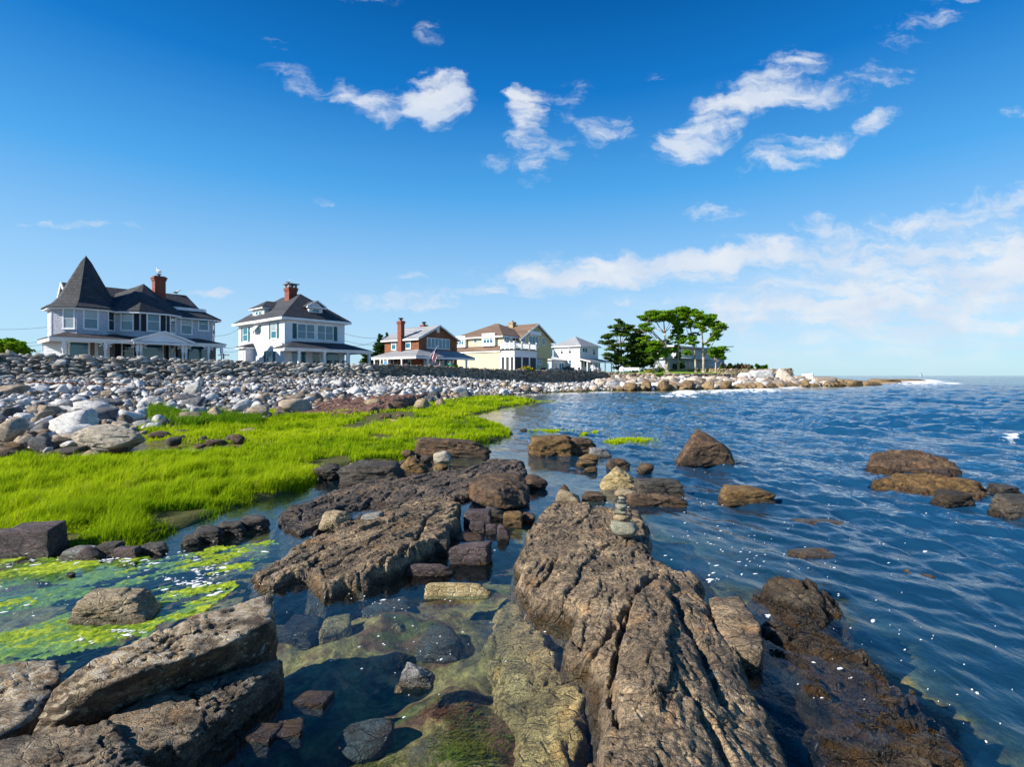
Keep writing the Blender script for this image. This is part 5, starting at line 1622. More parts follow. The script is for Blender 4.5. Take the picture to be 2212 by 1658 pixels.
W_WHITE = mat_siding('white painted trim', (.80, .81, .82))
W_CLAP = mat_siding('white clapboard', (.76, .78, .82))
W_GREY = mat_siding('grey shingle siding', (.52, .545, .62), .08, True, 6.0)
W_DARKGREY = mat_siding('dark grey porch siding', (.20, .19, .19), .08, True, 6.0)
W_BROWN = mat_siding('brown cedar shingles', (.24, .095, .045), .35, True, 4.0)
W_YELLOW = mat_siding('yellow clapboard', (.62, .55, .37), .05)
W_GREENY = mat_siding('olive yellow clapboard', (.56, .51, .27), .05)
W_STUCCO = mat_siding('white stucco', (.64, .65, .66), .03)
W_MODERN = mat_siding('blue grey boarding', (.36, .39, .45), .05)
W_MODERN2 = mat_siding('pale grey boarding', (.50, .52, .55), .05)
W_SHUT = mat_siding('green louvred shutters', (.030, .12, .125), .1)
W_SHUTK = mat_siding('black shutters', (.018, .022, .034), .1)
W_BRICK = mat_siding('red brick', (.25, .075, .05), .15, True, 7.0)
W_DARK = mat_plain('black metal', (.02, .02, .022), .5)
R_SLATE = mat_siding('dark asphalt shingles', (.050, .053, .062), .3, True, 1.7, .8)
R_LIGHT = mat_siding('light grey asphalt shingles', (.30, .31, .33), .1, True, 1.7, .8)
R_BROWN = mat_siding('brown asphalt shingles', (.185, .125, .090), .15, True, 1.7, .8)
R_PORCH = mat_siding('weathered dark porch roof', (.050, .043, .046), .2, True, 1.7, .8)
W_GLASS = mat_glass('window glass', (.008, .095, .150))  # teal of the reflected sky is put into the base colour
W_GLASSD = mat_glass('dark window glass', (.008, .016, .020))
W_GLASSL = mat_glass('window glass over a pale blind', (.20, .25, .27), .08)
W_SCREEN = mat_plain('insect screen', (.045, .048, .055), .7)
W_STONEB = mat_plain('tan stone base', (.36, .27, .16), .8, .3, 3.0, .8, 8.0)

class House:
    def __init__(s, name, label, ox, oy, oz, deg, zoom):
        s.root = thing(name, label, 'house', (ox, oy, oz), math.radians(deg))
        s.root['kind'] = 'thing'
        s.o = np.array([ox, oy, oz]); s.a = math.radians(deg); s.zoom = zoom
        s.c, s.s = math.cos(s.a), math.sin(s.a)
    def V(s, zx, zy=0):
        x0, y0, k = s.zoom
        return x0 + k * zx, y0 + k * zy
    def world(s, X, Y):
        return s.o[0] + X * s.c - Y * s.s, s.o[1] + X * s.s + Y * s.c
    def fx(s, zx, Y=0.0):
        """local X of the sight line zx on the line Y = const"""
        r = (s.V(zx)[0] - CX) / FPX
        bx, by = s.world(0, Y)
        return (r * by - bx) / (s.c - r * s.s)
    def fy(s, zx, X=0.0):
        r = (s.V(zx)[0] - CX) / FPX
        bx, by = s.world(X, 0)
        return (r * by - bx) / (-s.s - r * s.c)
    def fz(s, zy, X, Y):
        return CAMH + (CY - s.V(0, zy)[1]) / FPX * s.world(X, Y)[1] - s.o[2]
    def face(s, p0, p1):
        return Face(s, p0, p1)
    def put(s, name, mb, m, parent=None, **kw):
        return mb.build(name, m, parent or s.root, **kw)

class Face:
    """a wall face from p0 to p1 (left to right seen from outside), local x, y"""
    def __init__(s, h, p0, p1):
        s.h = h; s.p0 = np.array(p0, float); e = np.array(p1, float) - s.p0
        s.L = np.linalg.norm(e); s.e = e / s.L; s.n = np.array([s.e[1], -s.e[0]])
    def u(s, zx):
        h = s.h
        r = (h.V(zx)[0] - CX) / FPX
        bx, by = h.world(*s.p0)
        ex = s.e[0] * h.c - s.e[1] * h.s; ey = s.e[0] * h.s + s.e[1] * h.c
        return (r * by - bx) / (ex - r * ey)
    def z(s, zy, u):
        p = s.p0 + s.e * u
        return s.h.fz(zy, *p)
    def pt(s, u, o, z):
        p = s.p0 + s.e * u + s.n * o
        return (p[0], p[1], z)
    def box(s, mb, u0, u1, o0, o1, z0, z1):
        q = [s.pt(u, o, z) for z in (z0, z1) for (u, o) in ((u0, o0), (u1, o0), (u1, o1), (u0, o1))]
        mb.poly(q, [(0, 3, 2, 1), (4, 5, 6, 7), (0, 1, 5, 4), (1, 2, 6, 5), (2, 3, 7, 6), (3, 0, 4, 7)])
        return mb
    def rect(s, zx0, zx1, zt, zb):
        u0, u1 = s.u(zx0), s.u(zx1)
        um = (u0 + u1) / 2
        return u0, u1, s.z(zb, um), s.z(zt, um)
    def window(s, zx0, zx1, zt, zb, style='double', trim=.12, glass=None, gl2=None, cols=1, o=0.0, frame=None, clip=True):
        u0, u1, z0, z1 = s.rect(zx0, zx1, zt, zb)
        if clip:
            u0, u1 = max(u0, .03), min(u1, s.L - .03)
        return s.window_m(u0, u1, z0, z1, style, trim, glass, gl2, cols, o, frame)
    def window_m(s, u0, u1, z0, z1, style='double', trim=.12, glass=None, gl2=None, cols=1, o=0.0, frame=None):
        glass = glass or W_GLASS; gl2 = gl2 or glass; frame = frame or W_WHITE
        mb = MB()
        pr = .07 + o
        s.box(mb, u0, u0 + trim, o, pr, z0, z1); s.box(mb, u1 - trim, u1, o, pr, z0, z1)
        s.box(mb, u0 + trim, u1 - trim, o, pr - .004, z1 - trim, z1); s.box(mb, u0 + trim, u1 - trim, o, pr - .004, z0, z0 + trim * .8)
        w = s.h.put('window', mb, frame)
        mb = MB(); s.box(mb, u0 - .04, u1 + .04, o, pr + .05, z0 - .06, z0 - .002)
        mb.build('sill', frame, w)
        a, b, c, d = u0 + trim, u1 - trim, z0 + trim * .8, z1 - trim
        bar = .05
        for i in range(cols):
            ca, cb = a + (b - a) * i / cols, a + (b - a) * (i + 1) / cols
            if style == 'double':
                m_ = (c + d) / 2
                s.box(MB(), 0, 0, 0, 0, 0, 0)
                q = MB(); s.box(q, ca, cb, o + .026, o + .036, m_, d); q.build('pane', gl2, w)
                q = MB(); s.box(q, ca, cb, o + .024, o + .032, c, m_); q.build('pane', glass, w)
                q = MB(); s.box(q, ca, cb, o + .03, o + .055, m_ - bar / 2, m_ + bar / 2); q.build('sash_bar', frame, w)
            else:
                q = MB(); s.box(q, ca, cb, o + .026, o + .036, c, d); q.build('pane', glass, w)
            if i:
                q = MB(); s.box(q, ca - .06, ca + .06, o + .03, o + .065, c, d); q.build('mullion', frame, w)
        return w
    def shutter(s, zx0, zx1, zt, zb, m):
        u0, u1, z0, z1 = s.rect(zx0, zx1, zt, zb)
        q = MB(); s.box(q, u0, u1, .002, .055, z0, z1)
        w = s.h.put('shutter', q, m)
        n = 9
        for k in range(n):
            zz = z0 + .08 + (z1 - z0 - .16) * (k + .5) / n
            q = MB(); s.box(q, u0 + .05, u1 - .05, .055, .066, zz - .035, zz + .02); q.build('louvre', m, w)
        return w
    def door(s, zx0, zx1, zt, zb, m=None, glass=None, z0=None):
        u0, u1, za, z1 = s.rect(zx0, zx1, zt, zb)
        if z0 is not None: za = z0
        mb = MB()
        s.box(mb, u0, u0 + .1, 0, .07, za, z1); s.box(mb, u1 - .1, u1, 0, .07, za, z1); s.box(mb, u0 + .1, u1 - .1, 0, .066, z1 - .1, z1)
        d = s.h.put('door', mb, m or W_WHITE)
        q = MB(); s.box(q, u0 + .1, u1 - .1, .004, .04, za, z1 - .1); q.build('door_leaf', m or W_WHITE, d)
        q = MB(); s.box(q, u0 + .22, u1 - .22, .04, .046, za + .25, z1 - .24); q.build('pane', glass or W_GLASSD, d)
        q = MB(); s.box(q, u1 - .2, u1 - .16, .046, .09, za + .95, za + 1.05); q.build('handle', W_DARK, d)
        return d
    def courses(s, z0, z1, step, m, u0=0.0, u1=None, name='clapboard', t=.022, ztop=None):
        """lapped boards, each one a piece of its own"""
        u1 = s.L if u1 is None else u1
        n = int(round((z1 - z0) / step)); step = (z1 - z0) / n
        for k in range(n):
            a = z0 + k * step; b = a + step * .985
            pts = [s.pt(u0, .001, a), s.pt(u0, t, a), s.pt(u0, .003, b), s.pt(u0, .001, b)]
            q = [s.pt(u1, .001, a), s.pt(u1, t, a), s.pt(u1, .003, b), s.pt(u1, .001, b)]
            mb = MB(); mb.poly(pts + q, [(0, 1, 2, 3), (7, 6, 5, 4), (0, 4, 5, 1), (1, 5, 6, 2), (2, 6, 7, 3), (3, 7, 4, 0)])
            s.h.put(name, mb, m)
    def fascia(s, mb, z0, z1, o0=-.05, o1=.05, u0=0, u1=None):
        s.box(mb, u0, s.L if u1 is None else u1, o0, o1, z0, z1)

def slab(mb, pts, t=.12):
    """a roof plane: polygon of 3D points with thickness below"""
    mb.prism([tuple(p) for p in pts], (0, 0, -t))

def hip(mb, x0, x1, y0, y1, ze, zr, t=.12, ridge=None):
    """hip roof over a rectangle, ridge along the longer side"""
    w, d = x1 - x0, y1 - y0
    if d >= w:
        r = ridge if ridge is not None else w / 2
        a = (x0 + w / 2, y0 + r, zr); b = (x0 + w / 2, y1 - r, zr)
        A, B, C, D = (x0, y0, ze), (x1, y0, ze), (x1, y1, ze), (x0, y1, ze)
        for f in ([A, B, a], [B, C, b, a], [C, D, b], [D, A, a, b]): slab(mb, f, t)
    else:
        r = ridge if ridge is not None else d / 2
        a = (x0 + r, y0 + d / 2, zr); b = (x1 - r, y0 + d / 2, zr)
        A, B, C, D = (x0, y0, ze), (x1, y0, ze), (x1, y1, ze), (x0, y1, ze)
        for f in ([A, B, b, a], [B, C, b], [C, D, a, b], [D, A, a]): slab(mb, f, t)

def ring(mb, x0, x1, y0, y1, z0, z1, t=.06):
    """a board running round the edge of a rectangle"""
    mb.box(x0 - t, x1 + t, y0 - t, y0, z0, z1); mb.box(x0 - t, x1 + t, y1, y1 + t, z0, z1)
    mb.box(x0 - t, x0, y0, y1, z0, z1); mb.box(x1, x1 + t, y0, y1, z0, z1)

def turned_post(h, X, Y, z0, z1, square=False, r=.11):
    mb = MB()
    if square:
        mb.box(X - r, X + r, Y - r, Y + r, z0, z1)
        mb.box(X - r - .04, X + r + .04, Y - r - .04, Y + r + .04, z1 - .12, z1 - .003); mb.box(X - r - .04, X + r + .04, Y - r - .04, Y + r + .04, z0, z0 + .15)
        return h.put('post', mb, W_WHITE)
    L = z1 - z0
    mb.box(X - r, X + r, Y - r, Y + r, z0, z0 + .7)
    mb.lathe((X, Y, z0 + .7), [(r * .9, 0), (r * .55, .05), (r * .95, .15), (r * .7, .5), (r * .6, L - 1.6), (r * .95, L - 1.45), (r * .6, L - 1.35)], 10)
    mb.box(X - r, X + r, Y - r, Y + r, z1 - .66, z1)
    return h.put('post', mb, W_WHITE, smooth=False)

def bracket(h, X, Y, z1, sx, m=None, size=.42):
    """curved porch bracket made of a quarter ring with a scroll"""
    mb = MB()
    n = 7; pts = []
    for k in range(n + 1):
        a = math.pi / 2 * k / n
        pts.append((X + sx * size * (1 - math.cos(a)), z1 - size + size * math.sin(a)))
    for (xa, za), (xb, zb) in zip(pts[:-1], pts[1:]):
        mb.prism([(xa, Y - .03, za - .05), (xb, Y - .03, zb - .05), (xb, Y - .03, zb + .05), (xa, Y - .03, za + .05)], (0, .06, 0))
    mb.lathe((X + sx * size * .62, Y, z1 - .32), [(.02, 0), (.09, .02), (.09, .12), (.02, .14)], 8)
    return h.put('bracket', mb, m or W_WHITE)

def chimney(h, X, Y, w, d, z0, z1, m=None, cap='corbel'):
    mb = MB(); mb.box(X - w / 2, X + w / 2, Y - d / 2, Y + d / 2, z0, z1)
    mb.box(X - w / 2 - .07, X + w / 2 + .07, Y - d / 2 - .07, Y + d / 2 + .07, z1 - .45, z1 - .25); mb.box(X - w / 2 - .12, X + w / 2 + .12, Y - d / 2 - .12, Y + d / 2 + .12, z1 - .248, z1 - .1)
    c = h.put('chimney', mb, m or W_BRICK)
    q = MB()
    if cap == 'slab':
        q.box(X - w / 2 - .22, X + w / 2 + .22, Y - d / 2 - .22, Y + d / 2 + .22, z1 + .35, z1 + .43)
        for a in (-1, 1):
            for b in (-1, 1):
                q.box(X + a * (w / 2 - .1) - .1, X + a * (w / 2 - .1) + .1, Y + b * (d / 2 - .1) - .1, Y + b * (d / 2 - .1) + .1, z1 - .1, z1 + .352)
    elif cap == 'hood':
        q.tube((X, Y, z1 - .12), (X, Y, z1 + .3), .16, .16, 10); q.lathe((X, Y, z1 + .25), [(.36, 0), (.36, .1), (.30, .17), (.05, .2)], 12)
    else:
        q.tube((X, Y, z1 - .12), (X, Y, z1 + .22), .14, .12, 10); q.tube((X, Y, z1 + .22), (X, Y, z1 + .27), .24, .24, 10)
    q.build('chimney_cap', W_DARK if cap == 'hood' else R_LIGHT, c)
    return c

# ------------------------------------------------------------------ 1: the turreted grey house
def house1():
    h = House('turreted_house', 'grey shingled two-storey house with pointed corner turret and wraparound white porch', -38.2, 45.0, 2.85, 50, (66.3, 530.4, .2098))
    ZE, Z2 = 5.35, 2.9
    A, B, C = (-1.48, 1.48), (0, 0), (2.1, 0)
    J = (h.fx(868, .75), .75)
    Fp = (h.fx(1125, -.75), -.75); Gp = (h.fx(1392, -.75), -.75); Hp = (h.fx(1535, .35), .35); Ep = (h.fx(1862, .35), .35); Kp = (Ep[0] + .5, .95)
    xl1 = h.fx(345, 4.6)
    poly = [(-1.48, 3.58), A, B, C, J, Fp, Gp, Hp, Ep, Kp, (Kp[0], 7.5), (xl1, 7.5), (xl1, 5.06), (0, 5.06)]
    mb = MB(); mb.prism([(x, y, Z2 - .2) for x, y in poly], (0, 0, ZE - Z2 + .2)); h.put('wall', mb, W_GREY)
    xl0 = h.fx(150, 2.0)
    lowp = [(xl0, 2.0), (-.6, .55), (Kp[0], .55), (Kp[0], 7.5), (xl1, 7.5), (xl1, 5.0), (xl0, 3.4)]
    mb = MB(); mb.prism([(x, y, -.4) for x, y in lowp], (0, 0, Z2 + .1)); h.put('ground_floor_wall', mb, W_DARKGREY)
    faces = {}
    for nm, a, b in (('AB', A, B), ('BC', B, C), ('CJ', C, J), ('JF', J, Fp), ('FG', Fp, Gp), ('GH', Gp, Hp), ('HE', Hp, Ep), ('EK', Ep, Kp)):
        f = faces[nm] = h.face(a, b)
        f.courses(Z2 - .1, ZE - .02, .2, W_GREY, name='shingle_course')
        q = MB(); f.box(q, -.06, .06, -.01, .035, Z2 - .1, ZE - .02); h.put('corner_board', q, W_GREY)
    f = faces
    f['AB'].window(330, 460, 645, 860, gl2=W_GLASSL, glass=W_GLASSL); f['BC'].window(535, 700, 645, 865, gl2=W_GLASSL); f['CJ'].window(765, 862, 660, 880, glass=W_GLASSD)
    f['JF'].window(928, 1065, 675, 880, gl2=W_GLASSL); f['JF'].shutter(1068, 1120, 680, 875, W_SHUTK); f['FG'].shutter(1136, 1188, 680, 885, W_SHUTK)
    f['FG'].window(1190, 1335, 680, 888); f['FG'].shutter(1338, 1388, 695, 885, W_SHUTK); f['GH'].shutter(1397, 1424, 705, 890, W_SHUTK)
    f['GH'].window(1428, 1492, 705, 908); f['HE'].window(1530, 1665, 725, 920, gl2=W_GLASSL); f['HE'].window(1720, 1835, 738, 882); f['EK'].window(1868, 1902, 755, 940, clip=True, trim=.06)
    # turret roof with flared eaves
    cx, cy = 1.05, 2.53
    prof = [(3.22, ZE - .08), (3.18, ZE + .04), (2.55, ZE + .42), (2.05, ZE + 1.05), (.42, ZE + 4.45), (.02, ZE + 5.05)]
    n = 8; pts = []; fs = []
    for r, z in prof:
        for k in range(n):
            t = math.pi / 8 + k * math.pi / 4
            pts.append((cx + r * math.cos(t), cy + r * math.sin(t), z))
    for i in range(len(prof) - 1):
        for k in range(n):
            fs.append((i * n + k, i * n + (k + 1) % n, (i + 1) * n + (k + 1) % n, (i + 1) * n + k))
    fs.append(tuple(range(n)))
    mb = MB(); mb.poly(pts, fs); tr = h.put('turret_roof', mb, R_SLATE)
    q = MB(); q.lathe((cx, cy, ZE + 4.75), [(.16, 0), (.08, .18), (.02, .36)], 8); q.build('finial', R_LIGHT, tr)
    q = MB(); pts = [(cx + r * math.cos(math.pi / 8 + k * math.pi / 4), cy + r * math.sin(math.pi / 8 + k * math.pi / 4), z) for z in (ZE - .22, ZE - .085) for r in (3.1,) for k in range(8)]
    q.poly(pts, [tuple(range(8)), tuple(range(15, 7, -1))] + [(k, (k + 1) % 8, (k + 1) % 8 + 8, k + 8) for k in range(8)]); q.build('eave_board', W_WHITE, tr)
    # main roof
    xr = h.fx(1600, 4.6); zr = 8.02; xg = h.fx(312, 4.6)
    mb = MB()
    slab(mb, [(xg, .3, ZE - .05), (xr + .7, .3, ZE - .05), (xr, 4.6, zr), (xg, 4.6, zr)]); slab(mb, [(xg, 8.2, ZE), (xg, 4.6, zr), (xr, 4.6, zr), (xr + .7, 8.2, ZE)])
    slab(mb, [(xr + .7, .3, ZE - .05), (xr + .7, 8.2, ZE), (xr, 4.6, zr)])
    mr = h.put('roof', mb, R_SLATE)
    q = MB(); q.poly([(xg + .3, .9, ZE - .1), (xg + .3, 8.0, ZE - .1), (xg + .3, 4.6, zr - .15), (xg + .42, .9, ZE - .1), (xg + .42, 8.0, ZE - .1), (xg + .42, 4.6, zr - .15)], [(0, 1, 2), (5, 4, 3), (0, 3, 4, 1), (1, 4, 5, 2), (2, 5, 3, 0)]); q.build('gable', W_WHITE, mr)
    q = MB()
    for ya in (.3, 8.2):
        q.prism([(xg - .05, ya, ZE - .22), (xg - .05, 4.6, zr - .28), (xg - .05, 4.6, zr + .0), (xg - .05, ya, ZE - .02)], (.08, 0, 0))
    q.build('rake_board', W_WHITE, mr)
    # bay roof and wing roof
    ax, ay, az = h.fx(1163, 1.6), 1.6, 8.3
    o = .42
    E = [(J[0] - .5, J[1] - .4, ZE), (Fp[0] - .15, Fp[1] - o, ZE), (Gp[0] + .1, Gp[1] - o, ZE), (Hp[0] + .4, Hp[1] - .2, ZE)]
    mb = MB()
    for a, b in zip(E[:-1], E[1:]): slab(mb, [a, b, (ax, ay, az)])
    slab(mb, [E[-1], (ax + 2.6, 4.6, ZE + 1.2), (ax, 4.6, az), (ax, ay, az)]); slab(mb, [E[0], (ax, ay, az), (ax, 4.6, az), (ax - 3.0, 4.6, ZE + 1.5)])
    br = h.put('bay_roof', mb, R_SLATE)
    q = MB()
    for a, b in zip(E[:-1], E[1:]): q.prism([(a[0], a[1], ZE - .25), (b[0], b[1], ZE - .25), (b[0], b[1], ZE - .10), (a[0], a[1], ZE - .10)], (.0, .3, 0))
    q.build('eave_board', W_WHITE, br)
    mb = MB(); xe = Kp[0] + .55
    zt = ZE + .62
    wing = [(Hp[0] - .5, -.15), (Ep[0] + .1, -.15), (xe, .6), (xe, 6.5)]
    top_ = [(Hp[0] - .5, 1.2), (Ep[0] - .4, 1.2), (xe - 1.1, 1.6), (xe - 1.1, 6.0)]
    for i in range(3): slab(mb, [(*wing[i], ZE - .1), (*wing[i + 1], ZE - .1), (*top_[i + 1], zt), (*top_[i], zt)])
    slab(mb, [(*top_[0], zt), (*top_[1], zt), (*top_[2], zt), (*top_[3], zt), (Hp[0] - .5, 6.0, zt)])
    wr = h.put('wing_roof', mb, R_SLATE)
    q = MB(); q.prism([(*top_[0], zt + .02), (*top_[1], zt + .02), (*top_[1], zt + .32), (*top_[0], zt + .32)], (0, .2, 0)); q.prism([(*top_[1], zt + .02), (*top_[2], zt + .02), (*top_[2], zt + .32), (*top_[1], zt + .32)], (-.1, .2, 0)); q.build('parapet', W_WHITE, wr)
    q = MB()
    for i in range(3): q.prism([(*wing[i], ZE - .35), (*wing[i + 1], ZE - .35), (*wing[i + 1], ZE - .23), (*wing[i], ZE - .23)], (-.05, .25, 0))
    q.build('eave_board', W_WHITE, wr)
    chx = h.fx(1320, 3.2)
    chimney(h, chx, 3.2, .95, .95, 6.2, 9.45)
    # porch
    xl, xR = -2.2, h.fx(1985, -1.9)
    yo = -2.5
    ze = 2.52; zi = 3.12
    mb = MB()
    slab(mb, [(xl, yo, ze), (xR, yo, ze), (xR - 1.4, .5, zi), (xl + 1.4, .5, zi)], .1); slab(mb, [(xl, 3.2, ze), (xl, yo, ze), (xl + 1.4, .5, zi), (xl + 1.4, 3.2, zi)], .1); slab(mb, [(xR, yo, ze), (xR, 3.2, ze), (xR - 1.4, 3.2, zi), (xR - 1.4, .5, zi)], .1)
    h.put('porch_roof', mb, R_PORCH)
    q = MB(); q.box(xl, xR, yo + .02, yo + .22, ze - .36, ze - .102); q.box(xl + .02, xl + .22, yo + .22, 3.2, ze - .36, ze - .104); q.box(xR - .22, xR - .02, yo + .22, 3.2, ze - .36, ze - .104); h.put('porch_beam', q, W_WHITE)
    q = MB(); q.box(xl - .06, xR + .06, yo - .1, yo + .015, ze - .14, ze - .02); h.put('gutter', q, W_WHITE)
    q = MB(); q.box(xl, xR, yo, .5, -.5, -.1); h.put('porch_floor', q, mat_plain('grey porch boards', (.30, .30, .30), .7))
    q = MB(); q.box(xl + .1, xR - .1, yo + .1, .5, ze - .102 - .06, ze - .104); h.put('porch_ceiling', q, W_WHITE)
    for k, zx in enumerate((338, 770, 1098, 1132, 1565, 1597, 1830, 1965)):
        X = h.fx(zx, yo + .14)
        turned_post(h, X, yo + .14, -.1, ze - .362)
        if zx in (770, 1830): bracket(h, X + .1, yo + .14, ze - .37, 1); bracket(h, X - .1, yo + .14, ze - .37, -1)
        elif zx in (338, 1132, 1597): bracket(h, X + .1, yo + .14, ze - .37, 1)
        elif zx in (1098, 1565): bracket(h, X - .1, yo + .14, ze - .37, -1)
    # pediment
    pa, pb, pc = h.fx(1085, yo - .35), h.fx(1655, yo - .35), h.fx(1385, yo - .35)
    zp = h.fz(888, pc, yo - .35)
    yp = yo - .35
    mb = MB(); slab(mb, [(pa - .2, yp, ze), (pc, yp, zp), (pc, .4, zp), (pa - .2, .4, ze)], .09); slab(mb, [(pc, yp, zp), (pb + .2, yp, ze), (pb + .2, .4, ze), (pc, .4, zp)], .09)
    pr = h.put('pediment', mb, R_PORCH)
    q = MB(); q.prism([(pa, yp + .12, ze - .1), (pb, yp + .12, ze - .1), (pc, yp + .12, zp - .12)], (0, .1, 0)); q.build('tympanum', W_CLAP, pr)
    q = MB()
    q.prism([(pa - .3, yp - .03, ze - .16), (pc, yp - .03, zp - .12), (pc, yp - .03, zp + .06), (pa - .3, yp - .03, ze + .04)], (0, .13, 0)); q.prism([(pb + .3, yp - .03, ze - .16), (pc, yp - .03, zp - .12), (pc, yp - .03, zp + .06), (pb + .3, yp - .03, ze + .04)], (0, .132, 0))
    q.box(pa - .2, pb + .2, yp - .05, yp + .22, ze - .34, ze - .17); q.build('moulding', W_WHITE, pr)
    # ground floor openings
    g = h.face((-.6, .55), (Kp[0], .55))
    g.window(345, 610, 985, 1165, 'single', .14); g.door(660, 812, 980, 1200, W_WHITE, z0=-.1)
    g.shutter(868, 926, 990, 1190, W_SHUTK); g.window(930, 1064, 985, 1190, glass=W_GLASSD); g.shutter(1066, 1092, 990, 1190, W_SHUTK)
    g.window(1140, 1368, 1000, 1195, 'single', .12); g.shutter(1392, 1420, 1000, 1200, W_SHUTK); g.window(1422, 1490, 1005, 1200, gl2=W_GLASSL); g.shutter(1492, 1515, 1010, 1200, W_SHUTK)
    g.window(1605, 1835, 1035, 1200, 'single', .06)
    s = h.face((xl0, 2.0), (-.6, .55)); s.courses(-.3, 2.4, .22, W_CLAP)
    e = h.face((xl0, 3.4), (xl0, 2.0)); e.courses(-.3, 2.4, .22, W_CLAP); e.window_m(.3, 1.1, .6, 2.2)
    return h, chx, xr
H1, H1_CHX, H1_XR = house1()

# ------------------------------------------------------------------ 2: white house with green shutters
def house2():
    h = House('white_house', 'white clapboard house with green shutters, hipped slate roof and brick chimney', -25.05, 56.4, 2.85, 49.3, (477.0, 583.0, .1559))
    W = h.fx(1714); D = h.fy(250); ZE = 5.75
    mb = MB(); mb.box(0, W, 0, D, -.5, ZE); h.put('wall', mb, W_CLAP)
    fr = h.face((0, 0), (W, 0)); lf = h.face((0, D), (0, 0))
    fr.courses(-.3, ZE - .3, .205, W_CLAP); lf.courses(-.3, ZE - .3, .205, W_CLAP)
    q = MB(); fr.box(q, -.03, .12, .0, .035, -.3, ZE - .31); lf.box(q, D - .12, D + .0, .0, .034, -.3, ZE - .31); h.put('corner_board', q, W_CLAP)
    o = .55
    zr = h.fz(335, W / 2, W / 2)
    mb = MB(); hip(mb, -o, W + o, -o, D + o, ZE + .05, zr, .1); rf = h.put('roof', mb, R_SLATE)
    q = MB(); ring(q, -o, W + o, -o, D + o, ZE - .26, ZE + .0, .05); q.box(-o, W + o, -o, D + o, ZE - .262, ZE - .2); q.build('eave_board', W_WHITE, rf)
    sl = (zr - ZE) / (W / 2 + o)
    chimney(h, W / 2 - .5, h.fy(970, W / 2 - .5), 1.0, 1.15, zr - 1.2, h.fz(250, W / 2, 4.6), cap='slab')
    # front dormer, gabled
    Y = .55; zb = ZE + sl * (Y + o) - .05
    xa, xb = h.fx(1222, Y), h.fx(1408, Y); zt = h.fz(512, (xa + xb) / 2, Y); zp = h.fz(425, (xa + xb) / 2, Y - .2)
    mb = MB(); mb.box(xa, xb, Y, Y + 2.2, zb - .3, zt); dm = h.put('dormer', mb, W_CLAP)
    xm = (xa + xb) / 2
    q = MB(); slab(q, [(xa - .35, Y - .35, zt - .02), (xm, Y - .35, zp), (xm, Y + 3.4, zp), (xa - .35, Y + 2.2, zt - .02)], .08); slab(q, [(xm, Y - .35, zp), (xb + .35, Y - .35, zt - .02), (xb + .35, Y + 2.2, zt - .02), (xm, Y + 3.4, zp)], .08); q.build('dormer_roof', R_SLATE, dm)
    q = MB(); q.prism([(xa - .38, Y - .38, zt - .16), (xm, Y - .38, zp - .14), (xm, Y - .38, zp + .03), (xa - .38, Y - .38, zt + .02)], (0, .08, 0)); q.prism([(xb + .38, Y - .38, zt - .16), (xm, Y - .38, zp - .14), (xm, Y - .38, zp + .03), (xb + .38, Y - .38, zt + .02)], (0, .082, 0)); q.box(xa - .35, xb + .35, Y - .36, Y - .002, zt - .22, zt - .1); q.prism([(xa - .1, Y - .05, zt - .1), (xb + .1, Y - .05, zt - .1), (xm, Y - .05, zp - .15)], (0, .1, 0)); q.build('dormer_trim', W_WHITE, dm)
    d = h.face((xa, Y), (xb, Y)); d.window(1258, 1370, 535, 650, trim=.1, o=.002)
    # side dormer, hipped
    X = .55; zb = ZE + sl * (X + o) - .05
    ya, yb = h.fy(600, X), h.fy(442, X); zt = h.fz(530, X, (ya + yb) / 2); zp = zt + .95
    mb = MB(); mb.box(X, X + 2.4, ya, yb, zb - .3, zt); dm = h.put('dormer', mb, W_CLAP)
    q = MB(); ym = (ya + yb) / 2
    A, Bq = (X - .35, ya - .35, zt), (X - .35, yb + .35, zt); a = (X + 1.0, ym, zp); b = (X + 3.4, ym, zp)
    slab(q, [A, Bq, a], .08); slab(q, [A, a, b, (X + 2.4, ya - .35, zt)], .08); slab(q, [Bq, (X + 2.4, yb + .35, zt), b, a], .08); q.build('dormer_roof', R_SLATE, dm)
    q = MB(); q.box(X - .36, X + 2.2, ya - .36, yb + .36, zt - .2, zt - .085); q.build('dormer_trim', W_WHITE, dm)
    d = h.face((X, yb), (X, ya)); d.window(488, 518, 578, 635, 'single', .05, o=.002); d.window(536, 566, 570, 630, 'single', .05, o=.002)
    # windows
    fr.window(1050, 1305, 748, 968, cols=2); fr.window(1325, 1560, 768, 985, cols=2); fr.shutter(993, 1047, 745, 955, W_SHUT); fr.shutter(1563, 1610, 790, 990, W_SHUT)
    fr.window(965, 1192, 1125, 1340, 'single', .12, cols=1); fr.door(1248, 1384, 1130, 1360, z0=-.1); fr.window(1448, 1642, 1143, 1350, 'single', .12)
    lf.window(312, 383, 800, 1000); lf.shutter(287, 310, 805, 1000, W_SHUT); lf.shutter(384, 406, 795, 995, W_SHUT)
    lf.window(470, 535, 775, 880, 'single', .09); lf.shutter(450, 470, 782, 885, W_SHUT); lf.shutter(537, 558, 770, 875, W_SHUT)
    u0, u1, z0, z1 = lf.rect(470, 535, 780, 875)
    q = MB(); q.prism([lf.pt(u0 + .05, .10, z1 - .03), lf.pt(u1 - .05, .10, z1 - .03), lf.pt(u1 - .05, .62, z0 + .18), lf.pt(u0 + .05, .62, z0 + .18)], (0, 0, .05)); h.put('open_sash', q, W_WHITE)
    lf.window(700, 780, 740, 960, gl2=W_GLASSL); lf.shutter(672, 698, 755, 965, W_SHUT); lf.shutter(782, 808, 740, 950, W_SHUT)
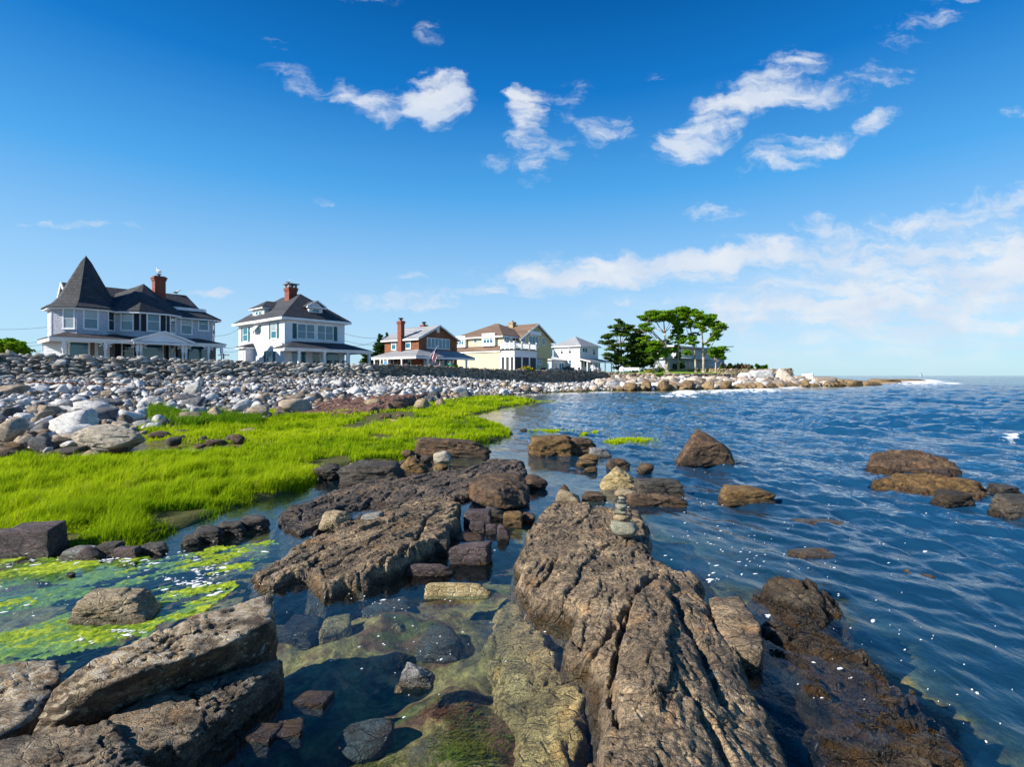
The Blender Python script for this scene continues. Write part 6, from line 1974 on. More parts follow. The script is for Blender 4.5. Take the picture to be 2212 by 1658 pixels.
    lf.window(633, 722, 1118, 1320, gl2=W_GLASSL); lf.shutter(602, 632, 1125, 1320, W_SHUT); lf.shutter(724, 756, 1112, 1315, W_SHUT)
    # side bay
    y0, y1 = h.fy(462, -.0), h.fy(262, -.9)
    zt = 2.75
    mb = MB(); mb.box(-1.0, .0, y0, y1, -.5, zt); by = h.put('side_bay', mb, W_CLAP)
    q = MB(); slab(q, [(-1.35, y0 - .3, zt), (-1.35, y1 + .3, zt), (0, y1 - .2, zt + .45), (0, y0 + .2, zt + .45)], .08); slab(q, [(-1.35, y0 - .3, zt), (0, y0 + .2, zt + .45), (0, y0 - .3, zt)], .08); q.build('bay_roof', R_SLATE, by)
    q = MB(); q.box(-1.34, 0, y0 - .28, y1 + .28, zt - .22, zt - .085); q.build('eave_board', W_WHITE, by)
    bf = h.face((-1.0, y1), (-1.0, y0)); bf.courses(-.3, zt - .25, .205, W_CLAP); bf.window_m(.5, bf.L - .5, .3, 2.1, cols=3, o=.02, gl2=W_GLASSL)
    # porch
    yo = -2.6; ze, zi = 2.3, 3.15
    xa, xb = h.fx(880, yo), h.fx(2090, yo)
    mb = MB(); slab(mb, [(xa, yo, ze), (xb, yo, ze), (W + .1, .0, zi), (xa + 2.2, .0, zi)], .1); slab(mb, [(xa, yo, ze), (xa + 2.2, .0, zi), (xa, .0, ze)], .1); slab(mb, [(xb, yo, ze), (xb, D * .6, ze), (W + .0, D * .6, zi), (W + .1, .0, zi)], .1)
    h.put('porch_roof', mb, R_SLATE)
    q = MB(); q.box(xa, xb, yo + .02, yo + .26, ze - .36, ze - .102); q.box(xa + .02, xa + .26, yo + .26, -.03, ze - .36, ze - .104); q.box(xb - .26, xb - .02, yo + .26, D * .6, ze - .36, ze - .104); h.put('porch_beam', q, W_WHITE)
    q = MB(); q.box(xa - .05, xb + .05, yo - .1, yo + .016, ze - .14, ze - .02); h.put('gutter', q, W_WHITE)
    q = MB(); q.box(xa + .1, xb - .1, yo + .1, -.03, ze - .17, ze - .106); h.put('porch_ceiling', q, W_WHITE)
    q = MB(); q.box(xa, xb, yo, -.03, -.6, -.1); h.put('porch_floor', q, mat_plain('porch deck', (.34, .34, .35), .7))
    for zx in (1083, 1435, 1757, 2055): turned_post(h, h.fx(zx, yo + .16), yo + .16, -.1, ze - .362, True, .12)
    turned_post(h, xb - .16, 2.2, -.1, ze - .362, True, .12)
    return h, W
H2, H2_W = house2()

# ------------------------------------------------------------------ 3: brown shingled cottage
def house3():
    h = House('shingled_cottage', 'brown cedar-shingled cottage with grey roof, tall brick chimney and wraparound porch', -12.95, 71.1, 2.75, 51.8, (782.5, 663.0, .1918))
    W = h.fx(1068); D = h.fy(252); ZE = 4.75
    zp = h.fz(213, W / 2, 0); o = .4
    mb = MB(); mb.poly([(0, 0, -.5), (W, 0, -.5), (W, 0, ZE), (W / 2, 0, zp - .1), (0, 0, ZE), (0, D, -.5), (W, D, -.5), (W, D, ZE), (W / 2, D, zp - .1), (0, D, ZE)],
                       [(0, 1, 2, 3, 4), (9, 8, 7, 6, 5), (0, 4, 9, 5), (1, 6, 7, 2), (0, 5, 6, 1), (4, 3, 8, 9), (3, 2, 7, 8)]); h.put('wall', mb, W_BROWN)
    sl = (zp - ZE) / (W / 2)
    mb = MB(); slab(mb, [(-o, -o, ZE - sl * o + .05), (W / 2, -o, zp + .05), (W / 2, D + o, zp + .05), (-o, D + o, ZE - sl * o + .05)], .1); slab(mb, [(W / 2, -o, zp + .05), (W + o, -o, ZE - sl * o + .05), (W + o, D + o, ZE - sl * o + .05), (W / 2, D + o, zp + .05)], .1)
    rf = h.put('roof', mb, R_LIGHT)
    q = MB()
    for sx, xe in ((-1, -o), (1, W + o)):
        q.prism([(xe, -o - .04, ZE - sl * o - .2), (W / 2, -o - .04, zp - .2), (W / 2, -o - .04, zp - .04), (xe, -o - .04, ZE - sl * o - .04)], (0, .06 + .002 * sx, 0))
    q.box(-o - .05, -o + .02, -o, D + o, ZE - sl * o - .22, ZE - sl * o - .05); q.build('rake_board', W_WHITE, rf)
    fr = h.face((0, 0), (W, 0)); lf = h.face((0, D), (0, 0))
    fr.window(725, 982, 357, 475, 'single', .09, cols=6); fr.window(838, 868, 238, 287, 'single', .07, glass=W_WHITE)
    lf.window(331, 386, 363, 488, gl2=W_GLASSL); lf.window(489, 549, 347, 474, gl2=W_GLASSL)
    cY = h.fy(437, -.3)
    chimney(h, -.32, cY, .62, .8, -.3, h.fz(160, -.3, cY), cap='hood'); chimney(h, W / 2 + .9, D * .55, .7, .7, zp - 1.5, zp + .45, cap='hood')
    # porch on two sides
    yo = -2.3; xo = -2.5; ze, zi = 2.05, 3.0
    xb = h.fx(1272, yo); yb = h.fy(100, xo)
    mb = MB(); slab(mb, [(xo, yo, ze), (xb, yo, ze), (W, 0, zi), (0, 0, zi)], .1); slab(mb, [(xo, yb, ze), (xo, yo, ze), (0, 0, zi), (0, yb - 2, zi)], .1); slab(mb, [(xb, yo, ze), (xb, 3.0, ze), (W, 3.0, zi), (W, 0, zi)], .1); slab(mb, [(xo, yb, ze), (0, yb - 2, zi), (0, yb, ze)], .1)
    h.put('porch_roof', mb, R_LIGHT)
    q = MB(); q.box(xo, xb, yo + .02, yo + .22, ze - .38, ze - .102); q.box(xo + .02, xo + .22, yo + .22, yb, ze - .38, ze - .104); h.put('porch_beam', q, W_WHITE)
    q = MB(); q.box(xo + .1, xb - .1, yo + .1, -.03, ze - .18, ze - .106); q.box(xo + .1, -.03, -.03, yb, ze - .18, ze - .107); h.put('porch_ceiling', q, W_WHITE)
    q = MB(); q.box(xo, xb, yo, -.03, -.6, -.1); q.box(xo, -.03, -.03, yb, -.6, -.104); h.put('porch_floor', q, mat_plain('cottage deck', (.3, .29, .28), .7))
    for zx in (740, 1173): turned_post(h, h.fx(zx, yo + .14), yo + .14, -.1, ze - .382, True, .11)
    for zx in (447, 290, 141): turned_post(h, xo + .14, h.fy(zx, xo + .14), -.1, ze - .382, True, .1)
    fr.window(690, 730, 575, 690, 'single', .06); fr.window(752, 852, 578, 690, 'single', .07); fr.door(862, 912, 575, 700, z0=-.1); fr.window(918, 1030, 580, 690, 'single', .07)
    fr.window(1092, 1066, 590, 690) if False else None
    lf.door(200, 247, 575, 690, z0=-.1); lf.window(308, 402, 570, 685, 'single', .06, cols=2, glass=W_GLASSD); lf.window(492, 550, 560, 690, 'single', .06)
    return h, W, yo, ze
H3, H3_W, H3_YO, H3_ZE = house3()

# ------------------------------------------------------------------ 4: yellow house
def house4():
    h = House('yellow_house', 'large yellow clapboard house with brown roof, white balcony and screened sunroom', -1.4, 85.3, 2.55, 52, (782.5, 663.0, .1918))
    ZE = 6.35
    D = h.fy(1072); xg0, xg1 = h.fx(1750), h.fx(2105)
    mb = MB(); mb.box(0, xg1, 1.6, D, -.5, ZE); mb.box(0, xg0 + .1, .02, 1.62, -.5, 3.3)
    h.put('wall', mb, W_YELLOW)
    mb = MB(); mb.box(0, xg0, .0, 1.6, 3.3, ZE - .02); h.put('upper_wall', mb, W_YELLOW)
    zp = h.fz(190, (xg0 + xg1) / 2, -.6); xm = (xg0 + xg1) / 2
    yg = -.5
    mb = MB(); mb.poly([(xg0, yg, 2.7), (xg1, yg, 2.7), (xg1, yg, ZE - .3), (xm, yg, zp - .15), (xg0, yg, ZE - .3), (xg0, 6, 2.7), (xg1, 6, 2.7), (xg1, 6, ZE - .3), (xm, 6, zp - .15), (xg0, 6, ZE - .3)],
                       [(0, 1, 2, 3, 4), (9, 8, 7, 6, 5), (0, 4, 9, 5), (1, 6, 7, 2), (0, 5, 6, 1), (4, 3, 8, 9), (3, 2, 7, 8)]); h.put('gable_wall', mb, W_GREENY)
    mb = MB(); mb.box(xg0 + .1, xg1 - .5, .0, 4, -.5, 2.72); h.put('gable_ground_wall', mb, W_GREENY)
    # roofs
    o = .5; zr = zp - .1
    mb = MB(); hip(mb, -o, xm + 1.5, -o + .3, D + o, ZE, zr + .15, .12); rf = h.put('roof', mb, R_BROWN)
    q = MB(); ring(q, -o, xm, -o + .3, D + o, ZE - .34, ZE - .13, .05); q.build('eave_board', W_WHITE, rf)
    sl = (zp - ZE + .3) / (xm - xg0); eo = .6
    mb = MB(); slab(mb, [(xg0 - eo, yg - .5, ZE - .3 - sl * eo + .1), (xm, yg - .5, zp), (xm, 6.5, zp), (xg0 - eo, 6.5, ZE - .3 - sl * eo + .1)], .12); slab(mb, [(xm, yg - .5, zp), (xg1 + eo, yg - .5, ZE - .3 - sl * eo + .1), (xg1 + eo, 6.5, ZE - .3 - sl * eo + .1), (xm, 6.5, zp)], .12)
    gr = h.put('gable_roof', mb, R_BROWN)
    q = MB()
    for xe in (xg0 - eo, xg1 + eo): q.prism([(xe, yg - .56, ZE - .3 - sl * eo - .2), (xm, yg - .56, zp - .32), (xm, yg - .56, zp - .02), (xe, yg - .56, ZE - .3 - sl * eo + .08)], (0, .08 + .001 * xe, 0))
    q.build('rake_board', W_WHITE, gr)
    chimney(h, xm - .6, 4.5, .9, .9, zp - 1, zp + .55, W_STONEB)
    gf = h.face((xg0, yg), (xg1, yg)); lf = h.face((0, D), (0, 0)); ff = h.face((0, 0), (xg0, 0))
    gf.window(1870, 1985, 325, 450, 'single', .14, cols=3); gf.window(2020, 2055, 352, 432, 'single', .1); gf.window(1788, 1832, 332, 400, 'single', .1)
    u0, u1, z0, z1 = gf.rect(1862, 1992, 278, 322); q = MB(); gf.box(q, u0, u1, .01, .45, z0, z1); h.put('awning_box', q, W_WHITE)
    ff.window(1592, 1655, 320, 430, 'double', .12, cols=2); ff.door(1682, 1728, 332, 440)
    g2 = h.face((xg0 + .1, .0), (xg1 - .5, .0)); g2.window(1965, 2018, 540, 655, 'single', .12, cols=2)
    # left side: two white box bays, a pent roof between storeys
    for a, b, t, bt, nc in ((1068, 1182, 340, 462, 3), (1368, 1512, 308, 445, 3)):
        u0, u1, z0, z1 = lf.rect(a, b, t, bt)
        q = MB(); lf.box(q, u0, u1, .0, .5, z0, z1 + .1); h.put('box_bay', q, W_WHITE)
        bf = h.face(lf.pt(u0, .5, 0)[:2], lf.pt(u1, .5, 0)[:2]); bf.window_m(.35, bf.L - .3, z0 + .45, z1 - .35, 'double', .1, cols=nc, gl2=W_GLASSL, o=.002)
    lf.window(1258, 1297, 345, 410, trim=.1); lf.window(1340, 1447, 535, 617, 'single', .12, cols=2, glass=W_GLASSD); lf.window(1183, 1243, 572, 615, 'single', .1, cols=2, glass=W_GLASSD)
    u0, u1 = 0, lf.L; za = lf.z(443, lf.L * .7); zb = lf.z(497, lf.L * .7)
    mb = MB(); slab(mb, [lf.pt(u0, .95, zb), lf.pt(u1, .95, zb), lf.pt(u1, .0, za), lf.pt(u0, .0, za)], .1); pr = h.put('pent_roof', mb, R_BROWN)
    q = MB(); lf.box(q, u0, u1, .75, .92, zb - .3, zb - .102); q.build('eave_board', W_WHITE, pr)
    mb = MB(); lf.box(mb, u0, u1, .0, .72, -.5, zb - .15); h.put('ground_floor_wall', mb, W_YELLOW)
    # sunroom with balcony
    ys = -2.85; xs = h.fx(1965, ys); zt = h.fz(478, 0, ys)
    mb = MB(); mb.box(-.75, xs, ys, .0, 2.62, zt - .12); mb.box(-.75, xs, ys, 0, -.1, .25); h.put('sunroom', mb, W_WHITE)
    q = MB(); q.box(-.95, xs + .2, ys - .2, .0, zt - .12, zt - .02); h.put('balcony_floor', q, W_DARK)
    q = MB(); q.box(-.85, xs + .1, ys - .1, 0, -.6, -.1); h.put('stone_base', q, W_STONEB)
    mb = MB(); mb.box(-.5, xs - .2, ys + .3, -.02, .25, 2.62); h.put('sunroom_interior', mb, W_SCREEN)
    for f, n in ((h.face((-.75, 0), (-.75, ys)), 3), (h.face((-.75, ys), (xs, ys)), 3)):
        for k in range(n + 1):
            uu = f.L * k / n
            q = MB(); f.box(q, max(uu - .17, 0), min(uu + .17, f.L), -.2, .001 if k not in (0, n) else .002, .25, 2.62); h.put('sunroom_post', q, W_WHITE)
        for k in range(n):
            q = MB(); f.box(q, f.L * k / n + .17, f.L * (k + 1) / n - .17, -.09, -.06, .25, 2.62); h.put('screen_panel', q, W_SCREEN)
        # railing
        for k in range(n + 1):
            uu = min(max(f.L * k / n, .08), f.L - .08)
            q = MB(); f.box(q, uu - .09, uu + .09, -.1, .08, zt - .02, zt + 1.2); f.box(q, uu - .12, uu + .12, -.13, .11, zt + 1.2, zt + 1.27); h.put('railing_post', q, W_WHITE)
        q = MB(); f.box(q, 0, f.L, -.05, .03, zt + .98, zt + 1.06); f.box(q, 0, f.L, -.05, .03, zt + .12, zt + .18); h.put('railing', q, W_WHITE)
        nb = int(f.L / .14)
        for k in range(nb):
            uu = f.L * (k + .5) / nb
            q = MB(); f.box(q, uu - .03, uu + .03, -.04, .02, zt + .18, zt + .98); h.put('baluster', q, W_WHITE)
    return h
H4 = house4()

# ------------------------------------------------------------------ 5: far white house
def house5():
    h = House('far_white_house', 'plain white two-storey house with pale hipped roof and sea-facing porch', 14.2, 107.0, 2.4, 49.5, (1153.7, 636.5, .2098))
    W = h.fx(660); D = h.fy(203); ZE = 6.0
    mb = MB(); mb.box(0, W, 0, D, -.5, ZE); h.put('wall', mb, W_STUCCO)
    zr = h.fz(437, W / 2, W / 2); o = .45
    mb = MB(); hip(mb, -o, W + o, -o, D + o, ZE + .05, zr, .1); rf = h.put('roof', mb, R_LIGHT)
    q = MB(); ring(q, -o, W + o, -o, D + o, ZE - .2, ZE + .02, .05); q.box(-o, W + o, -o, D + o, ZE - .202, ZE - .15); q.build('eave_board', W_WHITE, rf)
    fr = h.face((0, 0), (W, 0)); lf = h.face((0, D), (0, 0))
    fr.window(495, 547, 550, 600, 'single', .1, cols=2); fr.window(603, 628, 560, 622, trim=.08, glass=W_GLASSD)
    lf.window(272, 302, 557, 614, trim=.1, glass=W_GLASSD, gl2=W_GLASSL); lf.window(352, 386, 552, 610, trim=.1, glass=W_GLASSD, gl2=W_GLASSL); lf.window(356, 387, 675, 742, trim=.1)
    yo = -2.6; ze, zi = 2.75, 3.35
    xb = h.fx(800, yo)
    mb = MB(); slab(mb, [(-.1, yo, ze), (xb, yo, ze), (W + .1, 0, zi), (-.1, 0, zi)], .1); slab(mb, [(xb, yo, ze), (xb, 3, ze), (W + .1, 3, zi), (W + .1, 0, zi)], .1); h.put('porch_roof', mb, R_LIGHT)
    q = MB(); q.box(-.1, xb, yo + .02, yo + .2, ze - .32, ze - .102); q.prism([(-.08, yo, ze - .3), (-.08, 0, zi - .3), (-.08, 0, zi - .11), (-.08, yo, ze - .11)], (.12, 0, 0)); h.put('porch_beam', q, W_WHITE)
    for zx in (482, 548, 606, 661, 732, 800): turned_post(h, h.fx(zx, yo + .12) - (.1 if zx == 800 else 0), yo + .12, -.1, ze - .322, True, .08)
    fr.window(482, 500, 680, 750, 'single', .05); fr.window(515, 546, 678, 755, 'single', .08, glass=W_GLASSD); fr.door(570, 598, 675, 780, z0=-.1); fr.window(615, 646, 680, 755, 'single', .08); fr.window(675, 712, 685, 760, 'single', .08, glass=W_GLASSD)
    # low side wing and rear block
    yw = D * .55
    mb = MB(); mb.box(-5.0, .0, yw, yw + 4.5, -.5, 3.0); sw = h.put('sunroom', mb, W_STUCCO)
    q = MB(); slab(q, [(-5.4, yw - .4, 3.0), (0, yw - .4, 3.0), (0, yw + 2.5, 3.8), (-4.5, yw + 2.5, 3.8)], .08); slab(q, [(-5.4, yw + 5, 3.0), (-5.4, yw - .4, 3.0), (-4.5, yw + 2.5, 3.8), (-4.5, yw + 5, 3.8)], .08); q.build('sunroom_roof', W_STUCCO, sw)
    wf = h.face((-5.0, yw), (0, yw)); wf.window_m(.4, 1.9, .7, 2.4, 'single', .1, cols=2); wf.window_m(2.6, 4.4, .7, 2.4, 'single', .1, cols=2)
    we = h.face((-5.0, yw + 4.5), (-5.0, yw)); we.window_m(.5, 2.0, .7, 2.4, 'single', .1, cols=2); we.window_m(2.5, 4.0, .7, 2.4, 'single', .1, cols=2)
    mb = MB(); mb.box(-3.0, .1, yw + 3.5, yw + 10, 0, ZE - .4); h.put('rear_wing', mb, W_STUCCO)
    mb = MB(); hip(mb, -3.4, 2.5, yw + 3.1, yw + 10.4, ZE - .35, zr - .5, .1); h.put('rear_roof', mb, R_LIGHT)
    return h
H5 = house5()

# ------------------------------------------------------------------ 6: grey modern house behind the trees
def house6():
    h = House('modern_house', 'grey modern house with tilted flat roofs half hidden behind the trees', 43.0, 124.0, 2.3, 30, (1153.7, 636.5, .2098))
    xa, xb = h.fx(1505), h.fx(1800); xc = h.fx(1960, 2)
    mb = MB(); mb.box(xa, xb, 0, 9, -.5, 3.9); h.put('wall', mb, W_MODERN)
    mb = MB(); mb.box(xa - .6, xb + 1.2, .8, 9, 3.9, 6.4); h.put('upper_wall', mb, W_MODERN2)
    mb = MB(); mb.box(xb, xc, 2, 8, -.5, 5.6); h.put('side_block', mb, W_MODERN)
    q = MB(); slab(q, [(xa - 1.8, -1.0, 6.9), (xb + 2.0, -1.0, 6.5), (xb + 2.0, 10, 6.9), (xa - 1.8, 10, 7.3)], .25); h.put('roof', q, W_WHITE)
    q = MB(); slab(q, [(xb - 3, -.2, 6.6), (xc + .8, -.2, 7.4), (xc + .8, 9, 7.4), (xb - 3, 9, 6.6)], .2); h.put('tilted_roof', q, W_MODERN)
    q = MB(); slab(q, [(xb + .5, 1.2, 5.7), (xc + 1.6, 1.2, 6.2), (xc + 1.6, 8, 6.2), (xb + .5, 8, 5.7)], .2); h.put('side_roof', q, W_WHITE)
    q = MB(); slab(q, [(xa - 1.2, -1.6, 3.95), (xb + .3, -1.6, 3.95), (xb + .3, .8, 4.15), (xa - 1.2, .8, 4.15)], .15); h.put('deck_canopy', q, W_WHITE)
    f = h.face((xa, 0), (xb, 0)); f.window_m(f.L * .62, f.L * .78, .8, 2.6, 'single', .1, glass=W_GLASSD); f.window_m(f.L * .1, f.L * .4, .4, 3.0, 'single', .1, cols=3, glass=W_GLASSD)
    f = h.face((xa - .6, .8), (xb + 1.2, .8)); f.window_m(.8, 3.0, 4.4, 6.0, 'single', .08, cols=2, glass=W_GLASSL); f.window_m(f.L - 3.2, f.L - 1.4, 4.4, 5.8, 'single', .08, cols=2, glass=W_GLASSD); f.window_m(3.6, 5.8, 4.4, 6.0, 'single', .08, cols=2, glass=W_GLASSL)
    f = h.face((xb, 2), (xc, 2)); f.window_m(f.L * .2, f.L * .5, 1.0, 2.6, 'single', .1, glass=W_GLASSD)
    q = MB(); q.poly([(xb - 2.5, 3, 7.2), (xb - .5, 3, 7.2), (xb - .5, 5, 7.2), (xb - 2.5, 5, 7.2), (xb - 1.5, 4, 9.0)], [(3, 2, 1, 0), (0, 1, 4), (1, 2, 4), (2, 3, 4), (3, 0, 4)]); h.put('skylight', q, W_GLASSL)
    return h
H6 = house6()
# ------------------------------------------------------------------ trees
def mat_leaf(name, a, b, c3, trans=.35):
    m, g, out = new_mat(name)
    r = g.n('ShaderNodeNewGeometry').outputs['Random Per Island']
    p = worldpos(g)
    n = g.noise(p, .5, 3, .6)
    c = g.mix(r, a, b)
    c = g.mix(g.mapr(n, .45, .7, 0, .6), c, c3)
    df = g.n('ShaderNodeBsdfDiffuse'); g.l(c, df.inputs[0])
    tr = g.n('ShaderNodeBsdfTranslucent'); g.l(c, tr.inputs[0])
    mx = g.n('ShaderNodeMixShader'); mx.inputs[0].default_value = trans
    g.l(df.outputs[0], mx.inputs[1]); g.l(tr.outputs[0], mx.inputs[2])
    g.l(mx.outputs[0], out.inputs['Surface'])
    return m
L_TREE = mat_leaf('bright tree leaves', (.06, .17, .010), (.19, .37, .018), (.28, .40, .03))
L_PINE = mat_leaf('pine needles', (.032, .080, .016), (.10, .18, .03), (.15, .20, .03), .2)
L_CONE = mat_leaf('spruce needles', (.016, .05, .014), (.05, .11, .03), (.06, .12, .02), .2)
L_HEDGE = mat_leaf('hedge leaves', (.030, .10, .008), (.09, .20, .015), (.10, .21, .02))
L_PINK = mat_leaf('rose petals', (.45, .10, .16), (.60, .22, .28), (.5, .15, .2))
L_YEL = mat_leaf('yellow petals', (.75, .50, .03), (.80, .60, .08), (.7, .4, .02))
L_GREYG = mat_leaf('lavender foliage', (.12, .17, .14), (.22, .27, .22), (.2, .22, .28))
BARK_P = mat_plain('pale bark', (.36, .31, .26), .85, .35, 2.0, .6, 12)
BARK_D = mat_plain('dark pine bark', (.10, .075, .06), .9, .3, 2.0, .6, 12)

def leaf_cloud(clumps, size, rs, flat=.6):
    """leaf-sized quads spread through ellipsoids: (centre, radii, count)"""
    V = []
    for c, r, n in clumps:
        q = rs.normal(size=(n, 3)); q /= np.linalg.norm(q, axis=1, keepdims=True)
        q *= (rs.uniform(0, 1, (n, 1)) ** .45)
        # ragged edge: sprays stand out from the clump
        q *= 1 + .35 * rs.normal(size=(n, 1)) * (rs.uniform(0, 1, (n, 1)) < .35)
        # leaves gather on sprays within the clump
        ns = 9
        sc_ = rs.normal(size=(ns, 3)); sc_ /= np.linalg.norm(sc_, axis=1, keepdims=True); sc_ *= rs.uniform(.35, 1.0, (ns, 1))
        q = sc_[rs.randint(0, ns, n)] + q * np.array([.42, .42, .34])
        p = c + q * r
        a = rs.normal(size=(n, 3)); a[:, 2] *= flat; a /= np.linalg.norm(a, axis=1, keepdims=True)
        b = np.cross(a, rs.normal(size=(n, 3))); b /= np.maximum(np.linalg.norm(b, axis=1, keepdims=True), 1e-6)
        s = size * rs.uniform(.6, 1.4, (n, 1))
        V.append(np.stack([p - a * s, p - b * s * .5, p + a * s, p + b * s * .5], 1))
    V = np.concatenate(V)
    n = len(V)
    F = np.arange(n * 4).reshape(n, 4)
    return V.reshape(-1, 3), F

def tree(name, label, base_vx, d, zoom, clumps, trunk, leaf, bark, size=.22, dens=1.0, seed=1, r0=.28, zb=None, group=None, fork=None):
    """clumps in zoomed-picture units (x, y, rx, ry); the trunk as a polyline in the same units"""
    rs = np.random.RandomState(seed)
    x0, y0, k = zoom
    bx = (base_vx - CX) / FPX * d
    bz = float(land_z(np.array([bx]), np.array([d]))[0]) if zb is None else zb
    root = thing(name, label, 'tree', (bx, d, bz), group=group)
    off = np.array([bx, d, bz])
    def pt(zx, zy, dy=0.0):
        return PD(x0 + k * zx, y0 + k * zy, d + dy) - off
    ppm = FPX / d
    cl = []; ends = []
    more = [(a + rs.uniform(-1, 1) * rx_ * .9, b + rs.uniform(-1, 1) * ry_ * 1.0, rx_ * .62, ry_ * .62) for (a, b, rx_, ry_) in clumps]
    for (cx, cy_, rx, ry) in list(clumps) + more:
        dy = rs.uniform(-1, 1) * 2.2
        c = pt(cx, cy_, dy)
        r = np.array([rx * k / ppm, (rx * .9) * k / ppm, ry * k / ppm]) * 1.55
        cl.append((c, r, int(max(80, 620 * dens * r[0] * r[2] / (size / .22) ** 2))))
        ends.append((c, r))
    V, F = leaf_cloud(cl, size, rs)
    obj('crown', mesh_np('crown', V, F, smooth=False), leaf, root)
    mb = MB()
    T = [pt(*t) for t in trunk]; T[0] = np.array([0, 0, -.3])
    n = len(T)
    for i in range(n - 1):
        mb.tube(T[i], T[i + 1], r0 * (1 - .75 * i / (n - 1)), r0 * (1 - .75 * (i + 1) / (n - 1)), 8)
    mb.tube(T[0], T[0] + np.array([0, 0, .6]), r0 * 1.5, r0, 8)
    mb.build('trunk', bark, root, smooth=True)
    for c, r in ends:
        # a limb leaves the trunk below the clump it carries
        j = min(range(n), key=lambda i: abs(T[i][2] - (c[2] - .9 * abs(c[0] - T[i][0]) - .8)))
        a = T[j]
        m_ = (a + c) / 2 + np.array([0, 0, -.25 * np.linalg.norm(c - a) * .35]) + rs.normal(0, .15, 3)
        L = np.linalg.norm(c - a)
        rr = min(.05 + .012 * L, r0 * .45)
        mb = MB(); mb.tube(a, m_, rr, rr * .7, 6); mb.tube(m_, c + np.array([0, 0, r[2] * .3]), rr * .7, rr * .25, 6)
        for _ in range(3):
            e = c + rs.normal(0, .6, 3) * r
            mb.tube(m_ * .4 + c * .6, e, rr * .4, rr * .12, 5, caps=False)
        mb.build('limb', bark, root, smooth=True)
    return root

Z4 = (1153.7, 636.5, .2098)
TG = 'trees on the point lawn'
tree('pine_tree', 'ragged tall pine with bare trunk, leftmost tree on the point', 1342, 117, Z4,
     [(880,290,40,20),(850,340,50,18),(900,370,60,18),(830,410,50,16),(930,410,50,18),(960,330,50,22),(1010,360,40,16),(740,440,35,18),(770,490,55,16),(730,500,40,12),(860,520,55,14),(800,560,50,12),(780,620,55,14),(850,640,50,18),(900,600,40,18),(860,700,50,22),(920,680,40,28),(760,660,40,12),(880,750,60,18)],
     [(898,800),(900,650),(895,520),(885,400),(878,300)], L_PINE, BARK_D, .20, 1.0, 41, .25, group=TG)
tree('pine_tree', 'broad dense dark pine beside the tall ragged pine', 1378, 120, Z4,
     [(1080,380,50,18),(1030,420,60,18),(1090,430,60,18),(1000,450,40,14),(1070,480,70,22),(1010,510,60,20),(1100,540,80,28),(1030,580,70,28),(1120,600,80,32),(1040,650,70,28),(1130,680,70,32),(1060,720,60,26),(990,560,50,18),(980,640,40,22),(1170,720,50,18),(980,720,50,20),(1200,660,50,26)],
     [(1068,790),(1075,650),(1072,520),(1078,400)], L_PINE, BARK_D, .20, 1.1, 42, .3, group=TG)
tree('shade_tree', 'big umbrella-shaped tree with pale trunk and flat wide crown', 1441, 114, Z4,
     [(1160,230,60,26),(1240,205,70,26),(1320,195,80,26),(1400,210,70,30),(1150,320,55,20),(1180,360,45,16),(1250,260,60,22),(1130,450,50,18),(1350,250,60,22),(1440,260,40,26),(1415,440,22,16),(1200,480,60,22),(1260,540,60,30),(1330,500,50,22),(1390,580,40,20),(1220,580,50,26),(1240,640,40,22),(1300,610,40,22)],
     [(1370,815),(1368,640),(1360,520),(1345,400),(1335,280)], L_TREE, BARK_P, .24, .95, 43, .42, group=TG)
tree('shade_tree', 'thin upright tree between the umbrella tree and the twin trees', 1464, 116, Z4,
     [(1480,170,50,24),(1540,165,50,26),(1500,230,45,26),(1480,310,40,30),(1490,380,50,24),(1480,440,50,22),(1500,500,45,18),(1470,560,35,22),(1480,620,25,34)],
     [(1480,810),(1484,620),(1490,450),(1495,250)], L_TREE, BARK_P, .23, .95, 44, .22, group=TG)
tree('shade_tree', 'left of two pale-trunked trees before the grey modern house', 1503, 115, Z4,
     [(1600,170,50,24),(1580,230,55,28),(1640,280,40,26),(1580,320,40,22),(1650,420,35,18),(1610,460,40,18),(1630,500,40,16),(1590,600,28,24)],
     [(1668,810),(1660,640),(1645,500),(1615,380),(1590,250)], L_TREE, BARK_P, .23, .95, 45, .27, group=TG)
tree('shade_tree', 'right of two pale-trunked trees, crown leaning out to sea', 1520, 114, Z4,
     [(1700,210,60,30),(1780,225,60,34),(1740,290,55,30),(1820,270,40,30),(1880,320,55,24),(1930,340,35,22),(1880,370,45,20),(1870,420,40,18),(1840,460,35,14),(1720,330,45,22),(1760,370,30,16),(1790,520,20,10)],
     [(1745,810),(1742,640),(1738,520),(1730,400),(1745,290)], L_TREE, BARK_P, .23, .95, 46, .30, group=TG)
tree('shade_tree', 'small bushy multi-stemmed tree nearest the tip of the point', 1546, 112, Z4,
     [(1870,570,45,22),(1930,570,40,26),(1850,610,40,20),(1900,620,40,22),(1940,655,30,16),(1840,640,25,14)],
     [(1872,810),(1870,700),(1885,640),(1890,590)], L_TREE, BARK_P, .20, 1.1, 47, .18, group=TG)
Z3 = (782.5, 663.0, .1918)
tree('spruce_tree', 'pointed dark spruce between the white house and the cottage', 815, 92, Z3,
     [(205,335,14,20),(200,380,28,18),(190,420,40,20),(200,450,45,18),(170,480,50,18),(210,500,55,20),(170,530,55,20),(200,570,60,22),(150,600,50,22)], [(190,680),(200,500),(205,340)], L_CONE, BARK_D, .2, 1.2, 48, .22, zb=2.8)
tree('spruce_tree', 'slim spruce tip showing over the cottage roof', 836, 95, Z3,
     [(278,310,6,12),(276,340,16,12),(270,370,22,14),(265,410,30,18),(262,450,34,20),(255,500,38,22)], [(265,680),(272,480),(278,315)], L_CONE, BARK_D, .2, 1.2, 49, .18, zb=2.8)
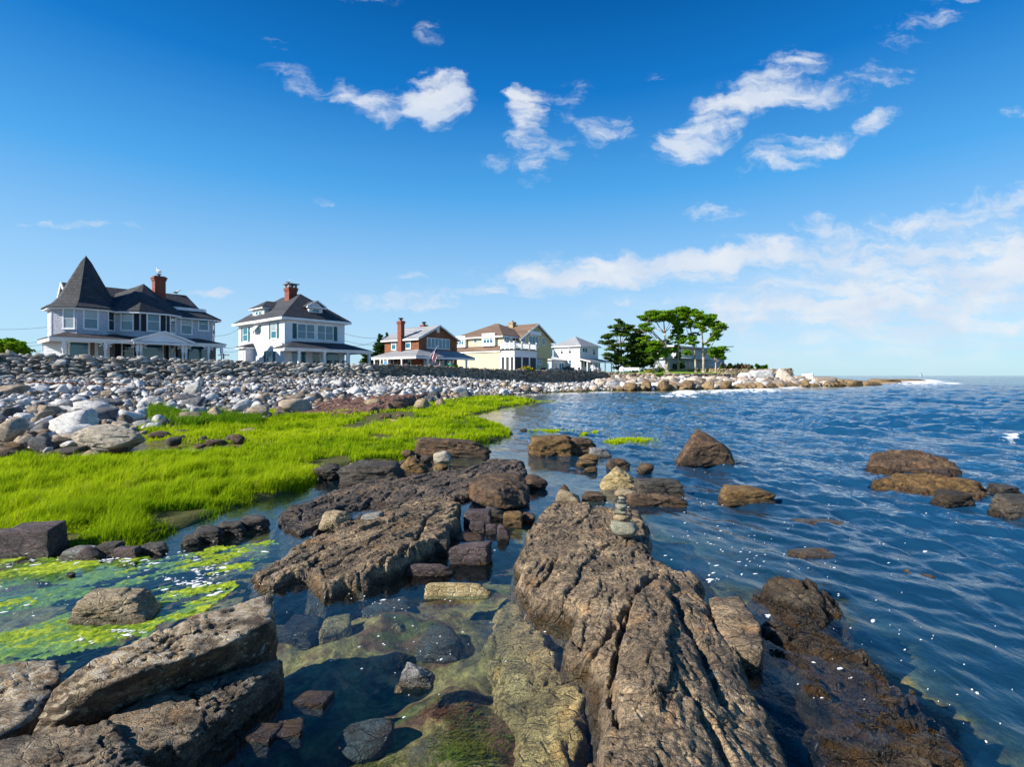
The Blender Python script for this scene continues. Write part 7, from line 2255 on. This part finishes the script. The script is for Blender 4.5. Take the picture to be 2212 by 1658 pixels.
tree('spruce_tree', 'low spruce behind the porch end of the white house', 797, 90, Z3,
     [(50,560,40,18),(70,600,50,20),(40,630,50,20),(90,640,50,20)], [(60,690),(62,560)], L_CONE, BARK_D, .2, 1.2, 50, .15, zb=2.8)
tree('shade_tree', 'round green tree at the left edge beyond the sea wall', 22, 74, (0, 0, 1.0),
     [(10,745,17,8),(30,747,17,8),(20,740,13,6),(42,754,10,7),(0,754,16,9),(24,757,20,7)], [(22,772),(21,755),(20,742)], L_TREE, BARK_D, .28, 1.3, 51, .2, zb=2.8)

def shrub(name, label, vx0, vx1, vt, vb, d, leaf, seed, flower=None, nf=60, size=.12, zb=None, cat='shrub'):
    rs = np.random.RandomState(seed)
    cx = ((vx0 + vx1) / 2 - CX) / FPX * d
    zt = CAMH - (vt - CY) / FPX * d; zb = CAMH - (vb - CY) / FPX * d if zb is None else zb
    w = (vx1 - vx0) / FPX * d
    root = thing(name, label, cat, (cx, d, zb))
    n = max(2, int(w / .7)); cl = []
    for i in range(n):
        x = -w / 2 + w * (i + .5) / n
        hh = (zt - zb) * rs.uniform(.85, 1.0)
        cl.append((np.array([x, rs.uniform(-.3, .3), hh * .5]), np.array([w / n * .75, .7, hh * .5]), int(520 * max(hh, .4) * max(w / n, .5) * (.12 / size) ** 1.2)))
    V, F = leaf_cloud(cl, size, rs)
    obj('foliage', mesh_np('foliage', V, F, smooth=False), leaf, root)
    mb = MB()
    for i in range(n):
        x = -w / 2 + w * (i + .5) / n
        for _ in range(3): mb.tube((x, 0, -.15), (x + rs.normal(0, .2), rs.normal(0, .2), (zt - zb) * .6), .025, .008, 5)
    mb.build('stems', BARK_D, root)
    if flower:
        cl = [(c + np.array([0, -.35 * r[1], r[2] * .25]), r * np.array([1, .8, .9]), int(nf / n)) for c, r, k in cl]
        V, F = leaf_cloud(cl, size * .75, rs)
        obj('flowers', mesh_np('flowers', V, F, smooth=False), flower, root, kind='stuff')
    return root
shrub('rose_hedge', 'long green hedge with pink roses above the garden wall', 1556, 1626, 787, 803, 112, L_HEDGE, 61, L_PINK, 700, .16, 2.7, 'hedge')
shrub('hedge', 'rounded green hedge at the seaward end of the rose hedge', 1622, 1656, 786, 803, 112, L_HEDGE, 62, None, 0, .16, 2.7, 'hedge')
shrub('hedge', 'dark clipped hedge behind the rose hedge', 1560, 1612, 782, 800, 117, L_CONE, 63, None, 0, .16, 2.7, 'hedge')
shrub('shrub', 'green shrub beside the waving person at the cottage', 962, 988, 785, 796, 66.5, L_HEDGE, 64, zb=2.7)
shrub('shrub', 'yellow-flowered plant by the sunroom of the yellow house', 1127, 1142, 789, 800, 80, L_HEDGE, 65, L_YEL, 120, zb=2.55)
shrub('shrub', 'second yellow-flowered plant right of the first by the sunroom', 1143, 1153, 792, 801, 80.5, L_HEDGE, 66, L_YEL, 60, zb=2.55)
shrub('shrub', 'soft grey-green lavender bush before the far white house', 1214, 1244, 791, 802, 97, L_GREYG, 67, zb=2.4)
shrub('shrub', 'dark rounded shrub left of the lavender bush', 1184, 1206, 794, 803, 93, L_CONE, 68, zb=2.45)
shrub('shrub', 'light feathery bush at the foot of the umbrella tree', 1410, 1424, 793, 806, 110, L_GREYG, 69, zb=2.55)
shrub('shrub', 'bright green rounded bush behind the feathery bush', 1420, 1434, 792, 805, 111, L_HEDGE, 70, zb=2.55)
shrub('shrub', 'low yellow-green plant beside the feathery bush', 1398, 1412, 800, 808, 106, L_HEDGE, 71, L_YEL, 60, zb=2.55)
shrub('shrub', 'green plant spilling over the lawn edge', 1418, 1434, 806, 816, 100, L_HEDGE, 72)
shrub('shrub', 'dark bush behind the white bench', 1362, 1376, 800, 806, 110, L_CONE, 73, zb=2.55)
shrub('shrub', 'low shrub by the side window of the white house', 570, 592, 784, 792, 52.5, L_CONE, 74, zb=2.85)
shrub('shrub', 'dark bushes at the foot of the modern house', 1455, 1480, 780, 805, 120, L_CONE, 75, zb=2.55)

# ------------------------------------------------------------------ lawn and garden wall of the point
def lawn():
    m, g, out = new_mat('mown lawn')
    p = worldpos(g)
    c = g.mix(g.noise(p, .8, 4), (.085, .20, .012), (.19, .33, .025))
    principled(g, out, c, .9, g.bump(g.noise(p, 30, 3), .6, .03), .2)
    X, Y = np.meshgrid(np.arange(19, 62, .8), np.arange(101, 128, .8))
    Z = land_z(X, Y) + .03
    dW = poly_dist(X.ravel(), Y.ravel(), WALL).reshape(X.shape)
    ok = dW < -.35
    idx = np.arange(X.size).reshape(X.shape)
    kf = ok[:-1, :-1] & ok[1:, :-1] & ok[:-1, 1:] & ok[1:, 1:]
    F = np.stack([idx[:-1, :-1][kf], idx[:-1, 1:][kf], idx[1:, 1:][kf], idx[1:, :-1][kf]], -1)
    obj('lawn', mesh_np('lawn', np.stack([X, Y, Z], -1).reshape(-1, 3), F), m, kind='structure')
lawn()
def wl(vx, d): return ((vx - CX) / FPX * d, d)
stone_wall('garden_wall', 'orange lichened stone wall behind the tree trunks on the point', [wl(1386, 118), wl(1440, 117), wl(1500, 116), wl(1558, 113)], [2.6] * 4, [3.5, 3.5, 3.55, 3.5], M_WALL_G, (.5, .3), .05, .5, .6, 71, limit=160)
stone_wall('garden_wall', 'pale stone wall below the rose hedge', [wl(1560, 109), wl(1610, 108), wl(1660, 107), wl(1700, 106)], [2.3] * 4, [3.35, 3.35, 3.35, 3.35], M_STONE_T, (.6, .32), .05, .6, .5, 72, limit=160)
stone_wall('stone_pier', 'blocky tan stone pier ending the garden wall at the point', [wl(1656, 110), wl(1712, 109)], [2.2, 2.2], [3.35, 3.5], M_WALL_C, (.7, .36), .05, 1.6, .5, 73, limit=80)

# ------------------------------------------------------------------ poles and wires
def pole(label, vx, vt, d, arm=.9):
    x = (vx - CX) / FPX * d; zt = CAMH - (vt - CY) / FPX * d
    r = thing('utility_pole', label, 'pole', (x, d, 2.6))
    mb = MB(); mb.tube((0, 0, -.5), (0, 0, zt - 2.6), .16, .11, 8); mb.build('pole_shaft', BARK_D, r)
    for zz in (.35, 1.1):
        mb = MB(); mb.box(-arm, arm, -.06, .06, zt - 2.6 - zz, zt - 2.6 - zz + .12); mb.build('crossarm', BARK_D, r)
    for sx in (-.8, -.35, .35, .8):
        mb = MB(); mb.lathe((sx * arm, 0, zt - 2.6 - .23), [(.03, 0), (.06, .06), (.03, .14)], 6); mb.build('insulator', W_DARK, r)
pole('wooden utility pole between the turreted and the white house', 483, 764, 82)
pole('utility pole crossarm showing left of the turret', 117, 716, 76)
def wire(label, pts, d0, d1, r=.022):
    n = len(pts); P_ = [PD(a, b, d0 + (d1 - d0) * i / (n - 1)) for i, (a, b) in enumerate(pts)]
    mb = MB()
    for i in range(n - 1):
        q = [P_[i] + (P_[i + 1] - P_[i]) * t - np.array([0, 0, .35 * math.sin(math.pi * t)]) for t in np.linspace(0, 1, 9)]
        for a, b in zip(q[:-1], q[1:]): mb.tube(a, b, r, r, 5, caps=False)
    mb.build('power_line', W_DARK, label=label, category='wire', group='overhead wires')
for i, (lb, pts) in enumerate([('topmost wire at the left edge running to the turret', [(-60, 710), (128, 704)]), ('second wire from the top left of the turret', [(-60, 739), (117, 736)]), ('third wire from the top left of the turret', [(-60, 746), (117, 743)]), ('lowest wire left of the turret', [(-60, 759), (112, 757)]),
        ('service wire rising to the corner of the white house', [(466, 726), (517, 710)]), ('upper level wire between the turreted and the white house', [(468, 747), (517, 748)]), ('lower level wire between the turreted and the white house', [(468, 756), (517, 757)]),
        ('upper wire running right from the white house', [(740, 720), (830, 730)]), ('crossing wire behind the white house', [(745, 748), (822, 734)]), ('lower wire running right from the white house', [(740, 735), (826, 744)])]):
    wire(lb, pts, 74, 82)

# ------------------------------------------------------------------ small things
def gull(label, p, rz=0.0, s=1.0):
    x, y, z = p
    r = thing('gull', label, 'bird', (x, y, z), rz)
    prof = [(-.26, .0, .02, .10), (-.18, 0, .045, .12), (-.08, 0, .085, .15), (.03, 0, .10, .18), (.11, 0, .085, .22), (.15, 0, .05, .28), (.17, 0, .05, .33), (.20, 0, .058, .36), (.235, 0, .045, .37), (.26, 0, .015, .36)]
    mb = MB(); n = 10; pts = []; fs = []
    for (px, py, rr, pz) in prof:
        for k in range(n):
            t = 2 * math.pi * k / n
            pts.append((px * s, rr * math.cos(t) * s, (pz + rr * math.sin(t)) * s))
    for i in range(len(prof) - 1):
        for k in range(n): fs.append((i * n + k, i * n + (k + 1) % n, (i + 1) * n + (k + 1) % n, (i + 1) * n + k))
    fs += [tuple(range(n)), tuple(range((len(prof) - 1) * n, len(prof) * n))]
    mb.poly(pts, fs); mb.build('body', mat_plain('white plumage', (.80, .80, .78), .8), r, smooth=True)
    for sy in (-1, 1):
        mb = MB(); mb.prism([(.10 * s, sy * .095 * s, .24 * s), (-.12 * s, sy * .10 * s, .21 * s), (-.36 * s, sy * .03 * s, .12 * s), (-.10 * s, sy * .10 * s, .13 * s)], (0, sy * .018 * s, 0)); mb.build('wing', mat_plain('grey plumage', (.33, .35, .38), .8), r)
        mb = MB(); mb.tube((.0, sy * .04 * s, .10 * s), (.01, sy * .045 * s, .0), .008 * s, .008 * s, 6); mb.prism([(.06 * s, sy * .03 * s, .0), (.06 * s, sy * .07 * s, 0), (-.01, sy * .05 * s, .0)], (0, 0, .008)); mb.build('leg', mat_plain('yellow legs', (.6, .4, .1), .6), r)
    mb = MB(); mb.tube((.255 * s, 0, .36 * s), (.32 * s, 0, .345 * s), .018 * s, .004 * s, 6); mb.build('beak', mat_plain('yellow beak', (.75, .5, .08), .5), r)
def hpt(h, X, Y, Z):
    wx, wy = h.world(X, Y); return (wx, wy, h.o[2] + Z)
gull('gull perched on the chimney of the turreted house', hpt(H1, H1_CHX, 3.2, 9.72), 2.6, 1.6)
gull('gull standing on the roof ridge right of the chimney', hpt(H1, H1_XR - .9, 4.6, 8.02), .4, 1.3)
gull('gull on the chimney slab of the white house', hpt(H2, H2_W / 2 - .8, H2.fy(970, H2_W / 2 - .5), H2.fz(250, H2_W / 2, 4.6) + .43), 1.0, 1.3)

def chair(name, label, p, rz, m, kind='adirondack', s=1.0, group=None):
    r = thing(name, label, 'chair', p, rz, group)
    if kind == 'adirondack':
        for k in range(5):
            x = -.24 + .12 * k
            mb = MB(); mb.prism([(x - .052, .22, .32), (x + .052, .22, .32), (x + .052, .55, 1.02 - abs(x) * .5), (x - .052, .55, 1.02 - abs(x) * .5)], (0, .022, 0)); mb.build('back_slat', m, r)
            mb = MB(); mb.prism([(x - .052, -.32, .40), (x + .052, -.32, .40), (x + .052, .25, .28), (x - .052, .25, .28)], (0, 0, .025)); mb.build('seat_slat', m, r)
        for sx in (-1, 1):
            mb = MB(); mb.box(sx * .36 - .07, sx * .36 + .07, -.36, .42, .56, .585); mb.build('arm', m, r)
            mb = MB(); mb.box(sx * .33 - .02, sx * .33 + .02, -.33, -.23, 0, .56); mb.build('leg', m, r)
            mb = MB(); mb.prism([(sx * .30 - .015, -.30, .30), (sx * .30 - .015, -.30, .40), (sx * .30 - .015, .60, .12), (sx * .30 - .015, .60, .0)], (.03, 0, 0)); mb.build('leg', m, r)
    else:
        mb = MB(); mb.box(-.26, .26, -.25, .25, .40, .44); mb.build('seat', m, r)
        for sx in (-1, 1):
            mb = MB(); mb.box(sx * .25 - .025, sx * .25 + .025, -.25, -.2, .05, .66); mb.build('leg', m, r)
            mb = MB(); mb.prism([(sx * .25 - .025, .2, .05), (sx * .25 - .025, .25, .05), (sx * .25 - .025, .40, 1.15), (sx * .25 - .025, .35, 1.15)], (.05, 0, 0)); mb.build('leg', m, r)
            mb = MB(); mb.box(sx * .27 - .03, sx * .27 + .03, -.28, .28, .64, .67); mb.build('arm', m, r)
            mb = MB(); mb.prism([(sx * .25 - .02, -.38, .06), (sx * .25 - .02, 0, 0), (sx * .25 - .02, .45, .06), (sx * .25 - .02, .45, .10), (sx * .25 - .02, 0, .05), (sx * .25 - .02, -.38, .10)], (.04, 0, 0)); mb.build('rocker', m, r)
        mb = MB(); mb.box(-.23, .23, .36, .40, 1.02, 1.13); mb.build('back_rail', m, r)
        for k in range(6):
            x = -.19 + .076 * k
            mb = MB(); mb.prism([(x - .012, .22, .44), (x + .012, .22, .44), (x + .012, .375, 1.02), (x - .012, .375, 1.02)], (0, .02, 0)); mb.build('spindle', m, r)
    if s != 1.0: r.scale = (s, s, s)
    return r
pw = W_WHITE
for zx, lb in ((540, 'first from the left'), (715, 'second from the left'), (1090, 'third from the left'), (1480, 'rightmost')):
    chair('rocking_chair', 'white rocking chair on the porch of the turreted house, %s' % lb, hpt(H1, H1.fx(zx, -1.5), -1.5, -.1), H1.a + math.pi + .1, pw, 'rocker', group='porch rocking chairs')
for zx, lb in ((1480, 'left'), (1585, 'middle'), (1690, 'right')):
    chair('porch_chair', 'dark porch chair of the white house, %s of three' % lb, hpt(H2, H2.fx(zx, -1.6), -1.6, -.1), H2.a + math.pi, W_DARK, 'rocker', group='dark porch chairs')
def gp(vx, d): 
    x = (vx - CX) / FPX * d
    return (x, d, float(land_z(np.array([x]), np.array([d]))[0]))
q = gp(1284, 101.5); chair('garden_chair', 'white slatted garden chair above the sea wall by the steps', (q[0], q[1], 2.7), .3, pw, s=1.6)
q = gp(1338, 108); chair('garden_chair', 'white slatted garden chair at the right end of the terrace', (q[0], q[1], 2.45), -.8, pw, s=1.6)
q = gp(1255, 103); chair('garden_chair', 'dark slatted chair at the left of the far white house terrace', (q[0], q[1], 2.5), .5, W_DARK, s=1.3)
q = gp(1294, 104); chair('garden_chair', 'dark slatted chair in the middle of the far white house terrace', (q[0], q[1], 2.5), -.3, W_DARK, s=1.3)
def bench():
    q = gp(1363, 111); r = thing('garden_bench', 'long white bench at the edge of the lawn by the pines', 'bench', q, -.15)
    mb = MB(); mb.box(-1.8, 1.8, -.3, .25, .42, .48); mb.build('seat', pw, r)
    for k in range(4):
        mb = MB(); mb.prism([(-1.8, .25 + .03 * k, .55 + .14 * k), (1.8, .25 + .03 * k, .55 + .14 * k), (1.8, .27 + .03 * k, .66 + .14 * k), (-1.8, .27 + .03 * k, .66 + .14 * k)], (0, .03, 0)); mb.build('back_slat', pw, r)
    for x in (-1.7, 0, 1.7):
        mb = MB(); mb.box(x - .05, x + .05, -.28, -.2, 0, .42); mb.box(x - .05, x + .05, .2, .3, 0, 1.05); mb.build('leg', pw, r)
bench()
def grill():
    q = hpt(H4, H4.fx(2050, -1.5), -1.5, 0); r = thing('covered_grill', 'dark covered barbecue grill beside the yellow house', 'grill', (q[0], q[1], 2.5), H4.a)
    mb = MB(); mb.box(-1.0, 1.0, -.35, .35, .5, .75); mb.box(-.55, .55, -.33, .33, .0, .5); mb.build('cabinet', W_DARK, r)
    mb = MB(); n = 8
    prof = [(-.34 + .68 * k / n, .75 + .28 * math.sin(math.pi * k / n)) for k in range(n + 1)]
    mb.prism([(-.55, y, z) for y, z in prof], (1.1, 0, 0)); mb.build('hood', W_DARK, r)
grill()

# flag on the cottage porch
def flag():
    X = H3.fx(778, H3_YO - .9); q = hpt(H3, H3.fx(745, H3_YO), H3_YO, 1.7)
    r = thing('flag', 'striped flag hanging from a slanted pole on the cottage porch', 'flag', q, H3.a)
    a = np.array([0, 0, 0.]); b = np.array([.85, -1.0, 1.75])
    mb = MB(); mb.tube(a, b, .025, .02, 6); mb.build('pole', W_WHITE, r)
    red, wht, blu = mat_plain('flag red', (.55, .03, .05), .8), mat_plain('flag white', (.8, .8, .8), .8), mat_plain('flag blue', (.03, .05, .22), .8)
    dirn = (b - a) / np.linalg.norm(b - a)
    L, Hh = 1.35, 1.9
    p0 = a + dirn * 0.72
    for k in range(13):
        mb = MB(); n = 6
        va = []
        for i in range(n + 1):
            z = -Hh * i / n
            for s_ in (k / 13, (k + 1) / 13):
                p = p0 + dirn * L * s_ * (1 - .35 * i / n) + np.array([.10 * math.sin(i * 1.3 + s_ * 4), .08 * math.cos(i * 1.1 + s_ * 5), z])
                if i == 0: p = p0 + dirn * L * s_
                va.append(p)
        fs = [(2 * i, 2 * i + 1, 2 * i + 3, 2 * i + 2) for i in range(n)]
        start = 0
        if k >= 6:   # the blue field takes the upper part of the top stripes
            mb2 = MB(); mb2.poly(va[:6], fs[:2]); mb2.build('canton', blu, r)
            mb.poly(va[4:], [(2 * i, 2 * i + 1, 2 * i + 3, 2 * i + 2) for i in range(n - 2)])
        else:
            mb.poly(va, fs)
        mb.build('stripe', red if k % 2 == 0 else wht, r)
flag()

# people on the cottage terrace: one skinned body each
def person(label, p, rz, joints, edges, radii, shirt, legs, skin, hairc, head):
    r = thing('person', label, 'person', p, rz)
    me = bpy.data.meshes.new('body')
    me.from_pydata(joints, edges, [])
    me.update()
    o = obj('body', me, None, r)
    md = o.modifiers.new('skin', 'SKIN')
    me.skin_vertices[0].data.foreach_get
    for i, rr in enumerate(radii):
        me.skin_vertices[0].data[i].radius = (rr, rr)
    me.skin_vertices[0].data[0].use_root = True
    sb = o.modifiers.new('sub', 'SUBSURF'); sb.levels = 2; sb.render_levels = 2
    dg = bpy.context.evaluated_depsgraph_get()
    ev = bpy.data.meshes.new_from_object(o.evaluated_get(dg))
    o.modifiers.clear(); o.data = ev; ev.name = 'body'
    ev.materials.clear()
    for m_ in (shirt, legs, skin): ev.materials.append(m_)
    for f in ev.polygons:
        c = f.center
        f.use_smooth = True
        f.material_index = legs_or(c, head)
    hv, hf = ico(3)
    h = hv.copy(); c = np.array(head)
    keepf = [f for f in hf if (hv[f].mean(0)[2] > .15 or hv[f].mean(0)[1] > .35)]
    obj('hair', mesh_np('hair', h * np.array([.098, .115, .125]) + c + np.array([0, .012, .012]), np.array(keepf)), hairc, r)
    mb = MB(); mb.tube(c + np.array([0, -.10, -.01]), c + np.array([0, -.135, -.03]), .018, .012, 6); mb.build('nose', skin, r)
    return r
def legs_or(c, head):
    if c[2] > head[2] - .17: return 2
    if c[0] ** 2 > .085 and c[2] > .2: return 2
    if c[2] < .56 and (c[1] < -.12 or c[2] < .4): return 1
    return 0
skin_m = mat_plain('skin', (.52, .30, .21), .6)
def seated(seat, arm_up):
    s = seat
    J = [(0, 0, s + .10), (0, .03, s + .32), (0, .04, s + .52), (0, .02, s + .62), (0, 0, s + .72), (0, -.01, s + .84),
         (-.18, .03, s + .50), (-.30, -.02, s + .26), (-.24, -.24, s + .20), (-.22, -.30, s + .18),
         (.18, .03, s + .50), (.34, -.02, s + .62 if arm_up else s + .26), (.40, -.06, s + .88 if arm_up else s + .2), (.41, -.07, s + .97 if arm_up else s + .19),
         (-.10, -.02, s + .06), (-.12, -.46, s + .05), (-.12, -.48, .08), (-.12, -.62, .04), (.10, -.02, s + .06), (.12, -.46, s + .05), (.12, -.48, .08), (.12, -.62, .04)]
    if not arm_up:
        J[12] = (.26, -.24, s + .20); J[13] = (.24, -.30, s + .18)
    E = [(0, 1), (1, 2), (2, 3), (3, 4), (4, 5), (2, 6), (6, 7), (7, 8), (8, 9), (2, 10), (10, 11), (11, 12), (12, 13), (0, 14), (14, 15), (15, 16), (16, 17), (0, 18), (18, 19), (19, 20), (20, 21)]
    Rr = [.15, .14, .15, .055, .09, .085, .065, .05, .038, .035, .065, .05, .038, .04, .09, .07, .05, .04, .09, .07, .05, .04]
    return J, E, Rr, (0, -.01, s + .79)
def sit(label, vx, d, rz, seat, up, shirt, legs, hairc, chairlab):
    x = (vx - CX) / FPX * d; z = float(land_z(np.array([x]), np.array([d]))[0]) + .02
    J, E, Rr, hd = seated(seat, up)
    person(label, (x, d, z), rz, J, E, Rr, shirt, legs, skin_m, hairc, hd)
    r = thing('lawn_chair', chairlab, 'chair', (x, d, z), rz)
    m = mat_plain('chair cloth', (.5, .5, .48), .8)
    mb = MB(); mb.box(-.27, .27, -.30, .16, seat - .035, seat - .01); mb.build('seat', m, r)
    mb = MB(); mb.prism([(-.27, .17, seat - .02), (.27, .17, seat - .02), (.27, .26, seat + .55), (-.27, .26, seat + .55)], (0, .02, 0)); mb.build('backrest', m, r)
    for sx in (-1, 1):
        for yy in (-.28, .2):
            mb = MB(); mb.tube((sx * .26, yy, 0), (sx * .26, yy, seat - .01), .015, .015, 6); mb.build('leg', W_DARK, r)
sit('person in turquoise shirt sitting and waving on the cottage terrace', 973, 66.2, .3, .46, True, mat_plain('turquoise shirt', (.08, .48, .46), .8), mat_plain('pale trousers', (.5, .45, .38), .8), mat_plain('brown hair', (.10, .06, .03), .7), 'lawn chair under the waving person')
sit('person in pink top sitting low on the cottage terrace', 950.5, 66.0, .5, .20, False, mat_plain('pink top', (.6, .28, .42), .8), mat_plain('blue trousers', (.08, .12, .25), .8), mat_plain('fair hair', (.45, .30, .14), .7), 'low lawn chair under the person in pink')
q = hpt(H3, H3.fx(660, -1.2), -1.2, -.1); chair('deck_chair', 'red deck chair on the cottage porch', q, H3.a + math.pi, mat_plain('red paint', (.5, .03, .04), .5), s=.95)
for i, (zx, col, nm_) in enumerate(((262, (.06, .30, .55), 'blue'), (300, (.60, .10, .30), 'pink'))):
    yy = H3.fy(zx, -2.2); r = thing('beach_towel', '%s towel hanging on the side porch of the cottage' % nm_, 'towel', hpt(H3, -2.2, yy, .35), H3.a)
    mb = MB(); n = 8
    mb.poly([(-.02 * math.sin(k * 1.4), -.28 + .56 * k / n, z) for z in (0, 1.1) for k in range(n + 1)], [(k, k + 1, n + 2 + k, n + 1 + k) for k in range(n)]); mb.build('cloth', mat_plain(nm_ + ' towel', col, .9), r)
    mb = MB(); mb.tube((0, -.4, 1.1), (0, .4, 1.1), .02, .02, 6); mb.build('rail', W_WHITE, r)

# far sailing boat
def boat():
    d = 1250.0; x = (1990 - CX) / FPX * d
    r = thing('sailboat', 'tiny white sailing boat on the horizon', 'boat', (x, d, 0), .3)
    mb = MB()
    sec = [(-4.2, .9, .9), (-2, 1.35, .8), (1, 1.4, .85), (3.2, .8, 1.0), (4.6, .05, 1.15)]
    pts = []; fs = []
    for (px, w, h_) in sec: pts += [(px, -w, h_), (px, -w * .6, -.2), (px, 0, -.5), (px, w * .6, -.2), (px, w, h_)]
    for i in range(4):
        for k in range(4): fs.append((i * 5 + k, i * 5 + k + 1, (i + 1) * 5 + k + 1, (i + 1) * 5 + k))
        fs.append((i * 5 + 4, i * 5, (i + 1) * 5, (i + 1) * 5 + 4))
    fs.append((0, 1, 2, 3, 4)); mb.poly(pts, fs); mb.build('hull', W_WHITE, r, smooth=True)
    mb = MB(); mb.box(-1.8, 1.2, -.7, .7, .85, 1.5); mb.build('cabin', W_WHITE, r)
    mb = MB(); mb.tube((.6, 0, .8), (.6, 0, 12), .12, .07, 6); mb.build('mast', W_WHITE, r)
    mb = MB(); mb.tube((.6, 0, 2.0), (-3.6, 0, 2.1), .12, .1, 6); mb.build('boom', W_WHITE, r)
    mb = MB(); mb.poly([(.5, 0, 2.1), (-1.2, .3, 2.1), (-3.4, .15, 2.15), (.5, 0, 6.0), (-.7, .25, 5.0), (.5, 0, 11.4)], [(0, 1, 4, 3), (1, 2, 4), (3, 4, 5)]); mb.build('mainsail', mat_plain('sailcloth', (.8, .8, .78), .8), r)
    mb = MB(); mb.poly([(.8, 0, 2.0), (4.4, 0, 1.2), (.7, .1, 9.5), (2.2, .3, 3.5)], [(0, 1, 3), (1, 2, 3), (0, 3, 2)]); mb.build('jib', mat_plain('jib cloth', (.8, .8, .78), .8), r)
boat()

# driftwood and rusty bars on the beach
def bar(label, a, b, w, m, cat='driftwood', name='driftwood', zoff=.32):
    A, B_ = [np.array([*PD(vx, 0, d)[:2], 0]) for vx, d in (a, b)]
    for q in (A, B_): q[2] = float(land_z(q[:1], q[1:2])[0]) + zoff
    mb = MB(); n = 10
    P_ = [A + (B_ - A) * i / n + np.array([0, .04 * math.sin(i * 1.9), .05 * math.sin(i * 1.3)]) for i in range(n + 1)]
    for i in range(n): mb.tube(P_[i] - A, P_[i + 1] - A, w * (1 - .04 * i), w * (1 - .04 * (i + 1)), 7)
    obj(name, mb.mesh(name, True), m, loc=tuple(A), label=label, category=cat)
rust = mat_plain('rusty iron', (.16, .065, .03), .8, .4, 6)
bar('long rusty pipe lying across the upper beach at the left', (62, 31.5), (200, 32.5), .06, rust, 'pipe', 'rusty_pipe')
bar('second rusty pipe lying end to end with the long one', (190, 33), (282, 33.5), .05, rust, 'pipe', 'rusty_pipe')
bar('pale weathered plank on the beach below the turreted house', (285, 35), (362, 37), .10, mat_plain('driftwood', (.46, .42, .37), .9, .2, 6))
bar('dark forked branch standing in the rubble at the left edge', (36, 33), (44, 34.5), .06, mat_plain('dark wood', (.07, .05, .04), .9), zoff=.6)

# ------------------------------------------------------------------ weed in the pool
def weeds():
    rs = np.random.RandomState(90)
    def patch(cx, cy, sx, sy, n, z, cols, h, label):
        vx = cx + rs.normal(0, .5, n) * sx; vy = cy + rs.normal(0, .5, n) * sy
        p = np.array([P(a, b, z) for a, b in zip(vx, vy)])
        bz = np.maximum(bed_z(p[:, 0], p[:, 1]), -.6)
        ok = bz < -.05
        p = p[ok]; bz = bz[ok]
        H = np.minimum(rs.uniform(.08, .22, len(p)) * h, np.maximum(-bz - .03, .02))
        grow('seaweed', p[:, 0], p[:, 1], H, np.full(len(p), .0045), rs, mat_grass(label[:20], *cols), z=bz, tone=rs.uniform(0, 1, len(p)), lean=1.0, kind='stuff', label=label, category='seaweed')
    red = ((.10, .03, .015), (.22, .08, .03), (.34, .15, .05)); olive = ((.06, .07, .01), (.17, .18, .02), (.30, .27, .05)); grn = ((.05, .09, .01), (.13, .19, .02), (.26, .28, .05))
    patch(702, 1604, 24, 20, 900, -.12, red, .16, 'round tuft of reddish weed at the bottom of the pool')
    patch(1010, 1600, 70, 70, 2600, -.2, olive, .22, 'olive weed on the pool floor beside the submerged shelf')
    patch(960, 1545, 60, 40, 1400, -.2, red, .2, 'dark red weed on the pool floor below the grey stone')
    patch(970, 1660, 60, 40, 1500, -.2, grn, .2, 'bright green weed at the bottom edge of the pool')
    patch(1080, 1480, 16, 80, 1300, -.15, grn, .12, 'green weed fringing the submerged shelf')
    patch(900, 1340, 90, 10, 1200, -.2, olive, .12, 'yellow-green weed on the floor of the pool below the cracked ledge')
    patch(770, 1650, 90, 20, 1200, -.2, olive, .2, 'olive weed at the bottom edge left of the pool')
weeds()
